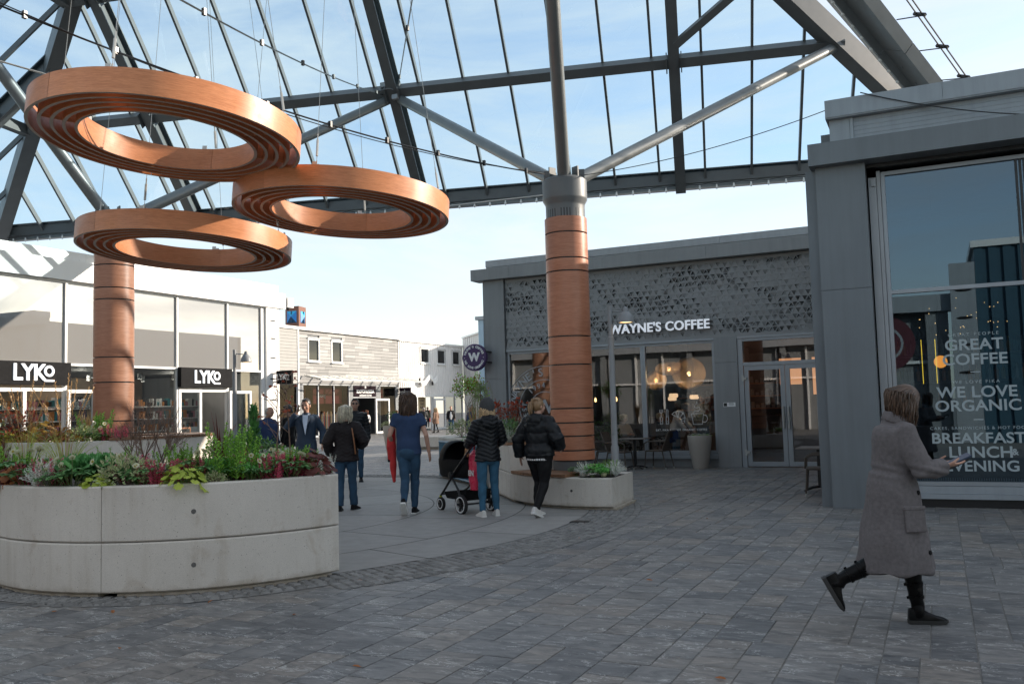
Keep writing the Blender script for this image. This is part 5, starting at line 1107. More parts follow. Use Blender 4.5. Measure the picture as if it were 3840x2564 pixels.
def p_heuchera(n=42, R=.2, h=.2, lr=.045):
    b = MB()
    for i in range(n):
        u = math.sqrt((i+.5)/n); a = i*2.4+U(-.3,.3); o = Vector((math.cos(a), math.sin(a), 0)); top = o*R*u*U(.85,1.1)+Vector((0,0,h*(1.05-.75*u*u)*U(.8,1.1)))
        b.tube([o*.02, o*R*u*.6+Vector((0,0,top.z*.75)), top], .0022, 3, 1, False); nr = (o*(.3+1.1*u)+Vector((U(-.4,.4), U(-.4,.4), .75))).normalized(); lobed(b, top, (o*.7+Vector((U(-.5,.5), U(-.5,.5), -.75*u))), nr, lr*U(.65,1.15), 0)
    return b
def p_hellebore(n=13, fl=5, h=.24):
    b = MB()
    for i in range(n):
        a = i*2.4+U(-.3,.3); o = Vector((math.cos(a), math.sin(a), 0)); rr = .15*math.sqrt((i+1)/n); c = o*rr+Vector((0,0,h*U(.45,.85))); b.tube([o*.02, c], .003, 4, 1, False)
        for k in range(6): t_ = a+(k-2.5)*.55; leaf(b, c, Vector((math.cos(t_), math.sin(t_), U(-.15,.2))), Vector((0,0,1)), U(.075,.11), .038, 0, .12, .15)
    for i in range(fl):
        a = U(0, 6.28); c = Vector((math.cos(a), math.sin(a), 0))*U(.05,.16)+Vector((0,0,h*U(.9,1.2))); b.tube([c*.3, c], .003, 4, 1, False); nr = (Vector((c.x, c.y, 0))*5+Vector((.3,-.6,.5))).normalized(); s = nr.orthogonal().normalized(); t2 = nr.cross(s)
        for k in range(5): t_ = k*1.257; d = s*math.cos(t_)+t2*math.sin(t_)+nr*.35; leaf(b, c, d, nr, .032, .034, 2, .12)
        b.ell(c+nr*.008, (.009,)*3, 6, 4, 3)
    return b
def p_kale(n=30, R=.2, h=.2):
    b = MB()
    for i in range(n):
        u = math.sqrt((i+.5)/n); a = i*2.4; o = Vector((math.cos(a), math.sin(a), 0)); d = (o*(.25+u)+Vector((0,0,1.15-u*.9))).normalized(); s = Vector((-o.y, o.x, 0)); n_ = s.cross(d); L_ = R*(.55+.6*u); vs = []; nx, ny = 8, 6; ph = U(0, 6)
        for y in range(ny+1):
            v = y/ny; wd = .085*math.sin(math.pi*min(1, .15+v*.75))*(R/.2)
            for x in range(nx+1):
                w_ = x/nx*2-1; ed = max(abs(w_), v)**2; rip = ed*.016*math.sin(w_*13+v*17+ph)+ed*.012*math.sin(w_*29-v*11+ph*2)+U(-.004,.004)
                vs.append(Vector((0,0,h*.35))+d*(L_*v)+s*wd*w_+n_*(rip+.03*w_*w_-.12*v*v*u*R*2))
        b.add(vs, [(y*(nx+1)+x, y*(nx+1)+x+1, (y+1)*(nx+1)+x+1, (y+1)*(nx+1)+x) for y in range(ny) for x in range(nx)], 0)
    return b
def p_ball(n=420, R=(.2,.2,.17), ll=.032, lw=.014, two=True, mi=0):
    b = MB()
    for i in range(n):
        d = rdir(-.25, 1); rr = U(.55, 1.05)*(1+.22*noise.noise(d*2.2)); p = Vector((d.x*R[0]*rr, d.y*R[1]*rr, R[2]*.55+d.z*R[2]*rr)); q = (d+rdir(-1,1)*.7).normalized(); nr = (d+Vector((0,0,.6))+rdir(-1,1)*.5).normalized(); l = ll*U(.7,1.25)
        leaf(b, p, q, nr, l, lw*U(.8,1.2), mi, .05)
        if two: leaf(b, p+nr*.0012+q*l*.1, q, nr, l*.74, lw*.5, 1, .05)
    for i in range(14): d = rdir(.1,1); b.tube([Vector((0,0,0)), Vector((d.x*R[0]*.7, d.y*R[1]*.7, R[2]*.5+d.z*R[2]*.6))], .0025, 3, 2, False)
    return b
def p_wisp(n=70, h=.22, R=.15, ll=.02, dens=14):
    b = MB()
    for i in range(n):
        d = rdir(.15,1); p = Vector((0,0,0)); e = Vector((d.x*R*1.2, d.y*R*1.2, h*(.35+.65*d.z)*U(.7,1.15))); m = e*.5+Vector((U(-.02,.02), U(-.02,.02), .03)); b.tube([p, m, e], (.002,.0018,.001), 3, 0, False)
        for k in range(dens): u = .3+.7*k/dens; c = p.lerp(m, u*2) if u < .5 else m.lerp(e, u*2-1); leaf(b, c, (d+rdir(-1,1)*.9), rdir(0,1), ll, ll*.28, 0, 0)
    return b
def branch(b, p, d, l, r, dep, spread=.7, mi=0, leafs=None, up=.1):
    k = 3; pts = [p]
    for i in range(k): d = (d+rdir(-1,1)*.16+Vector((0,0,up))).normalized(); pts.append(pts[-1]+d*l/k)
    b.tube(pts, [r*(1-.35*i/k) for i in range(k+1)], 5 if r > .004 else 3, mi, False)
    if dep == 0:
        if leafs: leafs(pts[-1], d)
        return
    for j in range(PR_.choice((2, 3))):
        q = pts[PR_.choice((1, 2, 3))]; dd = (d+rdir(-.6,1)*spread).normalized(); branch(b, q, dd, l*U(.6,.85), r*.62, dep-1, spread, mi, leafs, up)
    branch(b, pts[-1], d, l*.75, r*.65, dep-1, spread, mi, leafs, up)
def p_bare(h=.28, dep=4, leafp=0., lmi=1, ls=.03):
    b = MB(); lf = (lambda p, d: leaf(b, p, d+rdir(-1,1), rdir(0,1), ls, ls*.7, lmi) if U(0,1) < leafp else None) if leafp else None
    for i in range(4): a = i*1.6+U(-.3,.3); branch(b, Vector((.015*math.cos(a), .015*math.sin(a), 0)), Vector((math.cos(a)*.55, math.sin(a)*.55, 1)).normalized(), h, .009, dep, .75, 0, lf)
    return b
def p_sapl(h=.95):
    b = MB(); pts = [Vector((0,0,0))]
    for i in range(6): pts.append(pts[-1]+Vector((U(-.02,.02), U(-.02,.02), h/6)))
    b.tube(pts, [.009-.0011*i for i in range(7)], 6, 0, False)
    for i in range(11):
        u = U(.35, .98)*6; j = min(5, int(u)); p = pts[j].lerp(pts[j+1], u-j); a = i*2.4; d = Vector((math.cos(a), math.sin(a), U(.5,1.1))).normalized(); l = U(.1,.24)*(1.25-u/8); q = p+d*l; r = q+(d+rdir(-1,1)*.7).normalized()*l*.5
        b.tube([p, q, r], (.004,.003,.0012), 4, 0, False); b.tube([p.lerp(q,.6), p.lerp(q,.6)+(d+rdir(-1,1)).normalized()*l*.5], (.0025,.001), 3, 0, False)
        if U(0,1) < .55: [leaf(b, r.lerp(q, U(0,.8)), rdir(-1,.3), rdir(0,1), .04, .026, 1) for _ in range(2)]
    return b
def p_plume(n=70, h=1.05, plumes=12, lean=.35, bm=0):
    b = MB()
    for i in range(n):
        a = U(0, 6.28); o = Vector((math.cos(a), math.sin(a), 0)); L_ = h*U(.35,.7); k = U(.15, .7); pts = [o*.03+Vector((0,0,0))]+[o*(.03+k*L_*u*u)+Vector((0,0,L_*(u-.28*k*u*u*u))) for u in (.35,.7,1)]; b.tube(pts, (.003,.0028,.002,.0006), 3, bm, False)
    for i in range(plumes):
        a = U(0, 6.28); o = Vector((math.cos(a), math.sin(a), 0)); L_ = h*U(.8,1.1); k = U(.05, lean); f = lambda u: o*(.02+k*L_*u*u)+Vector((0,0,L_*u*(1-.1*k*u))); b.tube([f(0), f(.4), f(.75), f(1)], (.0028,.0024,.0018,.0008), 3, 1, False)
        for j in range(46):
            u = .66+.36*j/46; p = f(u); d = (f(u+.02)-p).normalized(); leaf(b, p, d+rdir(-1,1)*.55, rdir(-1,1), U(.02,.045)*(1.3-u*.5), .0065, 1, 0)
    return b
def p_strap(n=26, h=.75, w_=.018, mi=0, k0=.08, k1=.5):
    b = MB()
    for i in range(n):
        a = i*2.4; o = Vector((math.cos(a), math.sin(a), 0)); s = Vector((-o.y, o.x, 0)); L_ = h*U(.6,1.05); k = U(k0, k1); vs = []
        for u in (0,.25,.5,.75,1): c = o*(.015+k*L_*u*u)+Vector((0,0,L_*(u-.3*k*u**3))); wd = w_*(.6+.8*u)*(1-u**4)*.5+.0008; vs += [c-s*wd, c+s*wd]
        b.add(vs, [(j*2, j*2+1, j*2+3, j*2+2) for j in range(4)], mi)
    return b
def p_conifer(h=.9, R=.19):
    b = MB(); b.tube([(0,0,0), (0,0,h*.9)], (.02,.006), 6, 1, False)
    for i in range(330):
        u = U(.02, 1)**.8; a = U(0, 6.28); o = Vector((math.cos(a), math.sin(a), 0)); r = R*(1-u)**.75*(.55+.45*min(1, u*6))*U(.6,1.08)*(1+.2*math.sin(a*3+u*9)); p = o*r*.55+Vector((0,0,u*h*.93)); d = (o*.6+Vector((0,0,1))+rdir(-1,1)*.25).normalized()
        for k in range(6): q = p+d*.012*k; leaf(b, q, d+rdir(-.3,1)*.55, o, .034, .011, 0, 0)
        leaf(b, p, d, o, .07, .024, 0, .1)
    return b
def p_shrub(h=.55, R=.26, n=520, ll=.04, lw=.024, mis=(0,)):
    b = MB(); cs = [Vector((U(-.6,.6)*R, U(-.6,.6)*R, h*U(.35,.85))) for _ in range(9)]
    for c in cs: b.tube([(0,0,0), c*.5+Vector((0,0,.03)), c], (.007,.005,.002), 4, len(mis), False)
    for i in range(n): c = cs[i % 9]; d = rdir(-.6,1); p = c+d*R*.42*U(.3,1.1); leaf(b, p, d+rdir(-1,1)*.7, d+Vector((0,0,.8)), ll*U(.7,1.2), lw, mis[i % len(mis)], .12)
    return b
def p_tree(h=1.1, R=.42, n=900, ll=.05, lw=.022, mis=(0,0,1), stem=.012, dep=4):
    b = MB(); nl = [0]
    def lf(p, d):
        for k in range(int(n/150)): leaf(b, p+rdir(-1,1)*R*.2, d+rdir(-1,.6)*1.1, rdir(0,1), ll*U(.6,1.2), lw, PR_.choice(mis), .1)
    b.tube([(0,0,0), (.01,.01,h*.35)], (stem, stem*.8), 6, len(set(mis)) if False else max(mis)+1, False); branch(b, Vector((.01,.01,h*.3)), Vector((0,0,1)), h*.34, stem*.8, dep, 1.05, max(mis)+1, lf, .06)
    return b
def p_willow(h=.9):
    b = MB(); b.tube([(0,0,0), (0,0,h*.8), (.02,0,h)], (.012,.008,.004), 5, 1, False)
    for i in range(34):
        a = U(0,6.28); o = Vector((math.cos(a), math.sin(a), 0)); z = h*U(.6,1.02); r = U(.08,.24); pts = [Vector((0,0,z)), o*r*.7+Vector((0,0,z+.03)), o*r+Vector((0,0,z-.15)), o*r*1.05+Vector((0,0,z-U(.3,.5)))]; b.tube(pts, .0015, 3, 1, False)
        for k in range(26): u = k/26*2.99; j = int(u); c = pts[j].lerp(pts[j+1], u-j); leaf(b, c, Vector((U(-.6,.6), U(-.6,.6), -.7)), o, .05, .009, 0, 0)
    return b
def p_ivy(n=40):
    b = MB()
    for s in range(5):
        p = Vector((U(-.1,.1), 0, .02)); pts = [p]
        for k in range(7): p = p+Vector((U(-.04,.04), -.035 if k < 3 else U(-.01,.01), .01 if k < 2 else -.05)); pts.append(p)
        b.tube(pts, .0018, 3, 1, False)
        for q in pts[1:]: lobed(b, q, Vector((U(-1,1), -.6, U(-.6,.2))), Vector((0,-1,.4)), .02, 0, 5)
    return b
def p_fern(n=16, L_=.26):
    b = MB()
    for i in range(n):
        a = i*2.4; o = Vector((math.cos(a), math.sin(a), 0)); s = Vector((-o.y, o.x, 0)); f = lambda u: o*L_*u*.9+Vector((0,0,L_*(1.1*u-.75*u*u)))
        b.tube([f(0), f(.5), f(1)], .0018, 3, 0, False)
        for k in range(16): u = .15+.85*k/16; p = f(u); [leaf(b, p, s*q+o*.35, Vector((0,0,1)), .055*(1.1-u), .013, 0, 0) for q in (-1, 1)]
    return b
PLANTS = [
('heuM', -8.1, 5.64, 0.92, 1.0, 1.49, 'dark maroon leafy plant at the far left of the front planter'),
('hell', -7.69, 5.58, 0.92, 1.35, 3.42, 'broad green plant with white blooms between maroon leaves and silver twigs'),
('silv', -7.41, 5.53, 0.92, 1.08, 2.32, 'silvery thread-leaved plant at the concrete rim beside pink heather'),
('heaP', -7.37, 5.62, 0.92, 1.08, 3.79, 'dusty pink heather between the silver plant and dark hellebore'),
('hell', -7.06, 5.56, 0.92, 1.08, 3.93, 'dark green hellebore with pale cups at the rim right of pink heather'),
('heuL', -6.79, 5.61, 0.92, 0.7, 0.41, 'small lime leafy plant at the rim under the dark kale'),
('kale', -7.21, 5.87, 0.92, 1.2, 0.08, 'large dark green curly kale below the plumed grass'),
('kale', -7.05, 6.06, 0.92, 1.0, 5.26, 'second dark green curly kale right behind the variegated bush'),
('euon', -6.63, 5.77, 0.92, 1.24, 1.63, 'cream-edged variegated bush at the front rim left of the twiggy shrub'),
('hell', -6.43, 5.8, 0.92, 0.92, 1.47, 'hellebore with two pale flowers right of the variegated bush'),
('heaR', -6.38, 5.91, 0.92, 1.08, 6.25, 'crimson heather at the rim beneath the bare twiggy shrub'),
('heuL', -6.08, 5.94, 0.92, 1.0, 2.95, 'lime green leafy plant spilling over the concrete rim'),
('heuR', -6.34, 6.37, 0.92, 0.95, 5.25, 'rusty red leafy plant behind the cream flowers'),
('hell', -6.12, 6.2, 0.92, 1.08, 2.99, 'hellebore with cream flowers between lime leaves and tall green heather'),
('euon', -5.91, 6.12, 0.92, 0.59, 4.01, 'low small-leaved variegated plant at the rim before the green heather'),
('heaG', -5.91, 6.38, 0.92, 1.28, 0.95, 'tallest bright green heather clump in the middle of the front planter'),
('heaG', -6.48, 6.25, 0.92, 1.0, 3.99, 'green heather spikes rising behind the lime leaves'),
('heaG', -6.47, 6.39, 0.92, 0.9, 5.45, 'thinner green heather spikes left of the rusty leaves'),
('kal2', -5.93, 6.84, 0.92, 1.1, 3.29, 'bright green curly kale behind the crimson heather at right'),
('kal2', -5.79, 6.54, 0.92, 0.89, 4.66, 'blue-green curly kale right beside the tall green heather'),
('kal2', -5.8, 6.93, 0.92, 0.84, 4.22, 'small curly kale left of the maroon plant'),
('hell', -5.7, 6.38, 0.92, 0.86, 0.4, 'low hellebore with one cream flower left of the right crimson heather'),
('heaR', -5.64, 6.59, 0.92, 1.13, 4.76, 'crimson heather near the right end of the front planter'),
('hell', -5.53, 6.71, 0.92, 1.08, 3.71, 'hellebore with large green-cream bloom beside the maroon end plant'),
('heuM', -5.53, 6.97, 0.92, 1.14, 1.89, 'bushy maroon leafy plant at the right end of the front planter'),
('heaG', -5.72, 7.1, 0.92, 0.76, 0.19, 'green heather tips behind the maroon end plant'),
('heaW', -5.63, 7.3, 0.92, 0.81, 5.44, 'white-tipped heather at the far right rim'),
('bare', -6.76, 6.18, 0.92, 1.12, 2.97, 'bare brown twiggy shrub rising above the crimson heather'),
('cord', -6.3, 6.6, 0.92, 0.95, 4.51, 'dark red strap-leaved plant standing behind the tall green heather'),
('coni', -6.49, 7.28, 0.92, 0.82, 5.52, 'small dark green conifer in front of the slotted white pier'),
('glos', -6.59, 7.16, 0.92, 0.85, 4.48, 'dark glossy evergreen shrub left of the small conifer'),
('glos', -6.32, 7.35, 0.92, 0.81, 5.78, 'dark glossy evergreen shrub right of the small conifer'),
('fern', -6.2, 7.02, 0.92, 1.1, 2.48, 'green fern fronds under the small conifer'),
('rust', -6.28, 6.91, 0.92, 0.95, 5.03, 'dry copper-brown bush below the glossy evergreen'),
('sapl', -5.95, 7.0, 0.92, 1.12, 2.79, 'leafless sapling with a few red leaves in front of the bald man'),
('sapl', -5.97, 7.21, 0.92, 1.06, 5.88, 'thin bare sapling in front of the man in the dark jacket'),
('heaW', -6.13, 7.13, 0.92, 1.08, 5.52, 'silvery white heather between conifer and saplings'),
('hell', -6.0, 7.15, 0.92, 0.97, 0.61, 'white-flowered hellebore behind the curly kale near the saplings'),
('heaP', -6.44, 6.81, 0.92, 0.92, 0.85, 'pale pink heather half hidden behind the dark red straps'),
('plum', -7.46, 5.81, 0.92, 0.95, 1.36, 'tall plumed grass before the left shop sign'),
('plum', -8.27, 5.99, 0.92, 0.9, 6.06, 'tall plumed grass at the left edge behind green heather'),
('heaG', -8.16, 5.78, 0.92, 0.95, 2.74, 'green heather at the left edge of the front planter'),
('heaG', -7.89, 5.79, 0.92, 0.76, 3.94, 'short green heather beside the left plumed grass'),
('cord', -8.55, 5.93, 0.92, 0.81, 1.89, 'dark red strap-leaved plant at the left edge'),
('rust', -7.55, 5.74, 0.92, 0.71, 3.19, 'low brownish bush behind the pink heather'),
('heuR', -7.98, 5.67, 0.92, 0.9, 2.42, 'rust-coloured leafy plant near the left edge'),
('heaG', -6.57, 6.61, 0.92, 0.66, 2.2, 'short green heather behind the rusty leaves'),
('hell', -7.27, 5.53, 0.92, 0.81, 3.67, 'small dark hellebore at the rim under the pink heather'),
('heaR', -7.73, 5.7, 0.92, 1.03, 3.67, 'crimson heather between white-flowered hellebore and silver plant at left'),
('hell', -6.9, 5.83, 0.92, 1.08, 5.68, 'hellebore between the two dark kales and the variegated bush'),
('heaP', -6.83, 6.01, 0.92, 1.08, 4.28, 'pale pink heather behind the cream-edged variegated bush'),
('heaG', -7.27, 6.2, 0.92, 0.95, 5.83, 'green heather standing behind the second dark kale'),
('heaR', -6.27, 6.21, 0.92, 0.97, 5.38, 'crimson heather between the lime leaves and the green heather spikes'),
('kal2', -6.17, 6.44, 0.92, 1.0, 6.22, 'bright curly kale half hidden left of the tallest green heather'),
('heaR', -5.97, 6.59, 0.92, 0.92, 4.22, 'crimson heather tucked behind the right flank of the tallest green heather'),
('heuO', -6.18, 7.05, 0.92, 0.97, 1.02, 'orange leafy plant behind the right-hand curly kale'),
('heaG', -5.67, 6.88, 0.92, 0.81, 5.4, 'short green heather between the saplings and the maroon end plant'),
('heaW', -6.71, 6.37, 0.92, 1.08, 6.06, 'white heather behind the green spikes right of the bare shrub'),
('hell', -8.18, 5.74, 0.92, 1.3, 5.68, 'large white-flowered hellebore behind the left maroon plant'),
('kale', -6.68, 5.98, 0.92, 0.8, 3.57, 'small dark kale between variegated bush and bare shrub'),
('heaR', -5.56, 6.89, 0.92, 0.97, 4.48, 'crimson heather left of the maroon end plant'),
('euon', -6.26, 6.79, 0.92, 0.97, 1.33, 'yellowish variegated bush behind the tall green heather'),
('rust', -13.57, 10.34, 1.115, 1.12, 5.22, 'orange-brown leafy bush in the rear planter behind the kale'),
('heuO', -14.23, 10.53, 1.115, 1.62, 3.6, 'orange leafy plant in the rear planter left of the column'),
('heuY', -14.68, 10.36, 1.115, 1.25, 1.79, 'golden yellow leafy plant in the rear planter'),
('reds', -14.74, 10.27, 1.115, 1.25, 0.4, 'red leafy shrub at the left of the rear planter'),
('euon', -13.04, 10.49, 1.115, 1.44, 5.36, 'cream-green bush in the rear planter just left of the column'),
('hell', -12.86, 10.63, 1.115, 1.25, 6.22, 'white-flowered hellebore in the rear planter by the column foot'),
('heaR', -12.64, 10.78, 1.115, 1.44, 0.56, 'crimson heather in the rear planter at the column foot'),
('heaG', -13.14, 10.79, 1.115, 1.5, 5.03, 'green heather left of the column foot in the rear planter'),
('acer', -14.59, 10.51, 1.115, 1.25, 2.58, 'little red-leaved maple in the rear planter before the left shop door'),
('hell', -14.87, 10.05, 1.115, 1.75, 0.95, 'pale-flowered hellebore at the left of the rear planter'),
('reed', -13.41, 10.86, 1.115, 1.25, 1.85, 'brown reedy grass beside the wood-clad column'),
('heuO', -13.25, 10.38, 1.115, 1.25, 4.83, 'second orange leafy plant beside the cream-green bush'),
('euon', -9.25, 16.81, 0.955, 1.65, 5.48, 'yellow-green bush at the left end of the stepped planter'),
('heuM', -7.98, 15.42, 0.955, 1.54, 0.28, 'maroon leafy plant left of the woman in the beanie'),
('reed', -8.63, 16.21, 0.955, 1.43, 3.86, 'brown upright grass under the small autumn tree'),
('tree', -9.24, 16.96, 0.955, 0.88, 0.28, 'small tree with green and orange autumn leaves in the stepped planter'),
('will', -8.31, 15.91, 0.955, 1.16, 4.51, 'dark weeping shrub beside the small autumn tree'),
('ivy', -8.71, 16.17, 0.955, 1.1, 2.08, 'ivy trailing over the concrete edge above the blue slats'),
('acer', -6.83, 14.01, 0.955, 1.38, 5.53, 'sparse red-leaved shrub between the two women in black jackets'),
('silv', -6.6, 13.64, 0.955, 1.32, 6.16, 'silvery plant between the two women'),
('euon', -7.03, 14.25, 0.955, 1.21, 3.17, 'pale variegated bush at the beanie woman shoulder'),
('glos', -6.52, 13.63, 0.955, 0.77, 6.27, 'dark evergreen bush behind the ponytail woman shoulder'),
('heuR', -7.94, 15.49, 0.955, 1.43, 1.94, 'rust leaves behind the beanie'),
('kal2', -4.79, 12.88, 0.486, 0.83, 0.48, 'bright green kale at the cafe end of the bench planter'),
('silv', -4.91, 12.76, 0.486, 0.98, 3.77, 'silvery twiggy plant next to the wooden bench'),
('silv', -4.45, 12.83, 0.486, 1.03, 0.2, 'silvery heath plant at the outer corner of the bench planter'),
('kal2', -4.62, 12.74, 0.486, 0.57, 1.24, 'second smaller green kale by the gourd'),
('hell', -4.75, 12.64, 0.486, 0.69, 2.56, 'low dark green plant at the bench planter rim'),
('heaG', -4.6, 12.93, 0.486, 0.63, 3.83, 'small green heather by the lamp post foot'),
('hell', -5.08, 12.83, 0.486, 0.63, 0.98, 'low leafy plant beside the last bench plank')]
def protos():
    d = {}
    def pr(k, name, cat, b, mats): d[k] = (name, cat, [b() for _ in range(1)] if not isinstance(b, list) else [f() for f in b], mats)
    X = lambda *k: [Lm[i] if i in Lm else MT[i] for i in k]
    pr('heaG', 'heather_plant', 'plant', [lambda: p_heather(.42, 26, .14, .25)]*3, X('heath', 'stalk'))
    pr('heaR', 'heather_plant', 'plant', [lambda: p_heather(.26, 34, .13, .3, (0,), 34, .014)]*2, X('pink', 'stalk'))
    pr('heaP', 'heather_plant', 'plant', [lambda: p_heather(.28, 26, .12, .35, (0, 1), 34, .014)], X('palepink', 'pink', 'stalk'))
    pr('heaW', 'heather_plant', 'plant', [lambda: p_heather(.28, 26, .12, .3, (0,), 34, .014, 1)], X('heath', 'white', 'stalk'))
    for k, l in (('heuM','maroon'), ('heuL','lime'), ('heuR','rust'), ('heuO','autumn'), ('heuY','yellow')): pr(k, 'coral_bells_plant', 'plant', [(lambda: p_heuchera(40, .2, .2, .048)) if k == 'heuL' else (lambda: p_heuchera(70, .2, .24, .038))]*(2 if k in ('heuM','heuL') else 1), X(l, 'stalk'))
    pr('hell', 'hellebore_plant', 'plant', [lambda: p_hellebore(13, 4), lambda: p_hellebore(15, 3), lambda: p_hellebore(12, 6)], X('hell', 'stalk', 'cream', 'yellow'))
    pr('kale', 'kale_plant', 'plant', [lambda: p_kale(44, .25, .24)]*2, X('kale')); pr('kal2', 'kale_plant', 'plant', [lambda: p_kale(44, .2, .26)]*3, X('kale2'))
    pr('euon', 'variegated_bush', 'bush', [lambda: p_ball(430, (.19,.19,.15), .036, .016)]*2, X('var_c', 'var_g', 'twig'))
    pr('silv', 'silver_bush', 'bush', [lambda: p_wisp(80, .24, .15)], X('silver')); pr('rust', 'brown_bush', 'bush', [lambda: p_ball(300, (.2,.2,.18), .045, .02, False)], X('brown', 'brown', 'twig'))
    pr('bare', 'bare_shrub', 'shrub', [lambda: p_bare(.25, 4)], X('twig')); pr('sapl', 'bare_sapling', 'sapling', [lambda: p_sapl()]*2, X('twig', 'redleaf'))
    pr('plum', 'plumed_grass', 'grass plant', [lambda: p_plume()]*2, X('reed', 'straw')); pr('reed', 'reed_grass', 'grass plant', [lambda: p_strap(60, .5, .008, 0, .02, .35)], X('straw'))
    pr('cord', 'strap_leaved_plant', 'plant', [lambda: p_strap(24, .72, .017, 0, .03, .4)], X('dred')); pr('coni', 'dwarf_conifer', 'conifer', [lambda: p_conifer()], X('conif', 'twig'))
    pr('glos', 'evergreen_shrub', 'shrub', [lambda: p_shrub(.58, .27, 560, .045, .026)], X('gloss', 'twig')); pr('fern', 'fern', 'fern', [lambda: p_fern()], X('green'))
    pr('reds', 'red_shrub', 'shrub', [lambda: p_ball(300, (.25,.25,.2), .05, .03, False)], X('redleaf', 'redleaf', 'twig')); pr('acer', 'red_leaved_shrub', 'shrub', [lambda: p_bare(.2, 3, .8, 1, .045)], X('twig', 'redleaf'))
    pr('tree', 'small_tree', 'tree', [lambda: p_tree(1.1, .5, 1100, .06, .028, (0, 0, 1))], X('green', 'autumn', 'twig')); pr('will', 'weeping_shrub', 'shrub', [lambda: p_willow()], X('olive', 'twig')); pr('ivy', 'ivy', 'plant', [lambda: p_ivy()], X('gloss', 'stalk'))
    return d
GRP = {'heather_plant': 'heathers in the planters', 'coral_bells_plant': 'round-leaved foliage plants in the planters', 'hellebore_plant': 'hellebores in the planters', 'kale_plant': 'curly kale in the planters', 'variegated_bush': 'variegated bushes in the planters', 'evergreen_shrub': 'evergreen shrubs in the planters', 'plumed_grass': 'plumed grasses', 'bare_sapling': 'bare saplings', 'silver_bush': 'silver bushes in the planters', 'brown_bush': 'brown bushes in the planters', 'strap_leaved_plant': 'red strap-leaved plants', 'reed_grass': 'reed grasses', 'red_leaved_shrub': 'red-leaved shrubs'}
def place_plants():
    D = protos(); cache = {}; cnt = {}
    for k, x, y, z, s, rz, lab in PLANTS:
        name, cat, bs, mats = D[k]; i = cnt.get(k, 0); cnt[k] = i+1; j = i % len(bs)
        if (k, j) not in cache: cache[(k, j)] = bs[j].mesh(name, mats)
        o = bpy.data.objects.new(name, cache[(k, j)]); COL.objects.link(o); o.location = (x, y, z); o.rotation_euler = (0, 0, 0 if k == 'ivy' else rz); o.scale = (s, s, s*PR_.uniform(.93, 1.08)); tag(o, lab, cat, GRP.get(name))
    return D
PD = place_plants()
for x, y, mt, lab in ((-4.60, 12.72, 'var_c', 'small yellow-green gourd by the kale at the bench planter corner'), (-4.93, 12.72, 'white', 'small white gourd beside the last bench plank')):
    m = MB(); m.lathe([(0,0), (.03,.003), (.05,.03), (.05,.055), (.03,.085), (.015,.095), (.008,.12), (0,.122)], 18); o = m.build('gourd', Lm[mt], None, (x, y, .487)); tag(o, lab, 'gourd')
for nm, x, y, hgt, rr, lab in (('plant_pot', -17.17, 26.3, 1.07, .38, 'tall pale tapered plant pot in the open square past the blue t-shirt man'), ('plant_pot', -5.19, 21.1, .79, .285, 'tapered stone-coloured pot of white flowers by the cafe window')):
    t = thing(nm, lab, 'plant pot', (x, y, 0), 0, 'tapered plant pots'); m = MB(); m.lathe([(0,0), (rr*.60,.0), (rr*.62,.02), (rr*.86,hgt*.5), (rr*.97,hgt*.8), (rr,hgt-.01), (rr*.985,hgt), (rr*.9,hgt), (rr*.88,hgt-.08)], 40); m.build('pot', MT['pot'], t)
    m = MB(); m.lathe([(0,hgt-.07), (rr*.89,hgt-.07)], 24); m.build('soil', MT['soil'], t)
def potplant(x, y, z, s, k, lab):
    name, cat, bs, mats = PD[k]; o = bpy.data.objects.new(name, bs[0].mesh(name, mats)); COL.objects.link(o); o.location = (x, y, z); o.scale = (s[0], s[0], s[1]); tag(o, lab, cat, GRP.get(name))
potplant(-17.1, 26.35, 1.0, (1.1, 1.1), 'glos', 'leafy green shrub growing in the tall pale pot'); potplant(-17.35, 26.1, 1.0, (.9, .9), 'euon', 'yellow-green bush at the front of the tall pale pot')
b = MB()
for i in range(90):
    a = i*2.4; r = .26*math.sqrt((i+.5)/90); p = Vector((r*math.cos(a), r*math.sin(a), U(0,.035))); leaf(b, p, rdir(0,.6), Vector((0,0,1)), .07, .045, 0)
    if i % 3 == 0:
        c = p+Vector((0,0,.045)); [leaf(b, c, Vector((math.cos(q), math.sin(q), .2)), Vector((0,0,1)), .035, .035, 1) for q in (0, 1.26, 2.5, 3.77, 5.03)]
o = b.build('flower_clump', [Lm['green'], Lm['white']], None, (-5.19, 21.1, .74)); tag(o, 'low clump of white flowers filling the pot by the cafe window', 'flowers')
# ------------------------------------------------------------------ street lamps
def lamp(x, y, h, lab, rz):
    t = thing('street_lamp', lab, 'street lamp', (x, y, 0), rz, 'slim grey street lamps'); m = MB()
    m.lathe([(.0,.0), (.062,0), (.062,.9), (.058,.91), (.050,.93), (.046,h-.5), (.034,h-.49), (.034,h), (0,h)], 18); m.build('pole', MT['pole'], t)
    m = MB(); m.bbox(-.02, -.066, 1.1, .02, -.05, 1.5, .006); m.build('hatch', MT['pole'], t)
    m = MB(); m.tube([(.02,0,h-.09), (.22,0,h-.11)], .011, 8); m.build('arm', MT['pole'], t)
    m = MB(); m.lathe([(0,.10), (.03,.09), (.045,.06), (.045,.02), (.07,.0), (.10,-.04), (.118,-.10), (.122,-.15), (.115,-.152), (.11,-.10), (.09,-.05), (0,-.02)], 24, (.25,0,h-.13)); m.build('lamp_shade', MT['pole'], t)
    m = MB(); m.lathe([(0,-.142), (.110,-.142)], 20, (.25,0,h-.13)); m.build('lens', MT['lens'], t); return t
MT['pole'] = mat('grey_pole', (.24, .25, .26), .45, .0, .06, 5); MT['lens'] = emis('warm_lens', (1, .62, .28), 1.1)
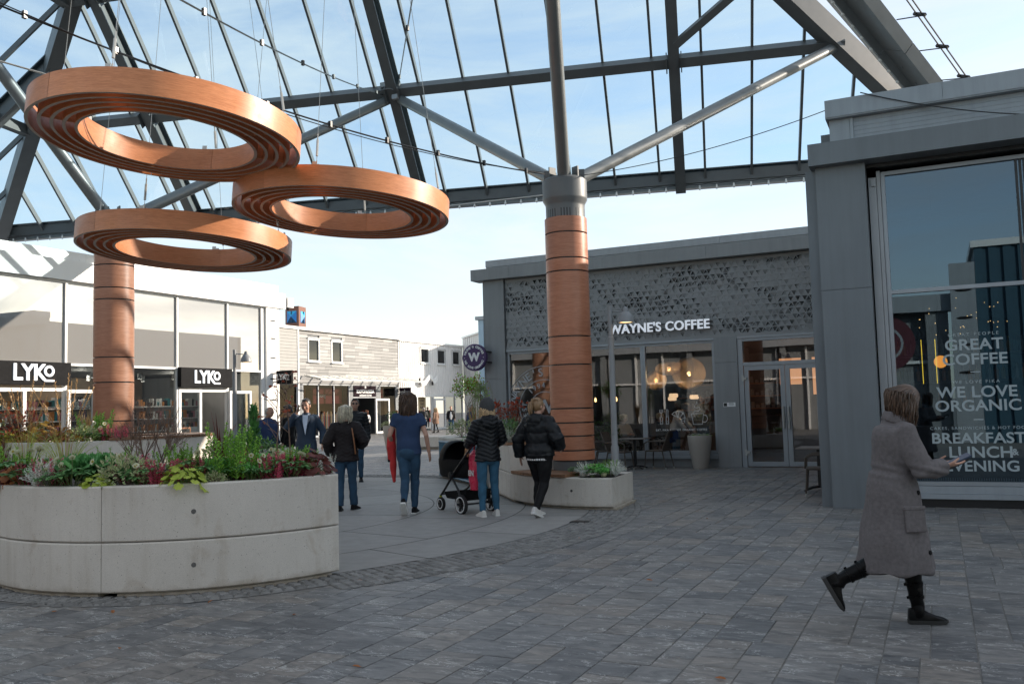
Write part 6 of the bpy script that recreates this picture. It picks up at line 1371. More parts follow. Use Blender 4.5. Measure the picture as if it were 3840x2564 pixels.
lamp(-4.62, 13.33, 3.12, 'slim grey street lamp beside the wood-clad column in front of the cafe lettering', R_(5))
lamp(-14.1, 15.22, 3.02, 'slim grey street lamp in front of the glass shop doors', R_(35))
# ------------------------------------------------------------------ cafe furniture
MT['wicker'] = mat('wicker', (.075, .058, .045), .65, 0, .3, 40, .6, 90); MT['tabletop'] = mat('table_slats', (.17, .15, .135), .6, 0, .2, 8)
def table():
    t = thing('cafe_table', '', 'table', (0,0,0), 0, 'outdoor cafe tables'); m = MB()
    for i in range(6): m.bbox(-.34, -.34+.115*i, .715, .34, -.235+.115*i, .74, .004)
    m.build('tabletop', MT['tabletop'], t); m = MB(); m.bbox(-.035,-.035,.05,.035,.035,.715,.004); m.box(-.2,-.02,.695,.2,.02,.715); m.build('post', MT['black'], t); m = MB()
    for k in range(4):
        M = Matrix.Rotation(R_(45+90*k), 4, 'Z'); m.tube([M @ Vector((0,0,.07)), M @ Vector((.17,0,.06)), M @ Vector((.33,0,.012))], (.024,.022,.015), 6)
    m.build('foot', MT['black'], t); return t
def chair():
    t = thing('cafe_chair', '', 'chair', (0,0,0), 0, 'outdoor wicker cafe chairs'); m = MB()          # faces -Y... seat opens to +Y
    m.bbox(-.23,-.22,.42,.23,.23,.455,.015); m.build('seat', MT['wicker'], t); m = MB()
    vs = []
    for i in range(6):
        for j in range(7):
            u, v = j/6*2-1, i/5
            for o in (0,.022): vs.append((u*(.23-.02*v), -.22-.13*v+.035*u*u*0-o+.03*(1-u*u)*-1, .46+.44*v-.03*u*u*v))
    fs = []
    for i in range(5):
        for j in range(6):
            a = (i*7+j)*2; b_ = a+2; c = a+14; d = c+2; fs += [(a,b_,d,c), (a+1,c+1,d+1,b_+1)]
    m.add(vs, fs, 0, True); m.tube([(-.23,-.22,.46), (-.21,-.37,.87), (-.19,-.39,.9), (0,-.415,.905), (.19,-.39,.9), (.21,-.37,.87), (.23,-.22,.46)], .017, 6); m.build('backrest', MT['wicker'], t)
    for sx in (-1, 1):
        m = MB(); m.tube([(.245*sx,-.3,.665), (.265*sx,-.1,.67), (.265*sx,.14,.665), (.26*sx,.23,.62), (.25*sx,.24,.45)], .017, 6); m.build('armrest', MT['wicker'], t)
        for y0, y1 in ((.21,.245), (-.21,-.30)):
            m = MB(); m.tube([(.22*sx,y0,.44), (.235*sx,y1,.045)], (.018,.014), 7); l = m.build('leg', MT['wicker'], t); m = MB(); m.tube([(.2352*sx,y1,.05), (.236*sx,y1+.001,0)], (.0155,.0155), 7); m.build('leg_cap', MT['galv'], l)
    return t
TB = table(); TB.location = (-6.77, 21.0, 0); TB['label'] = 'slatted square cafe table in front of the cafe window'; TB.rotation_euler = (0,0,.05)
dup(TB, (-1.92, 16.15, 0), .0, 'slatted cafe table half hidden by the grey corner pilaster')
CH = chair(); CH.location = (-6.18, 20.95, 0); CH.rotation_euler = (0,0,R_(82)); CH['label'] = 'wicker armchair right of the cafe table with a blue blanket on its back'
dup(CH, (-7.45, 20.85, 0), R_(-75), 'wicker armchair between wood-clad column and lamp post'); dup(CH, (-6.95, 20.4, 0), R_(-95), 'wicker armchair left of the table just behind the lamp post'); dup(CH, (-1.80, 15.35, 0), R_(95), 'wicker armchair beside the grey corner pilaster by the cafe door')
m = MB()
vs = []
for i in range(9):
    for j in range(7):
        v = i/8; u = j/6*2-1; a = (v-.5)*2; z = .0-abs(a)*.30*(1 if a > 0 else .75); y = .035*(1 if a > 0 else -1)*min(1, abs(a)*6)+.008*math.sin(u*7+a*3); vs.append((u*.17, y, z+.006*math.sin(u*9)))
m.add(vs, [(i*7+j, i*7+j+1, (i+1)*7+j+1, (i+1)*7+j) for i in range(8) for j in range(6)], 0, True); bl = m.build('blanket', mat('navy_blanket', (.012, .035, .10), .9, 0, .2, 20), None, (-5.78, 21.0, .925)); bl.rotation_euler = (0,0,R_(82)); tag(bl, 'navy blue blanket hung over the back of the wicker chair', 'blanket')
# lamps and plants inside the cafe
MT['woven'] = mat('woven_cane', (.46, .34, .20), .7, 0, .15, 20, .3, 60, isl=.25)
def woven(c, r, flat, lab):
    t = thing('woven_lamp', lab, 'lamp', c, 0, 'woven cane lamps in the cafe window'); m = MB(); n = 34
    for s in (-1, 1):
        for k in range(n):
            pts = []
            for i in range(17):
                p = math.pi*(.04+.92*i/16); a = 2*math.pi*k/n+s*i*.16; pts.append((r*math.sin(p)*math.cos(a), r*math.sin(p)*math.sin(a), r*flat*math.cos(p)))
            m.tube(pts, .010, 3, 0, False)
    m.build('shade', MT['woven'], t); m = MB(); m.ell((0,0,0), (.05,.05,.06), 10, 7); m.build('bulb', emis('cafe_bulb', (1, .58, .22), 1.6) if 'cafe_bulb' not in bpy.data.materials else bpy.data.materials['cafe_bulb'], t); m = MB(); m.tube([(0,0,.05), (0,0,3.1-c[2])], .006, 5); m.build('cord', MT['black'], t)
    ld = bpy.data.lights.new('lamp_light', 'POINT'); ld.energy = 5; ld.color = (1, .72, .42); ld.shadow_soft_size = .05; lo = bpy.data.objects.new('lamp_light', ld); COL.objects.link(lo); lo.parent = t; lo.location = (0, 0, -.08)
woven((-6.02, 23.6, 2.34), .44, .97, 'largest round woven cane lamp inside the cafe window'); woven((-6.42, 23.1, 2.48), .36, .5, 'flattened woven cane lamp overlapping the largest one'); woven((-6.93, 23.6, 2.2), .28, .97, 'small round woven cane lamp left of the largest one')
def small_lamp(c, lab):
    t = thing('drum_lamp', lab, 'lamp', c, 0, 'small lit lamps inside the cafe'); m = MB(); m.lathe([(.10,-.06), (.13,-.04), (.13,.04), (.10,.06)], 14); m.build('shade', emis('drum_warm', (1, .66, .38), .33) if 'drum_warm' not in bpy.data.materials else bpy.data.materials['drum_warm'], t); m = MB(); m.tube([(0,0,.06), (0,0,3.1-c[2])], .005, 4); m.build('cord', MT['black'], t)
for c, lab in (((-6.9, 25.2, 1.78), 'small drum lamp low in the cafe left of the warm one'), ((-6.25, 25.0, 1.72), 'small warm drum lamp under the largest woven lamp'), ((-7.3, 26.5, 1.7), 'small drum lamp deepest in the cafe')): small_lamp(c, lab)
def bulb(c, lab):
    t = thing('bare_bulb', lab, 'lamp', c, 0, 'bare filament bulbs inside the cafe'); m = MB(); m.lathe([(0,-.07), (.028,-.05), (.03,0), (.014,.05), (0,.06)], 10); m.build('bulb', bpy.data.materials['cafe_bulb'], t); m = MB(); m.tube([(0,0,.05), (0,0,3.1-c[2])], .004, 4); m.build('cord', MT['black'], t)
for c, lab in (((-8.55, 23.2, 1.72), 'bare glowing bulb inside the cafe behind the lamp post'), ((-7.95, 23.2, 1.72), 'bare glowing bulb inside the cafe right of the lamp post'), ((-5.45, 25.5, 1.62), 'left bulb of the glowing pair under the big woven lamp'), ((-5.28, 25.5, 1.62), 'right bulb of the glowing pair near the window edge')): bulb(c, lab)
potplant(-8.6, 22.4, .1, (2.2, 2.6), 'glos', 'big leafy indoor plant in the cafe window behind the column'); potplant(-7.9, 22.5, .1, (1.5, 2.1), 'glos', 'leafy indoor plant in the cafe window right of the column')
# ------------------------------------------------------------------ people
def remeshed(b, vox, sm=3, disp=None):
    me = b.mesh('tmp', []); o = bpy.data.objects.new('tmp', me); COL.objects.link(o)
    r = o.modifiers.new('r', 'REMESH'); r.mode = 'VOXEL'; r.voxel_size = vox; r.use_smooth_shade = True
    if sm: s = o.modifiers.new('s', 'SMOOTH'); s.iterations = sm; s.factor = .5
    dg = bpy.context.evaluated_depsgraph_get(); out = bpy.data.meshes.new_from_object(o.evaluated_get(dg))
    bpy.data.objects.remove(o); bpy.data.meshes.remove(me)
    if disp:
        n = len(out.vertices); co = np.empty(n*3); no = np.empty(n*3); out.vertices.foreach_get('co', co); out.vertices.foreach_get('normal', no)
        co = co.reshape(-1,3); no = no.reshape(-1,3); co += no*disp(co)[:,None]; out.vertices.foreach_set('co', co.ravel()); out.update()
    out.polygons.foreach_set('use_smooth', [True]*len(out.polygons)); return out
def wr(amp=.006, f=9., seed=0.):                       # cloth folds
    def fn(co):
        x, y, z = co.T; return amp*(np.sin(z*f*2.1+x*f+np.sin(y*f*1.3+seed)*1.7+seed)*.6+np.sin(z*f*4.3-x*f*2.2+seed*2+np.sin(x*f*2)*1.5)*.4)
    return fn
def coatd(co):
    x, y, z = co.T; ang = np.arctan2(y+.01, x); lo = np.clip((1.02-z)/.6, 0, 1); inn = np.hypot(x, y) < .33
    return inn*lo*.013*np.sin(ang*7+1.6*np.sin(z*3.2)+.7)+.005*np.sin(z*19+x*13+np.sin(y*17)*1.5)+.006*np.exp(-((z-1.14)/.06)**2)*np.sin(z*95+y*26)
def puff(step, amp, vee=0., seed=0.):
    def fn(co):
        x, y, z = co.T; ph = (z+vee*np.abs(x)+.006*np.sin(x*23+seed)+.004*np.sin(y*31))/step; return amp*(np.abs(np.sin(np.pi*ph))**.6)-amp*.4+.003*np.sin(x*60+z*11+seed)*np.sin(z*40)
    return fn
def quiltd(co):
    x, y, z = co.T; return .007*np.abs(np.sin((z+.02*np.sin(x*38))*52))*np.abs(np.sin((x+y*.7+.016*np.sin(z*60))*34))**.5+.003*np.sin(z*25+x*14)
SK = {k: mat('skin_'+k, c, .5, 0, .08, 14, .08, 200) for k, c in (('fair', (.52,.30,.22)), ('tan', (.42,.235,.165)))}
HR_ = {k: mat('hair_'+k, mul(c, 1.5), .42, 0, .22, 30, isl=.75) for k, c in (('brown', (.075,.042,.026)), ('blond', (.50,.35,.19)), ('white', (.60,.52,.40)), ('dark', (.022,.016,.013)), ('dkblond', (.27,.165,.085)), ('grey', (.30,.28,.26)), ('red', (.20,.075,.035)), ('streak', (.075,.043,.026)))}
def cl(n, c, rough=.85, var=.15, sc=12, bump=.25, bs=220, **k): return mat('cloth_'+n, c, rough, 0, var, sc, bump, bs, bdist=.002, **k)
CL = dict(black=cl('black', (.006,.006,.007), .6, spec=.2), puffer=cl('puffer', (.006,.0075,.010), .45, .2, 10, .3, 60, spec=.3), quilt=cl('quilt', (.014,.0105,.0115), .6, spec=.25), denim=cl('denim', (.022,.062,.115), .85, .35, 7), denim2=cl('denim_mid', (.025,.095,.165), .85, .3, 7), navytee=cl('navy_tee', (.022,.048,.115), .85, .15, 9), suit=cl('suit', (.014,.032,.062), .7, .08, 20), shirt=cl('shirt', (.55,.62,.74), .8, .05), white=cl('white', (.68,.67,.66), .8, .06), wool=cl('grey_wool', (.128,.117,.120), .95, .2, 40, .6, 160), knit=cl('knit_grey', (.055,.058,.06), .95, .2, 20, .5, 120), fur=cl('brown_fur', (.21,.125,.085), .95, .3, 18, .8, 60), navy=cl('navy', (.02,.04,.11), .85), red=cl('red', (.55,.03,.03), .75, .2, 6), olive=cl('olive', (.10,.10,.065), .85), leather=mat('boot_leather', (.004,.004,.0045), .30, 0, .2, 10, .12, 40, spec=.14), sneaker=mat('sneaker', (.60,.58,.55), .6, 0, .08, 20), sole=mat('shoe_sole', (.70,.69,.66), .7, 0, .05, 20), dsole=mat('dark_sole', (.03,.03,.03), .7), tan=mat('tan_strap', (.26,.11,.045), .5), eye=mat('eye_dark', (.02,.015,.012), .2), lip=mat('lip', (.36,.13,.11), .5))
J0 = dict(pel=(0,0,.95), chest=(0,0,1.28), neck=(0,-.01,1.465), head=(0,.015,1.63), hipL=(-.095,0,.93), kneeL=(-.10,.02,.50), ankL=(-.105,-.01,.09), shL=(-.172,-.005,1.40), elL=(-.235,-.03,1.13), wrL=(-.245,.05,.89))
for k in list(J0):
    if k.endswith('L'): p = J0[k]; J0[k[:-1]+'R'] = (-p[0], p[1], p[2])
def headM(J, yaw, tilt): return Matrix.Translation(J['head']) @ Matrix.Rotation(-R_(yaw), 4, 'Z') @ Matrix.Rotation(-R_(tilt), 4, 'X') @ Matrix.Diagonal((1.07,1.07,1.05,1))
def limb(b, pts, r, n=12): b.tube(pts, r, n)
def hand(b, wr_, d, pn, side, curl=.5, k=1.0):
    """palm, four fingers of unequal length and a thumb; d = finger direction, pn = palm normal"""
    d = Vector(d).normalized(); pn = Vector(pn); pn = (pn-d*pn.dot(d)).normalized(); s = d.cross(pn)*side
    w = Vector(wr_); b.tube([w-d*.03, w+d*.02, w+d*.06, w+d*.092], [(.026,.02), (.034,.018), (.04,.016), (.036,.013)], 10, 0, True, True, None, s)
    for i, (o, l) in enumerate(((-.030,.070), (-.010,.080), (.010,.075), (.029,.058))):
        p = w+d*.085+s*o; dd = d; pts = [p-d*.015]
        for j in range(4):
            pts.append(pts[-1]+dd*(l*(.34,.3,.22,.18)[j]+(.015 if j == 0 else 0))); dd = (dd+pn*curl*.55).normalized()
        b.tube(pts, (.0095,.0095,.0085,.0078,.006), 6)
    t0 = w+d*.025-s*.028; t1 = (d*.62-s*.62+pn*.35).normalized(); t2 = (d*.9-s*.2+pn*.45).normalized(); b.tube([t0, t0+t1*.035, t0+t1*.035+t2*.03, t0+t1*.035+t2*.054], (.013,.0115,.010,.007), 6)
def headmesh(b, HM, k=1.0):
    e = lambda c, r: b.ell(HM @ Vector(c), r, 18, 12, 0, HM.to_3x3())
    e((0,-.008,.018), (.072,.092,.098)); e((0,.022,-.035), (.058,.066,.072)); e((0,.045,-.078), (.032,.034,.028)); e((0,.030,.002), (.064,.060,.062))
    b.tube([HM @ Vector(p) for p in ((0,.082,.018), (0,.098,-.012), (0,.104,-.026), (0,.088,-.036))], (.009,.012,.015,.010), 8)
    e((0,.086,-.058), (.024,.012,.010)); e((-.028,.074,.028), (.024,.014,.010)); e((.028,.074,.028), (.024,.014,.010)); e((-.038,.058,-.03), (.024,.022,.024)); e((.038,.058,-.03), (.024,.022,.024))
    for s in (-1, 1): e((.074*s,-.004,-.008), (.010,.020,.031))
def strands(b, HM, n, L_, az0=55, spread=.35, wave=.012, r0=.0075, back=.1, tips=.25, part_=0, gather=None, zcut=None, elm=1.35):
    H3 = HM.to_3x3(); up = Vector((0,0,1)); rr = random.Random(n)
    for i in range(n):
        a = R_(rr.uniform(az0, 360-az0)); el = rr.uniform(.15 if elm > 1 else -.2, elm); d = Vector((math.sin(a)*math.cos(el), math.cos(a)*math.cos(el), math.sin(el))); p = HM @ Vector((d.x*.076, d.y*.096-.01, d.z*.104+.018))
        o = H3 @ Vector((math.sin(a), math.cos(a), 0)); o.z = 0; o = o.normalized() if o.length > .01 else Vector((0,-1,0)); c = HM @ Vector((0,-.012,0)); l = L_*rr.uniform(1-tips, 1.05); ph = rr.uniform(0, 6)
        top = HM @ Vector((0,-.01,.122)) if elm > 1 else p; pts = [top.lerp(p, .5)+(p-c).normalized()*.012, p+(p-c).normalized()*.008]
        e0 = c+o*(.083+rr.uniform(0,.016)); z = pts[-1].z; k = 6
        for j in range(1, k+1):
            u = j/k; q = e0+o*(back*u*u*.25-.022*u*u+spread*.03*math.sin(u*3)); tgt = gather if gather else None
            q = Vector((q.x, q.y, z-(l)*u)); q += Vector((math.sin(ph+u*7), math.cos(ph*1.3+u*6), 0))*wave
            if tgt is not None: q = q.lerp(Vector(tgt), min(1, u*1.3))
            if zcut is not None and q.z < zcut: q.z = zcut+rr.uniform(-.02,.02)
            pts.append(q)
        b.tube(pts, [r0*.6, r0]+[r0*(1.05-.14*j) for j in range(k)], 5, 0, False)
def cap(b, HM, g=1.0, dz=.026, dy=-.02): b.ell(HM @ Vector((0,dy,dz)), (.079*g,.094*g,.100*g), 20, 13, 0, HM.to_3x3())
def foot(J, s, yaw, pitch): return Matrix.Translation(J['ank'+s]) @ Matrix.Rotation(-R_(yaw), 4, 'Z') @ Matrix.Rotation(-R_(pitch), 4, 'X')
def shoe(fm, h=.115, l=.0, sole=.026, boot=0.):
    def sec(y, w, zt, zb=-.09): return (y, w, zt, zb)
    S = [(-.075,.020,-.03), (-.07,.033,.02), (-.03,.038,.03), (.02,.040,.026), (.07,.043,-.008), (.12,.046,-.030), (.165,.042,-.042), (.190,.030,-.052), (.200,.012,-.064)]
    b = MB(); vs = []; n = 12
    for y, w, zt in S:
        for j in range(n):
            t = 2*math.pi*j/n; c, s_ = math.cos(t), math.sin(t); z = (zt-.066)/2+ (zt+.066)/2*s_ if s_ > 0 else -.066+ .0*s_; z = -.066+(zt+.066)*max(0, s_)**.7; vs.append(fm @ Vector((w*(abs(c)**.75)*(1 if c > 0 else -1), y, z)))
    b.add(vs, [(i*n+j, i*n+(j+1) % n, (i+1)*n+(j+1) % n, (i+1)*n+j) for i in range(len(S)-1) for j in range(n)]+[tuple(range(n-1,-1,-1)), tuple((len(S)-1)*n+j for j in range(n))], 0, True)
    vs = []
    for y, w, zt in S:
        for z, q in ((-.09, .98), (-.062, 1.06)):
            for sx in (-1, 1): vs.append(fm @ Vector((sx*(w*q+.002), y*1.02, z+(.012 if y > .18 and z < -.08 else 0))))
    fs = []
    for i in range(len(S)-1):
        a = i*4; c = a+4; fs += [(a,a+1,c+1,c), (a+2,c+2,c+3,a+3), (a,c,c+2,a+2), (a+1,a+3,c+3,c+1)]
    fs += [(0,2,3,1), (len(S)*4-4, len(S)*4-3, len(S)*4-1, len(S)*4-2)]; b.add(vs, fs, 1); return b
TOR = {'f': [(.90,.165,.115,0), (.98,.160,.112,0), (1.08,.135,.098,.005), (1.20,.145,.108,.012), (1.30,.158,.118,.018), (1.38,.165,.105,.005), (1.43,.128,.082,-.005), (1.475,.076,.066,-.012)],
       'm': [(.90,.160,.110,0), (.98,.158,.110,0), (1.08,.150,.105,.005), (1.20,.162,.115,.008), (1.30,.180,.122,.008), (1.38,.188,.110,0), (1.43,.145,.086,-.008), (1.48,.082,.072,-.012)]}
def spine(J, z):                                       # offset of the trunk at height z (default pose heights)
    p, c, n = Vector(J['pel']), Vector(J['chest']), Vector(J['neck']); P0_, C0, N0 = .95, 1.28, 1.465
    if z <= C0: u = (z-P0_)/(C0-P0_); return p.lerp(c, u) if u >= 0 else p+Vector((0,0,z-P0_))
    u = (z-C0)/(N0-C0); return c.lerp(n, u)
def trunk(b, J, kind, g=1.0, add=0., z0=.86, z1=1.47, flare=0., wide=1.0, cut=None):
    T = [t for t in TOR[kind] if z0-1e-6 <= t[0] <= z1+1e-6]
    if z0 < T[0][0]: T = [(z0, T[0][1]*(1+flare), T[0][2]*(1+flare), 0)]+T
    b.tube([spine(J, z)+Vector((0, y, 0)) for z, rx, ry, y in T], [(rx*g*wide+add, ry*g*(1+(wide-1)*1.3)+add) for z, rx, ry, y in T], 20, 0, True, True, None, (1,0,0))
def limbpts(J, a, m, c, s, n=4):
    A, B_, C_ = (Vector(J[x+s]) for x in (a, m, c)); return A, B_, C_
def sleeve(b, J, s, g=1.0, add=0., upto=1.0, cuff=0.):
    A, B_, C_ = limbpts(J, 'sh', 'el', 'wr', s)
    inn = A+Vector((.085 if s == 'L' else -.085, 0, .012))
    if upto <= .55: b.tube([inn, A, A.lerp(B_, .35), A.lerp(B_, upto)], [.04*g+add, .054*g+add, .052*g+add, .054*g+add], 12); return
    b.tube([inn, A, A.lerp(B_, .5), B_, B_.lerp(C_, .5), B_.lerp(C_, upto)], [.036*g+add, .052*g+add, .050*g+add, .046*g+add, .042*g+add, .036*g+add+cuff], 12)
def leg(b, J, s, g=1.0, add=0., end=.97, hem=0., thigh=1.0):
    A, B_, C_ = limbpts(J, 'hip', 'knee', 'ank', s); x = .012 if s == 'L' else -.012
    b.tube([A+Vector((x,0,.06)), A+Vector((0,0,-.04)), A.lerp(B_, .5), B_, B_.lerp(C_, .28), B_.lerp(C_, .65), B_.lerp(C_, end)], [.085*g*thigh+add, .088*g*thigh+add, .076*g*thigh+add, .057*g+add, .057*g+add, .046*g+add+hem*.5, .038*g+add+hem], 14)
def person(label, loc, az, H, J=None, sex='m', skin='fair', top=None, pants=None, shoes=('black', 'dsole'), hair=None, look=(0, 0), feet=((0,0),(0,0)), vox=.012, face=False, hands=None, extra=None, group=None, wide=1.0, bare=None, under=None):
    JJ = {k: Vector(v) for k, v in J0.items()}
    for k, v in (J or {}).items(): JJ[k] = Vector(v)
    J = JJ; t = thing('person', label, 'person', loc, -R_(az), group); k = H/1.75; S = Matrix.Diagonal((k,k,k,1)); HM = headM(J, *look)
    def put(name, me, mats, par=None):
        me.transform(S)
        for m_ in (mats if isinstance(mats, list) else [mats]): me.materials.append(m_)
        o = bpy.data.objects.new(name, me); COL.objects.link(o); o.parent = par or t; return o
    def raw(name, b, mats, par=None): me = b.mesh(name, []); return put(name, me, mats, par)
    # body: one continuous surface
    b = MB(); headmesh(b, HM); n0 = Vector(J['neck']); b.tube([n0+Vector((0,0,-.06)), n0+Vector((0,0,.02)), HM @ Vector((0,-.012,-.06)), HM @ Vector((0,-.008,0))], (.062,.054,.052,.05), 14)
    trunk(b, J, sex, .86); [sleeve(b, J, s, .74) for s in 'LR']; [leg(b, J, s, .80) for s in 'LR']
    for s in 'LR':
        A, B_, C_ = limbpts(J, 'sh', 'el', 'wr', s); d, pn, cu = (hands or {}).get(s, ((C_-B_), (1 if s == 'L' else -1, .3, 0), .35)); hand(b, C_, d, pn, 1 if s == 'L' else -1, cu)
        fm = foot(J, s, *feet[0 if s == 'L' else 1]); b.ell(fm @ Vector((0,.04,-.055)), (.026,.085,.018), 10, 7, 0, fm.to_3x3()); b.ell(fm @ Vector((0,-.02,-.04)), (.03,.04,.04), 10, 7)
    put('body', remeshed(b, vox*.72, 2), SK[skin])
    if pants:
        m_, g, th, hem = pants; b = MB(); [leg(b, J, s, g, .008, .985, hem, th) for s in 'LR']; trunk(b, J, sex, 1.0, .008, .86, 1.0, 0, wide); b.ell(Vector(J['pel'])+Vector((0,-.03,-.06)), (.14*wide,.115*wide,.11), 16, 10)
        put('trousers', remeshed(b, vox, 2, wr(.005, 11, az)), CL[m_])
    for s, (yw, pt) in zip('LR', feet):
        fm = foot(J, s, yw, pt)
        raw('shoe', shoe(fm), [CL[shoes[0]], CL[shoes[1]]])
    if under: b = MB(); trunk(b, J, sex, 1.0, .012, .84, 1.0, 0, wide); put('shirt_hem', remeshed(b, vox, 2), CL[under])
    if top:
        kind, m_, o = top[0], top[1], (top[2] if len(top) > 2 else {}); g = o.get('g', 1.0); ad = o.get('add', .02); b = MB()
        trunk(b, J, sex, g, ad, o.get('z0', .86), 1.47, o.get('flare', 0), wide); [sleeve(b, J, s, o.get('gs', 1.0), ad*.75, o.get('upto', .97), o.get('cuff', .004)) for s in 'LR']
        if o.get('skirt'):
            z0, rx, ry, off = o['skirt']; p = spine(J, 1.06); b.tube([p+Vector((0,0,0)), spine(J, .95)+Vector((0,off*.3,-.0)), Vector((J['pel'].x, J['pel'].y+off, z0))], [(.155*g+ad,.115*g+ad), (.17*g+ad,.135*g+ad), (rx, ry)], 22, 0, True, True, None, (1,0,0))
        if kind == 'hood':
            q = Vector(J['neck']); b.tube([q+Vector((-.125,-.02,-.035)), q+Vector((-.085,-.09,.0)), q+Vector((0,-.12,.0)), q+Vector((.085,-.09,.0)), q+Vector((.125,-.02,-.035))], (.045,.06,.066,.06,.045), 12); b.ell(q+Vector((0,-.13,-.06)), (.13,.055,.085), 16, 10)
        if kind in ('coat', 'suit', 'jacket'): q = Vector(J['neck']); b.tube([q+Vector((0,-.01,-.06)), q+Vector((0,-.012,.03))], [.085, .074], 16)
        put(o.get('name', {'tee': 'tshirt', 'hood': 'jacket', 'suit': 'suit_jacket'}.get(kind, kind)), remeshed(b, o.get('vox', vox), 14 if o.get('skirt') else 4, o.get('disp', wr(.005, 8, az))), CL[m_])
    if hair:
        st, hm = hair[0], HR_[hair[1]]; b = MB()
        if st == 'short': cap(b, HM, 1.0, .030, -.022); [b.ell(HM @ Vector(p_), r_, 10, 7, 0, HM.to_3x3()) for p_, r_ in (((0,.045,.105), (.05,.045,.022)), ((-.068,-.02,.02), (.014,.045,.05)), ((.068,-.02,.02), (.014,.045,.05)), ((0,-.09,-.02), (.05,.02,.05)))]
        elif st == 'bald': cap(b, HM, .99, .0, -.03)
        elif st == 'long': cap(b, HM, 1.02); strands(b, HM, 260, hair[2], 48, .5, .02, .0085, .12, .4)
        elif st == 'bob': cap(b, HM, 1.06, .03, -.012); strands(b, HM, 420, hair[2], hair[3] if len(hair) > 3 else 40, .6, .009, .0056, .10, .22)
        elif st == 'under': strands(b, HM, 230, hair[2], 55, .5, .012, .008, .12, .2, elm=.15)
        elif st == 'pony':
            cap(b, HM, 1.05); kn = HM @ Vector((0,-.115,.055)); strands(b, HM, 90, .05, 60, .1, .002, .006, .0, .2, 0, kn); rr = random.Random(5)
            for i in range(60): a = rr.uniform(0,6.28); q = rr.uniform(0,.026); o_ = Vector((math.cos(a)*q, math.sin(a)*q*.6, 0)); b.tube([kn+o_*.4, kn+Vector((0,-.035,.012))+o_, kn+Vector((0,-.055,-.06))+o_*1.5, kn+Vector((0,-.045,-.17+rr.uniform(-.02,.03)))+o_*1.2], (.006,.008,.008,.003), 5, 0, False)
        raw('hair', b, hm)
    if face:
        b = MB()
        for s in (-1, 1): b.ell(HM @ Vector((.028*s,.084,.018)), (.011,.005,.006), 8, 6, 0, HM.to_3x3()); b.ell(HM @ Vector((.029*s,.088,.036)), (.017,.004,.0035), 8, 5, 0, HM.to_3x3())
        raw('eyes', b, CL['eye']); b = MB(); b.ell(HM @ Vector((0,.096,-.058)), (.021,.004,.006), 10, 6, 0, HM.to_3x3()); raw('mouth', b, CL['lip'])
    if extra: extra(t, J, HM, raw, put, k)
    return t
def strap(b, pts, w=.012): b.tube(pts, [(w, .003)]*len(pts), 6)
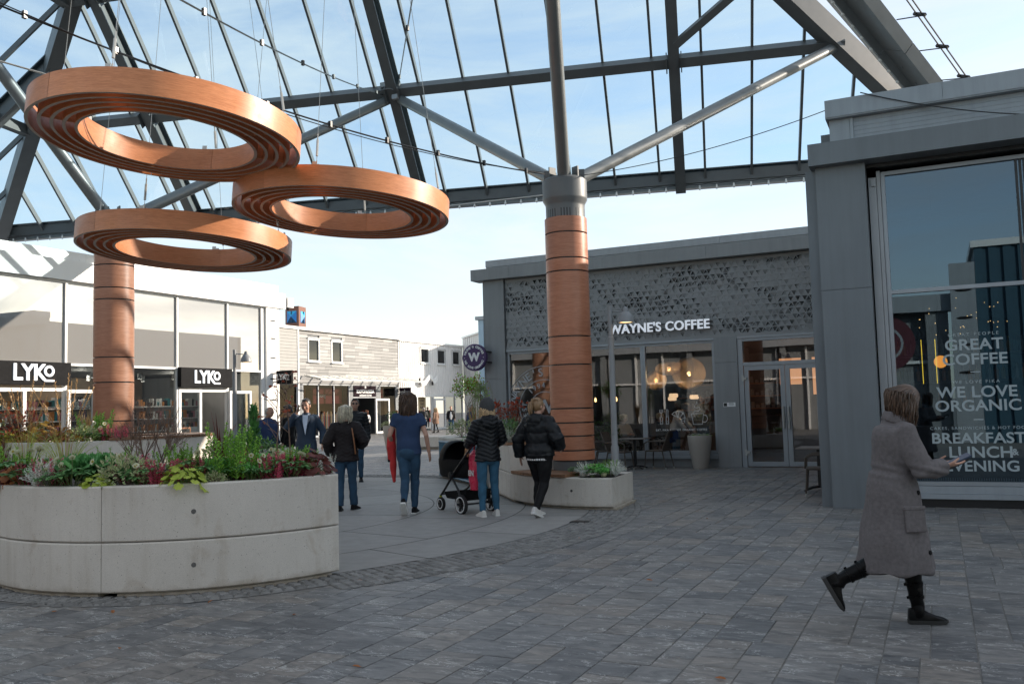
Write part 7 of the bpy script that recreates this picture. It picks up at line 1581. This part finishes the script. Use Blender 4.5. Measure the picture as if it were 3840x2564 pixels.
# --- woman in the grey coat, walking right with her phone
Jc = dict(pel=(0,-.02,1.0), chest=(0,-.01,1.33), neck=(0,.02,1.50), head=(0,.095,1.63), shL=(-.16,.0,1.42), shR=(.16,.05,1.43), elL=(-.22,.10,1.13), elR=(.22,.14,1.14), wrL=(-.10,.30,1.17), wrR=(.07,.33,1.165), hipL=(-.08,0,.95), hipR=(.08,0,.95), kneeR=(.075,-.10,.52), ankR=(.08,-.46,.335), kneeL=(-.08,.09,.53), ankL=(-.08,.13,.09))
def coat_extra(t, J, HM, raw, put, k):
    me = [c for c in t.children if c.name.startswith('coat')][0].data; V = np.array([v.co for v in me.vertices])/k
    for z in (.98, .77, .56):
        W_ = V[np.abs(V[:,2]-z) < .02]; u = np.array((.62, .78)); q = W_[np.argmax(W_[:,:2] @ u)]; b = MB(); b.lathe([(0,.006), (.015,.006), (.017,0), (.017,-.012)], 14, (0,0,0), 0, True, Matrix.Translation((q[0], q[1], z)) @ Matrix.Rotation(R_(-38), 4, 'Z') @ Matrix.Rotation(R_(-90), 4, 'X')); raw('button', b, CL['black'])
    b = MB(); q = Vector(J['neck']); b.tube([q+Vector((.085,.10,-.10)), q+Vector((.095,.035,-.0)), q+Vector((.06,-.05,.035)), q+Vector((0,-.075,.045)), q+Vector((-.06,-.05,.035)), q+Vector((-.095,.035,0)), q+Vector((-.085,.10,-.10))], [(.012,.045)]*7, 8); put('collar', remeshed(b, .012, 2), CL['wool'])
    b = MB(); W_ = V[(np.abs(V[:,2]-.86) < .03) & (np.abs(V[:,1]-.07) < .05)]; M = Matrix.Translation((W_[:,0].max(), .07, .80)) @ Matrix.Rotation(R_(14), 4, 'Z') @ Matrix.Rotation(R_(-5), 4, 'Y'); b.bbox(-.012,-.075,-.09,.006,.075,.09,.006, 0, M); b.bbox(-.014,-.08,.065,.010,.08,.095,.006, 0, M); raw('pocket', b, CL['wool'])
    for s in 'LR':
        A, B_ = Vector(J['el'+s]), Vector(J['wr'+s]); b = MB(); b.tube([A.lerp(B_,.78), A.lerp(B_,.80), A.lerp(B_,.97)], (.05,.06,.058), 14); put('cuff', remeshed(b, .01, 2), CL['wool'])
    for s, (yw, pt) in zip('LR', ((0,0), (0,62))):       # boot shafts with buckled straps
        K, A = Vector(J['knee'+s]), Vector(J['ank'+s]); b = MB(); b.tube([K.lerp(A,.12), K.lerp(A,.4), K.lerp(A,.7), K.lerp(A,.92), A+Vector((0,0,-.03))], (.066,.064,.054,.047,.045), 16); fm = foot(J, s, yw, pt); b.ell(fm @ Vector((0,0,-.03)), (.042,.06,.05), 12, 8, 0, fm.to_3x3()); sh = put('boot_shaft', remeshed(b, .01, 2, wr(.003, 20)), CL['leather'])
        b = MB(); d = (A-K).normalized()
        for u in (.52, .74):
            c = K.lerp(A, u); r = .06 if u < .6 else .053; b.tube([c, c+d*.022], (r+.004, r+.003), 18); x = Vector((1,0,0)); b.beam(c+x*(r+.003)+Vector((0,-.018,0)), c+x*(r+.003)+Vector((0,.018,0)), .03, .008); n_ = d.cross(x); s_ = -1 if n_.y > 0 else 1; b.beam(c+d*.011+n_*s_*(r-.004), c+d*.011+n_*s_*(r+.014), .02, .006, x)
        raw('strap', b, CL['leather'], sh)
coat = person('woman in long grey wool coat and black boots walking past the dark window', (-.31, 6.72, 0), 74, 1.62, Jc, 'f', 'fair', ('coat', 'wool', dict(g=1.08, add=.035, z0=.9, skirt=(.40,.285,.275,-.01), gs=1.12, upto=.94, disp=coatd, vox=.011)), ('black', .9, .9, 0), ('leather', 'dsole'), ('bob', 'streak', .22, 36), (4, 34), ((0,0),(0,62)), .010, True, dict(L=((.30,.85,.08), (.25,0,1), .25), R=((-.25,.85,.10), (-.2,0,1), .3)), coat_extra)
ph = thing('phone', 'dark phone in an open flip case held by the woman in the grey coat', 'phone', (0,0,0))
ph.matrix_world = Matrix.Translation((-.31,6.72,0)) @ Matrix.Rotation(-R_(74), 4, 'Z') @ Matrix.Translation((-.01,.425,1.115)) @ Matrix.Rotation(R_(25), 4, 'X') @ Matrix.Rotation(R_(12), 4, 'Y')
m = MB(); m.bbox(-.04,-.08,-.006,.04,.08,.006,.005); m.build('phone_body', CL['suit'], ph); m = MB(); m.bbox(-.036,-.075,.0062,.036,.075,.0075,.001); m.build('screen', emis('screen_glow', (.05,.06,.09), .1), ph)
m = MB(); Mf = Matrix.Translation((-.042,0,.0)) @ Matrix.Rotation(R_(-62), 4, 'Y'); m.bbox(-.08,-.08,-.003,0,.08,.003,.002, 0, Mf); m.box(-.07,.0,.0032,-.035,.06,.0042, 1, Mf); m.build('flip_cover', [CL['knit'], MT['white']], ph)
# --- people seen from behind on the square
def bag_strap(t, J, HM, raw, put, k): b = MB(); strap(b, [(-.02,.135,1.36), (.07,.10,1.46), (.10,-.02,1.475), (.125,-.13,1.36), (.16,-.145,1.12), (.175,-.13,.95)], .013); raw('bag_strap', b, CL['tan'])
person('woman with short white hair in dark quilted jacket and jeans seen from behind', (-8.55, 11.7, 0), -30, 1.66, dict(kneeL=(-.10,.03,.50), ankL=(-.105,-.06,.09), kneeR=(.10,.05,.5), ankR=(.115,.12,.09), elL=(-.30,-.04,1.15), wrL=(-.26,.10,.95), elR=(.32,-.05,1.16), wrR=(.24,.14,1.08)), 'f', 'fair', ('jacket', 'quilt', dict(add=.045, z0=.83, flare=.12, gs=1.25, disp=quiltd)), ('denim', 1.08, 1.0, .02), ('black', 'dsole'), ('bob', 'white', .22, 50), (0, 8), ((0,0),(20,0)), .012, extra=bag_strap)
person('tall long-haired man in blue t-shirt and jeans walking away, seen from behind', (-7.25, 11.5, 0), -24, 1.83, dict(hipL=(-.09,0,.93), kneeL=(-.055,-.02,.50), ankL=(-.05,-.22,.20), hipR=(.09,0,.93), kneeR=(.07,.09,.5), ankR=(.055,.10,.09), elL=(-.27,-.02,1.14), wrL=(-.26,.16,1.02), elR=(.265,-.07,1.13), wrR=(.29,.02,.89)), 'm', 'fair', ('tee', 'navytee', dict(add=.018, z0=.86, upto=.52, flare=.04, disp=wr(.008, 8, 2))), ('denim', 1.0, .96, 0), ('black', 'sole'), ('long', 'brown', .40), (0, 0), ((0,48),(4,0)), .012, hands=dict(L=((.15,.7,-.5), (.8,.2,.2), .6)))
def tee_face(): pass
rj = MB()
rj.tube([(-.02,.02,.55), (0,0,.52), (.0,-.02,.30), (.02,-.01,.05), (.01,0,-.18), (.03,.0,-.42)], [(.04,.03), (.075,.05), (.08,.045), (.065,.03), (.075,.03), (.03,.02)], 14); rj.tube([(-.05,.0,.45), (-.07,-.02,.2), (-.06,0,-.02)], (.045,.05,.035), 10)
t = thing('jacket', 'bright red jacket hanging over the arm of the man in the blue t-shirt', 'jacket', (-7.54, 11.5, .84), R_(24)); t.scale = (.72,.8,.85); me = remeshed(rj, .012, 4, wr(.005, 9, 3)); me.materials.append(CL['red']); o = bpy.data.objects.new('cloth', me); COL.objects.link(o); o.parent = t
m = MB(); m.bbox(-.10,-.02,-.06,-.05,.03,.02,.008); m.build('black_strap', CL['black'], t)
def beanie(t, J, HM, raw, put, k):
    b = MB(); M = HM @ Matrix.Rotation(R_(8), 4, 'X'); pr = [(.104,-.035), (.107,-.01), (.107,.03), (.103,.07), (.09,.112), (.066,.146), (.034,.166), (0,.172)]; n = 60; vs = []
    for r, z in pr:
        for j in range(n): a = 2*math.pi*j/n; q = r*(1+.022*(j % 2)); vs.append(M @ Vector((q*math.cos(a)*.93, q*math.sin(a)*1.1-.012, z)))
    b.add(vs, [(i*n+j, i*n+(j+1) % n, (i+1)*n+(j+1) % n, (i+1)*n+j) for i in range(len(pr)-1) for j in range(n)], 0, True); raw('beanie', b, CL['knit'])
person('woman in grey beanie and short black puffer jacket pushing the pram', (-5.94, 11.55, 0), -50, 1.67, dict(kneeL=(-.10,.01,.5), ankL=(-.115,-.02,.09), kneeR=(.10,.01,.5), ankR=(.125,.0,.09), elL=(-.25,.06,1.16), wrL=(-.20,.30,1.08), elR=(.26,.02,1.15), wrR=(.22,.28,1.06)), 'f', 'fair', ('hood', 'puffer', dict(add=.030, z0=.84, flare=.1, gs=1.2, disp=puff(.062,.013,-.42))), ('denim2', .98, 1.0, 0), ('sneaker', 'sole'), ('under', 'blond', .20), (-18, -4), ((0,0),(12,0)), .011, extra=beanie, under='black')
def tee_hem(t, J, HM, raw, put, k):
    b = MB(); 
    for i in range(34):
        a = 2*math.pi*i/34; p = spine(J, .84); b.box(-.013,-.002,-.014,.013,.002,.014, 0, Matrix.Translation((p.x+.202*math.cos(a), p.y+.162*math.sin(a), .852)) @ Matrix.Rotation(a+math.pi/2, 4, 'Z'))
    raw('hem_print', b, CL['white'])
person('sturdy woman with blond ponytail in black hooded padded jacket walking towards the cafe', (-5.2, 11.72, 0), 8, 1.68, dict(pel=(0,0,.95), hipL=(-.10,0,.93), kneeL=(-.10,.12,.52), ankL=(-.10,.05,.09), hipR=(.10,0,.93), kneeR=(.085,-.02,.49), ankR=(.07,-.24,.14), elL=(-.335,-.05,1.13), wrL=(-.36,.03,.89), elR=(.335,-.02,1.15), wrR=(.28,.14,1.03)), 'f', 'fair', ('hood', 'puffer', dict(add=.045, z0=.90, gs=1.4, flare=.05, disp=puff(.155,.014))), ('black', 1.12, 1.16, 0), ('sneaker', 'sole'), ('pony', 'dkblond'), (22, 0), ((0,0),(0,22)), .012, wide=1.22, under='black', extra=tee_hem)
# --- people facing the camera
def suit_extra(t, J, HM, raw, put, k):
    b = MB(); b.add([(-.05,.118,1.455), (.05,.118,1.455), (.046,.170,1.34), (.030,.172,1.25), (.0,.168,1.09), (-.030,.172,1.25), (-.046,.170,1.34)], [(0,1,2,3,4,5,6)]); b.add([(x,y-.03,z) for x, y, z in b.v], [(6,5,4,3,2,1,0)]); q = Vector(J['neck']); b.tube([q+Vector((-.05,.06,-.0)), q+Vector((0,-.04,.03)), q+Vector((.05,.06,0))], .016, 8); raw('shirt', b, CL['shirt'])
    b = MB()
    for s in (-1, 1): b.add([(s*.052,.122,1.45), (s*.10,.13,1.40), (s*.092,.160,1.32), (s*.010,.170,1.08), (s*.036,.174,1.25), (s*.048,.172,1.34)], [(0,1,2,3,4,5)], 0)
    raw('lapel', b, CL['suit'])
def suit():
    return person('man in dark blue suit and open white shirt talking on his phone', (-11.2, 14.05, 0), 148, 1.84, dict(elR=(.36,.02,1.22), wrR=(.155,.10,1.50), elL=(-.30,-.03,1.15), wrL=(-.30,.06,.90), kneeL=(-.10,.07,.5), ankL=(-.10,.10,.09), kneeR=(.10,.03,.5), ankR=(.10,-.16,.11)), 'm', 'tan', ('suit', 'suit', dict(add=.022, z0=.82, flare=.05, gs=1.1, upto=.93)), ('suit', 1.1, 1.0, .015), ('black', 'dsole'), ('short', 'dark'), (10, 10), ((0,0),(0,15)), .011, True, dict(R=((-.25,-.1,.9), (-.9,.1,0), .8), L=((0,.2,-1), (1,.2,0), .6)), suit_extra)
suit()
A148 = Matrix.Translation((-11.2,14.05,0)) @ Matrix.Rotation(-R_(148), 4, 'Z')
p = A148 @ Vector((.125,.12,1.665)); t = thing('phone', 'black phone held to the ear of the man in the suit', 'phone', p, -R_(148)); m = MB(); m.bbox(-.006,-.035,-.07,.006,.035,.07,.004); m.build('phone_body', CL['black'], t); m = MB(); m.box(-.0075,-.03,-.06,-.0062,.03,.06); m.build('screen', CL['eye'], t)
p = A148 @ Vector((-.33,.1,.42)); t = thing('paper_bag', 'white paper carrier bag hanging from the hand of the man in the suit', 'bag', p, -R_(160)); m = MB(); m.add([(-.15,-.05,0), (.15,-.05,0), (.15,.05,0), (-.15,.05,0), (-.16,-.035,.40), (.16,-.035,.40), (.16,.035,.40), (-.16,.035,.40)], [(3,2,1,0), (0,1,5,4), (1,2,6,5), (2,3,7,6), (3,0,4,7)]); m.build('bag_body', CL['white'], t); m = MB(); [m.tube([(-.06,y,.40), (-.03,y*.3,.49), (.03,y*.3,.49), (.06,y,.40)], .004, 5) for y in (-.035,.035)]; m.build('handle', CL['white'], t)
def shades(t, J, HM, raw, put, k): b = MB(); [b.ell(HM @ Vector((.030*s,.088,.018)), (.026,.010,.019), 12, 7, 0, HM.to_3x3()) for s in (-1,1)]; b.tube([HM @ Vector((-.075,0,.022)), HM @ Vector((-.03,.094,.022)), HM @ Vector((.03,.094,.022)), HM @ Vector((.075,0,.022))], .003, 4); raw('sunglasses', b, CL['eye'])
person('man in sunglasses and black puffer jacket half hidden behind the white-haired woman', (-11.86, 16.6, 0), 145, 1.86, dict(), 'm', 'tan', ('jacket', 'puffer', dict(add=.035, z0=.84, gs=1.25, disp=puff(.07,.011))), ('denim', 1, 1, 0), ('black', 'dsole'), ('short', 'dark'), (0, 0), vox=.013, face=True, extra=shades)
person('stocky bald man in navy sweater looking down by the slotted pier', (-13.75, 15.9, 0), 95, 1.74, dict(chest=(0,.02,1.28), head=(0,.06,1.62)), 'm', 'tan', ('jacket', 'navy', dict(add=.035, z0=.86, gs=1.15)), ('denim', 1.05, 1, 0), ('black', 'dsole'), ('bald', 'grey'), (0, 25), vox=.013, face=True, wide=1.12)
person('man with cap-like dark hair in black jacket and white trousers next to the bald man', (-13.62, 16.45, 0), 250, 1.76, dict(), 'm', 'tan', ('jacket', 'black', dict(add=.04, z0=.80, gs=1.2)), ('white', 1.0, 1, .01), ('black', 'dsole'), ('short', 'dark'), (10, 12), vox=.013, face=True)
# --- far people by the shops
FG = 'distant people by the shops'
def farp(*a, **k): k.setdefault('vox', .018); k['group'] = FG; return person(*a, **k)
farp('woman with long red-brown hair in white dress entering the dark doorway', (-35.2, 50.6, 0), -60, 1.68, dict(ankL=(-.1,-.1,.09), ankR=(.1,.15,.09)), 'f', 'fair', ('dress', 'white', dict(add=.01, z0=.86, skirt=(.55,.19,.15,0))), ('black', .8, .8, 0), hair=('long', 'red', .28))
farp('dark-clad woman with brown hair behind the tall pale pot', (-30.6, 47.2, 0), 30, 1.62, dict(), 'f', 'fair', ('jacket', 'black', dict(add=.03)), ('black', 1, 1, 0), hair=('long', 'red', .24))
farp('grey-haired man in black puffer jacket at the shop entrance', (-34.2, 56.4, 0), -50, 1.80, dict(), 'm', 'fair', ('jacket', 'puffer', dict(add=.045, gs=1.25, disp=puff(.1,.015))), ('denim2', 1.05, 1, 0), ('black', 'sole'), hair=('bald', 'grey'))
farp('blond woman in brown fur-like coat and black boots', (-31.6, 53.7, 0), -75, 1.72, dict(ankL=(-.08,.12,.09), ankR=(.08,-.15,.12)), 'f', 'fair', ('coat', 'fur', dict(add=.03, z0=.9, skirt=(.62,.26,.22,0), gs=1.15)), ('black', .8, .8, 0), hair=('long', 'blond', .3))
farp('young man in dark jacket and white t-shirt walking towards the square', (-30.1, 53.2, 0), 150, 1.80, dict(ankL=(-.08,.15,.09), ankR=(.08,-.15,.11), kneeL=(-.1,.1,.5)), 'm', 'fair', ('jacket', 'black', dict(add=.03, gs=1.15)), ('denim', 1, 1, 0), hair=('short', 'dkblond'), face=True, extra=lambda t, J, HM, raw, put, k: raw('tshirt', (lambda b: (b.ell((0,.13,1.12), (.085,.035,.28), 12, 9), b)[1])(MB()), CL['white']))
farp('person in dark blue jacket beyond the small autumn tree', (-14.3, 26.6, 0), 80, 1.72, dict(), 'm', 'tan', ('jacket', 'navy', dict(add=.03)), ('black', 1, 1, 0), hair=('short', 'grey'))
t = thing('mannequin', 'headless-looking shop mannequin in olive coat inside the corrugated shop door', 'mannequin', (-37.6, 62.6, .1)); b = MB(); JM = {k: Vector(v) for k, v in J0.items()}; trunk(b, JM, 'm', 1.0, .03, .82, 1.47, .1); [sleeve(b, JM, s, 1.1, .015) for s in 'LR']; me = remeshed(b, .02, 2, wr(.006)); me.materials.append(CL['olive']); o = bpy.data.objects.new('coat', me); COL.objects.link(o); o.parent = t
b = MB(); headmesh(b, headM(JM, 0, 0)); b.tube([(0,0,1.44), (0,0,1.58)], .05, 10); b.build('head', SK['fair'], t); b = MB(); [leg(b, JM, s, 1.0) for s in 'LR']; b.build('legs', CL['black'], t); t.rotation_euler = (0,0,R_(-110)); b = MB(); b.lathe([(0,.02), (.2,.015), (.2,-.1), (0,-.1)], 16); b.build('stand', MT['galv'], t)
# --- guests inside the cafe
CG = 'guests inside the cafe'
sit = dict(pel=(0,0,.52), chest=(0,.02,.85), neck=(0,.02,1.035), head=(0,.04,1.2), hipL=(-.095,0,.5), hipR=(.095,0,.5), kneeL=(-.1,.42,.5), kneeR=(.1,.42,.5), ankL=(-.1,.40,.09), ankR=(.1,.40,.09), shL=(-.18,0,.99), shR=(.18,0,.99), elL=(-.24,.08,.74), elR=(.24,.08,.74), wrL=(-.1,.3,.74), wrR=(.1,.3,.74))
person('seated elderly guest with fair hair in pale top behind the cafe glass', (-8.05, 24.0, 0), 120, 1.7, sit, 'f', 'fair', ('jacket', 'white', dict(add=.03, z0=.9)), ('black', 1, 1, 0), hair=('bob', 'white', .1), look=(0,15), vox=.018, group=CG)
person('standing man in dark jacket looking down behind the cup drawing on the glass', (-5.85, 24.3, 0), 200, 1.8, dict(), 'm', 'tan', ('jacket', 'olive', dict(add=.03)), ('denim', 1, 1, 0), hair=('short', 'dark'), look=(0,30), vox=.018, face=True, group=CG)
person('person in pale hoodie bending behind the croissant drawing on the glass', (-6.45, 23.6, 0), 100, 1.7, dict(chest=(0,.12,1.24), neck=(0,.25,1.38), head=(0,.36,1.47), shL=(-.18,.18,1.35), shR=(.18,.18,1.35), elL=(-.22,.24,1.07), elR=(.22,.24,1.07), wrL=(-.2,.4,.9), wrR=(.2,.4,.9)), 'f', 'fair', ('jacket', 'white', dict(add=.035)), ('denim2', 1, 1, 0), hair=('bob', 'grey', .1), vox=.018, group=CG)
person('white-haired guest in black deep inside the cafe', (-7.35, 25.2, 0), 60, 1.7, sit | dict(), 'f', 'fair', ('jacket', 'black', dict(add=.03, z0=.9)), ('black', 1, 1, 0), hair=('bob', 'white', .1), vox=.018, group=CG)
# ------------------------------------------------------------------ pram
def wheel(t, p, r, wd):
    m = MB(); M = Matrix.Translation(p) @ Matrix.Rotation(R_(90), 4, 'X')
    m.lathe([(r-.03,-wd/2), (r-.008,-wd/2), (r,-wd/4), (r,wd/4), (r-.008,wd/2), (r-.03,wd/2)], 32, (0,0,0), 0, True, M); w_ = m.build('wheel', MT['rubber'], t)
    m = MB(); m.lathe([(r-.042,-wd/2-.002), (r-.026,-wd/2-.004), (r-.026,wd/2+.004), (r-.042,wd/2+.002)], 32, (0,0,0), 0, True, M); m.build('rim', MT['alu_w'], w_)
    m = MB(); m.lathe([(0,-wd/2), (.03,-wd/2), (.03,wd/2), (0,wd/2)], 14, (0,0,0), 0, True, M)
    for k in range(6): a = R_(60*k); m.beam(Vector(p), Vector(p)+Vector((math.cos(a), 0, math.sin(a)))*(r-.035), .03, .018, (0,1,0))
    m.build('hub', MT['black'], w_)
def pram():
    t = thing('pram', 'black pram with carrycot and folded hood pushed by the woman in the beanie', 'pram', (-6.64, 12.09, 0), R_(152)); F_ = CL['black']   # +x = front
    for y in (-.27, .27): wheel(t, (-.33, y, .145), .145, .05)
    for y in (-.17, .17): wheel(t, (.40, y, .105), .105, .045)
    def cot(b):
        vs = []; n = 28; pr = [(.40,.18,.52), (.43,.21,.56), (.45,.225,.72), (.45,.225,.80), (.43,.205,.80), (.42,.20,.72)]
        for rx, ry, z in pr:
            for j in range(n): a = 2*math.pi*j/n; c, s = math.cos(a), math.sin(a); vs.append((.06+rx*math.copysign(abs(c)**.6, c), ry*math.copysign(abs(s)**.6, s), z))
        b.add(vs, [(i*n+j, i*n+(j+1) % n, (i+1)*n+(j+1) % n, (i+1)*n+j) for i in range(len(pr)-1) for j in range(n)]+[tuple(range(n-1,-1,-1))], 0, True)
        b.add([(.06+.42*math.copysign(abs(math.cos(2*math.pi*j/n))**.6, math.cos(2*math.pi*j/n)), .2*math.copysign(abs(math.sin(2*math.pi*j/n))**.6, math.sin(2*math.pi*j/n)), .70) for j in range(n)], [tuple(range(n))], 0)
    m = MB(); cot(m); m.build('carrycot', F_, t)
    m = MB(); vs = []; n = 18; mm = 10
    for i in range(mm+1):
        ph = R_(-6+118*i/mm)
        for j in range(n+1): a = math.pi*j/n; rr = .275+.008*math.sin(i*2.2); vs.append((.22+.0+rr*math.sin(a)**.7*math.cos(ph)*.95, .228*math.cos(a), .79+rr*1.05*math.sin(a)**.7*math.sin(ph)))
    m.add(vs, [(i*(n+1)+j, i*(n+1)+j+1, (i+1)*(n+1)+j+1, (i+1)*(n+1)+j) for i in range(mm) for j in range(n)], 0, True); m.build('hood', F_, t)
    m = MB(); ph = R_(112); m.tube([(.22+.28*math.sin(math.pi*j/n)**.7*math.cos(ph)*.95, .232*math.cos(math.pi*j/n), .79+.28*1.05*math.sin(math.pi*j/n)**.7*math.sin(ph)) for j in range(n+1)], .013, 6); m.build('hood_rim', CL['puffer'], t)
    m = MB()
    for y in (-.24, .24):
        m.tube([(-.62,y,1.02), (-.50,y,.93), (-.12,y,.62), (.22,y*.9,.33), (.40,y*.72,.23), (.40,y*.72,.12)], .017, 8); m.tube([(-.33,y,.15), (-.20,y,.36), (-.02,y,.55)], .017, 8)
    m.tube([(-.33,-.27,.145), (-.33,.27,.145)], .014, 8); m.tube([(.33,-.2,.26), (.33,.2,.26)], .014, 8); m.build('frame', MT['black'], t)
    m = MB(); m.tube([(-.62,-.24,1.02), (-.68,-.2,1.06), (-.70,0,1.075), (-.68,.2,1.06), (-.62,.24,1.02)], .021, 10); m.build('handlebar', MT['rubber'], t)
    m = MB()
    for y in (-.255, .255): m.lathe([(0,.02), (.05,.016), (.055,0), (.055,-.02)], 20, (0,0,0), 0, True, Matrix.Translation((-.02,y,.56)) @ Matrix.Rotation(R_(90 if y < 0 else -90), 4, 'X'))
    m.build('joint', MT['black'], t)
    m = MB(); vs = [(-.36,-.2,.2), (.24,-.16,.2), (.24,.16,.2), (-.36,.2,.2), (-.40,-.23,.36), (.28,-.19,.30), (.28,.19,.30), (-.40,.23,.36)]; m.add(vs, [(3,2,1,0), (0,1,5,4), (1,2,6,5), (2,3,7,6), (3,0,4,7)]); m.build('basket', F_, t)
    m = MB(); [m.tube([(.40,y,.21), (.40,y,.235)], .022, 10) for y in (-.173,.173)]; m.build('yellow_collar', mat('hi_yellow', (.55,.6,.05), .5), t)
    return t
pram()
rb_ = MB(); rb_.tube([(0,0,.30), (0.0,.0,.22), (.01,0,.05), (.02,0,-.16), (.02,0,-.30)], [(.02,.012), (.11,.05), (.12,.06), (.105,.06), (.08,.045)], 16)
t = thing('plastic_bag', 'pink-red plastic carrier bag hanging from the pram handle', 'bag', (-6.27, 11.75, .66), R_(152)); me = remeshed(rb_, .012, 2, wr(.005, 11, 2)); me.materials.append(mat('pink_plastic', (.62,.035,.085), .28, 0, .15, 8, .2, 30)); o = bpy.data.objects.new('bag_body', me); COL.objects.link(o); o.parent = t; m = MB(); m.tube([(0,0,.29), (-.03,.0,.37)], .012, 5); m.build('handle', MT['pink'] if 'pink' in MT else CL['red'], t); m = MB(); text_into(m, 'EN', .11, Matrix.Translation((-.02,.078,-.05)) @ Matrix.Rotation(R_(180), 4, 'Z') @ Matrix.Rotation(R_(90), 4, 'X'), .004, .004); m.build('lettering', CL['white'], t)
t = thing('soft_toy', 'small brown spotted soft giraffe dangling from the pram hood', 'toy', (-6.46, 11.87, .98)); b = MB(); b.ell((0,0,-.05), (.03,.03,.05)); b.ell((.01,-.01,.045), (.025,.03,.024)); b.tube([(0,0,0), (.005,0,.04)], .016, 6); [b.tube([(x,y,-.08), (x*1.8,y*1.8,-.14)], .011, 6) for x in (-.016,.016) for y in (-.014,.014)]; me = remeshed(b, .006, 2); me.materials.append(mat('toy_fur', (.36,.20,.10), .9, 0, .5, 45)); o = bpy.data.objects.new('toy_body', me); COL.objects.link(o); o.parent = t; m = MB(); m.tube([(0,0,.06), (0,0,.2)], .003, 4); m.box(-.02,-.004,.19,.02,.004,.205); m.build('cord', CL['white'], t)
# ------------------------------------------------------------------ litter on the paving
r = random.Random(31); b = MB(); leaf(b, Vector((-.03,0,.004)), Vector((1,.1,.05)), Vector((0,0,1)), .065, .034, 0, .18, -.05); lme = b.mesh('fallen_leaf', Lm['rust'])
for x, y in ((-6.1,5.2), (-5.6,5.75), (-6.6,5.05), (-4.9,6.9), (-4.6,5.6), (-7.3,4.7), (-3.3,4.6), (-5.1,4.4), (-2.4,7.7), (-3.9,9.9), (-2.9,12.0), (-6.9,4.2), (-1.2,5.1)):
    o = bpy.data.objects.new('fallen_leaf', lme); COL.objects.link(o); o.location = (x, y, .003); o.rotation_euler = (r.uniform(-.2,.2), r.uniform(-.2,.2), r.uniform(0,6.28)); o.scale = (r.uniform(.6,1.1),)*3; tag(o, 'small dry brown leaf lying on the dark paving', 'leaf', 'dry leaves scattered on the paving')
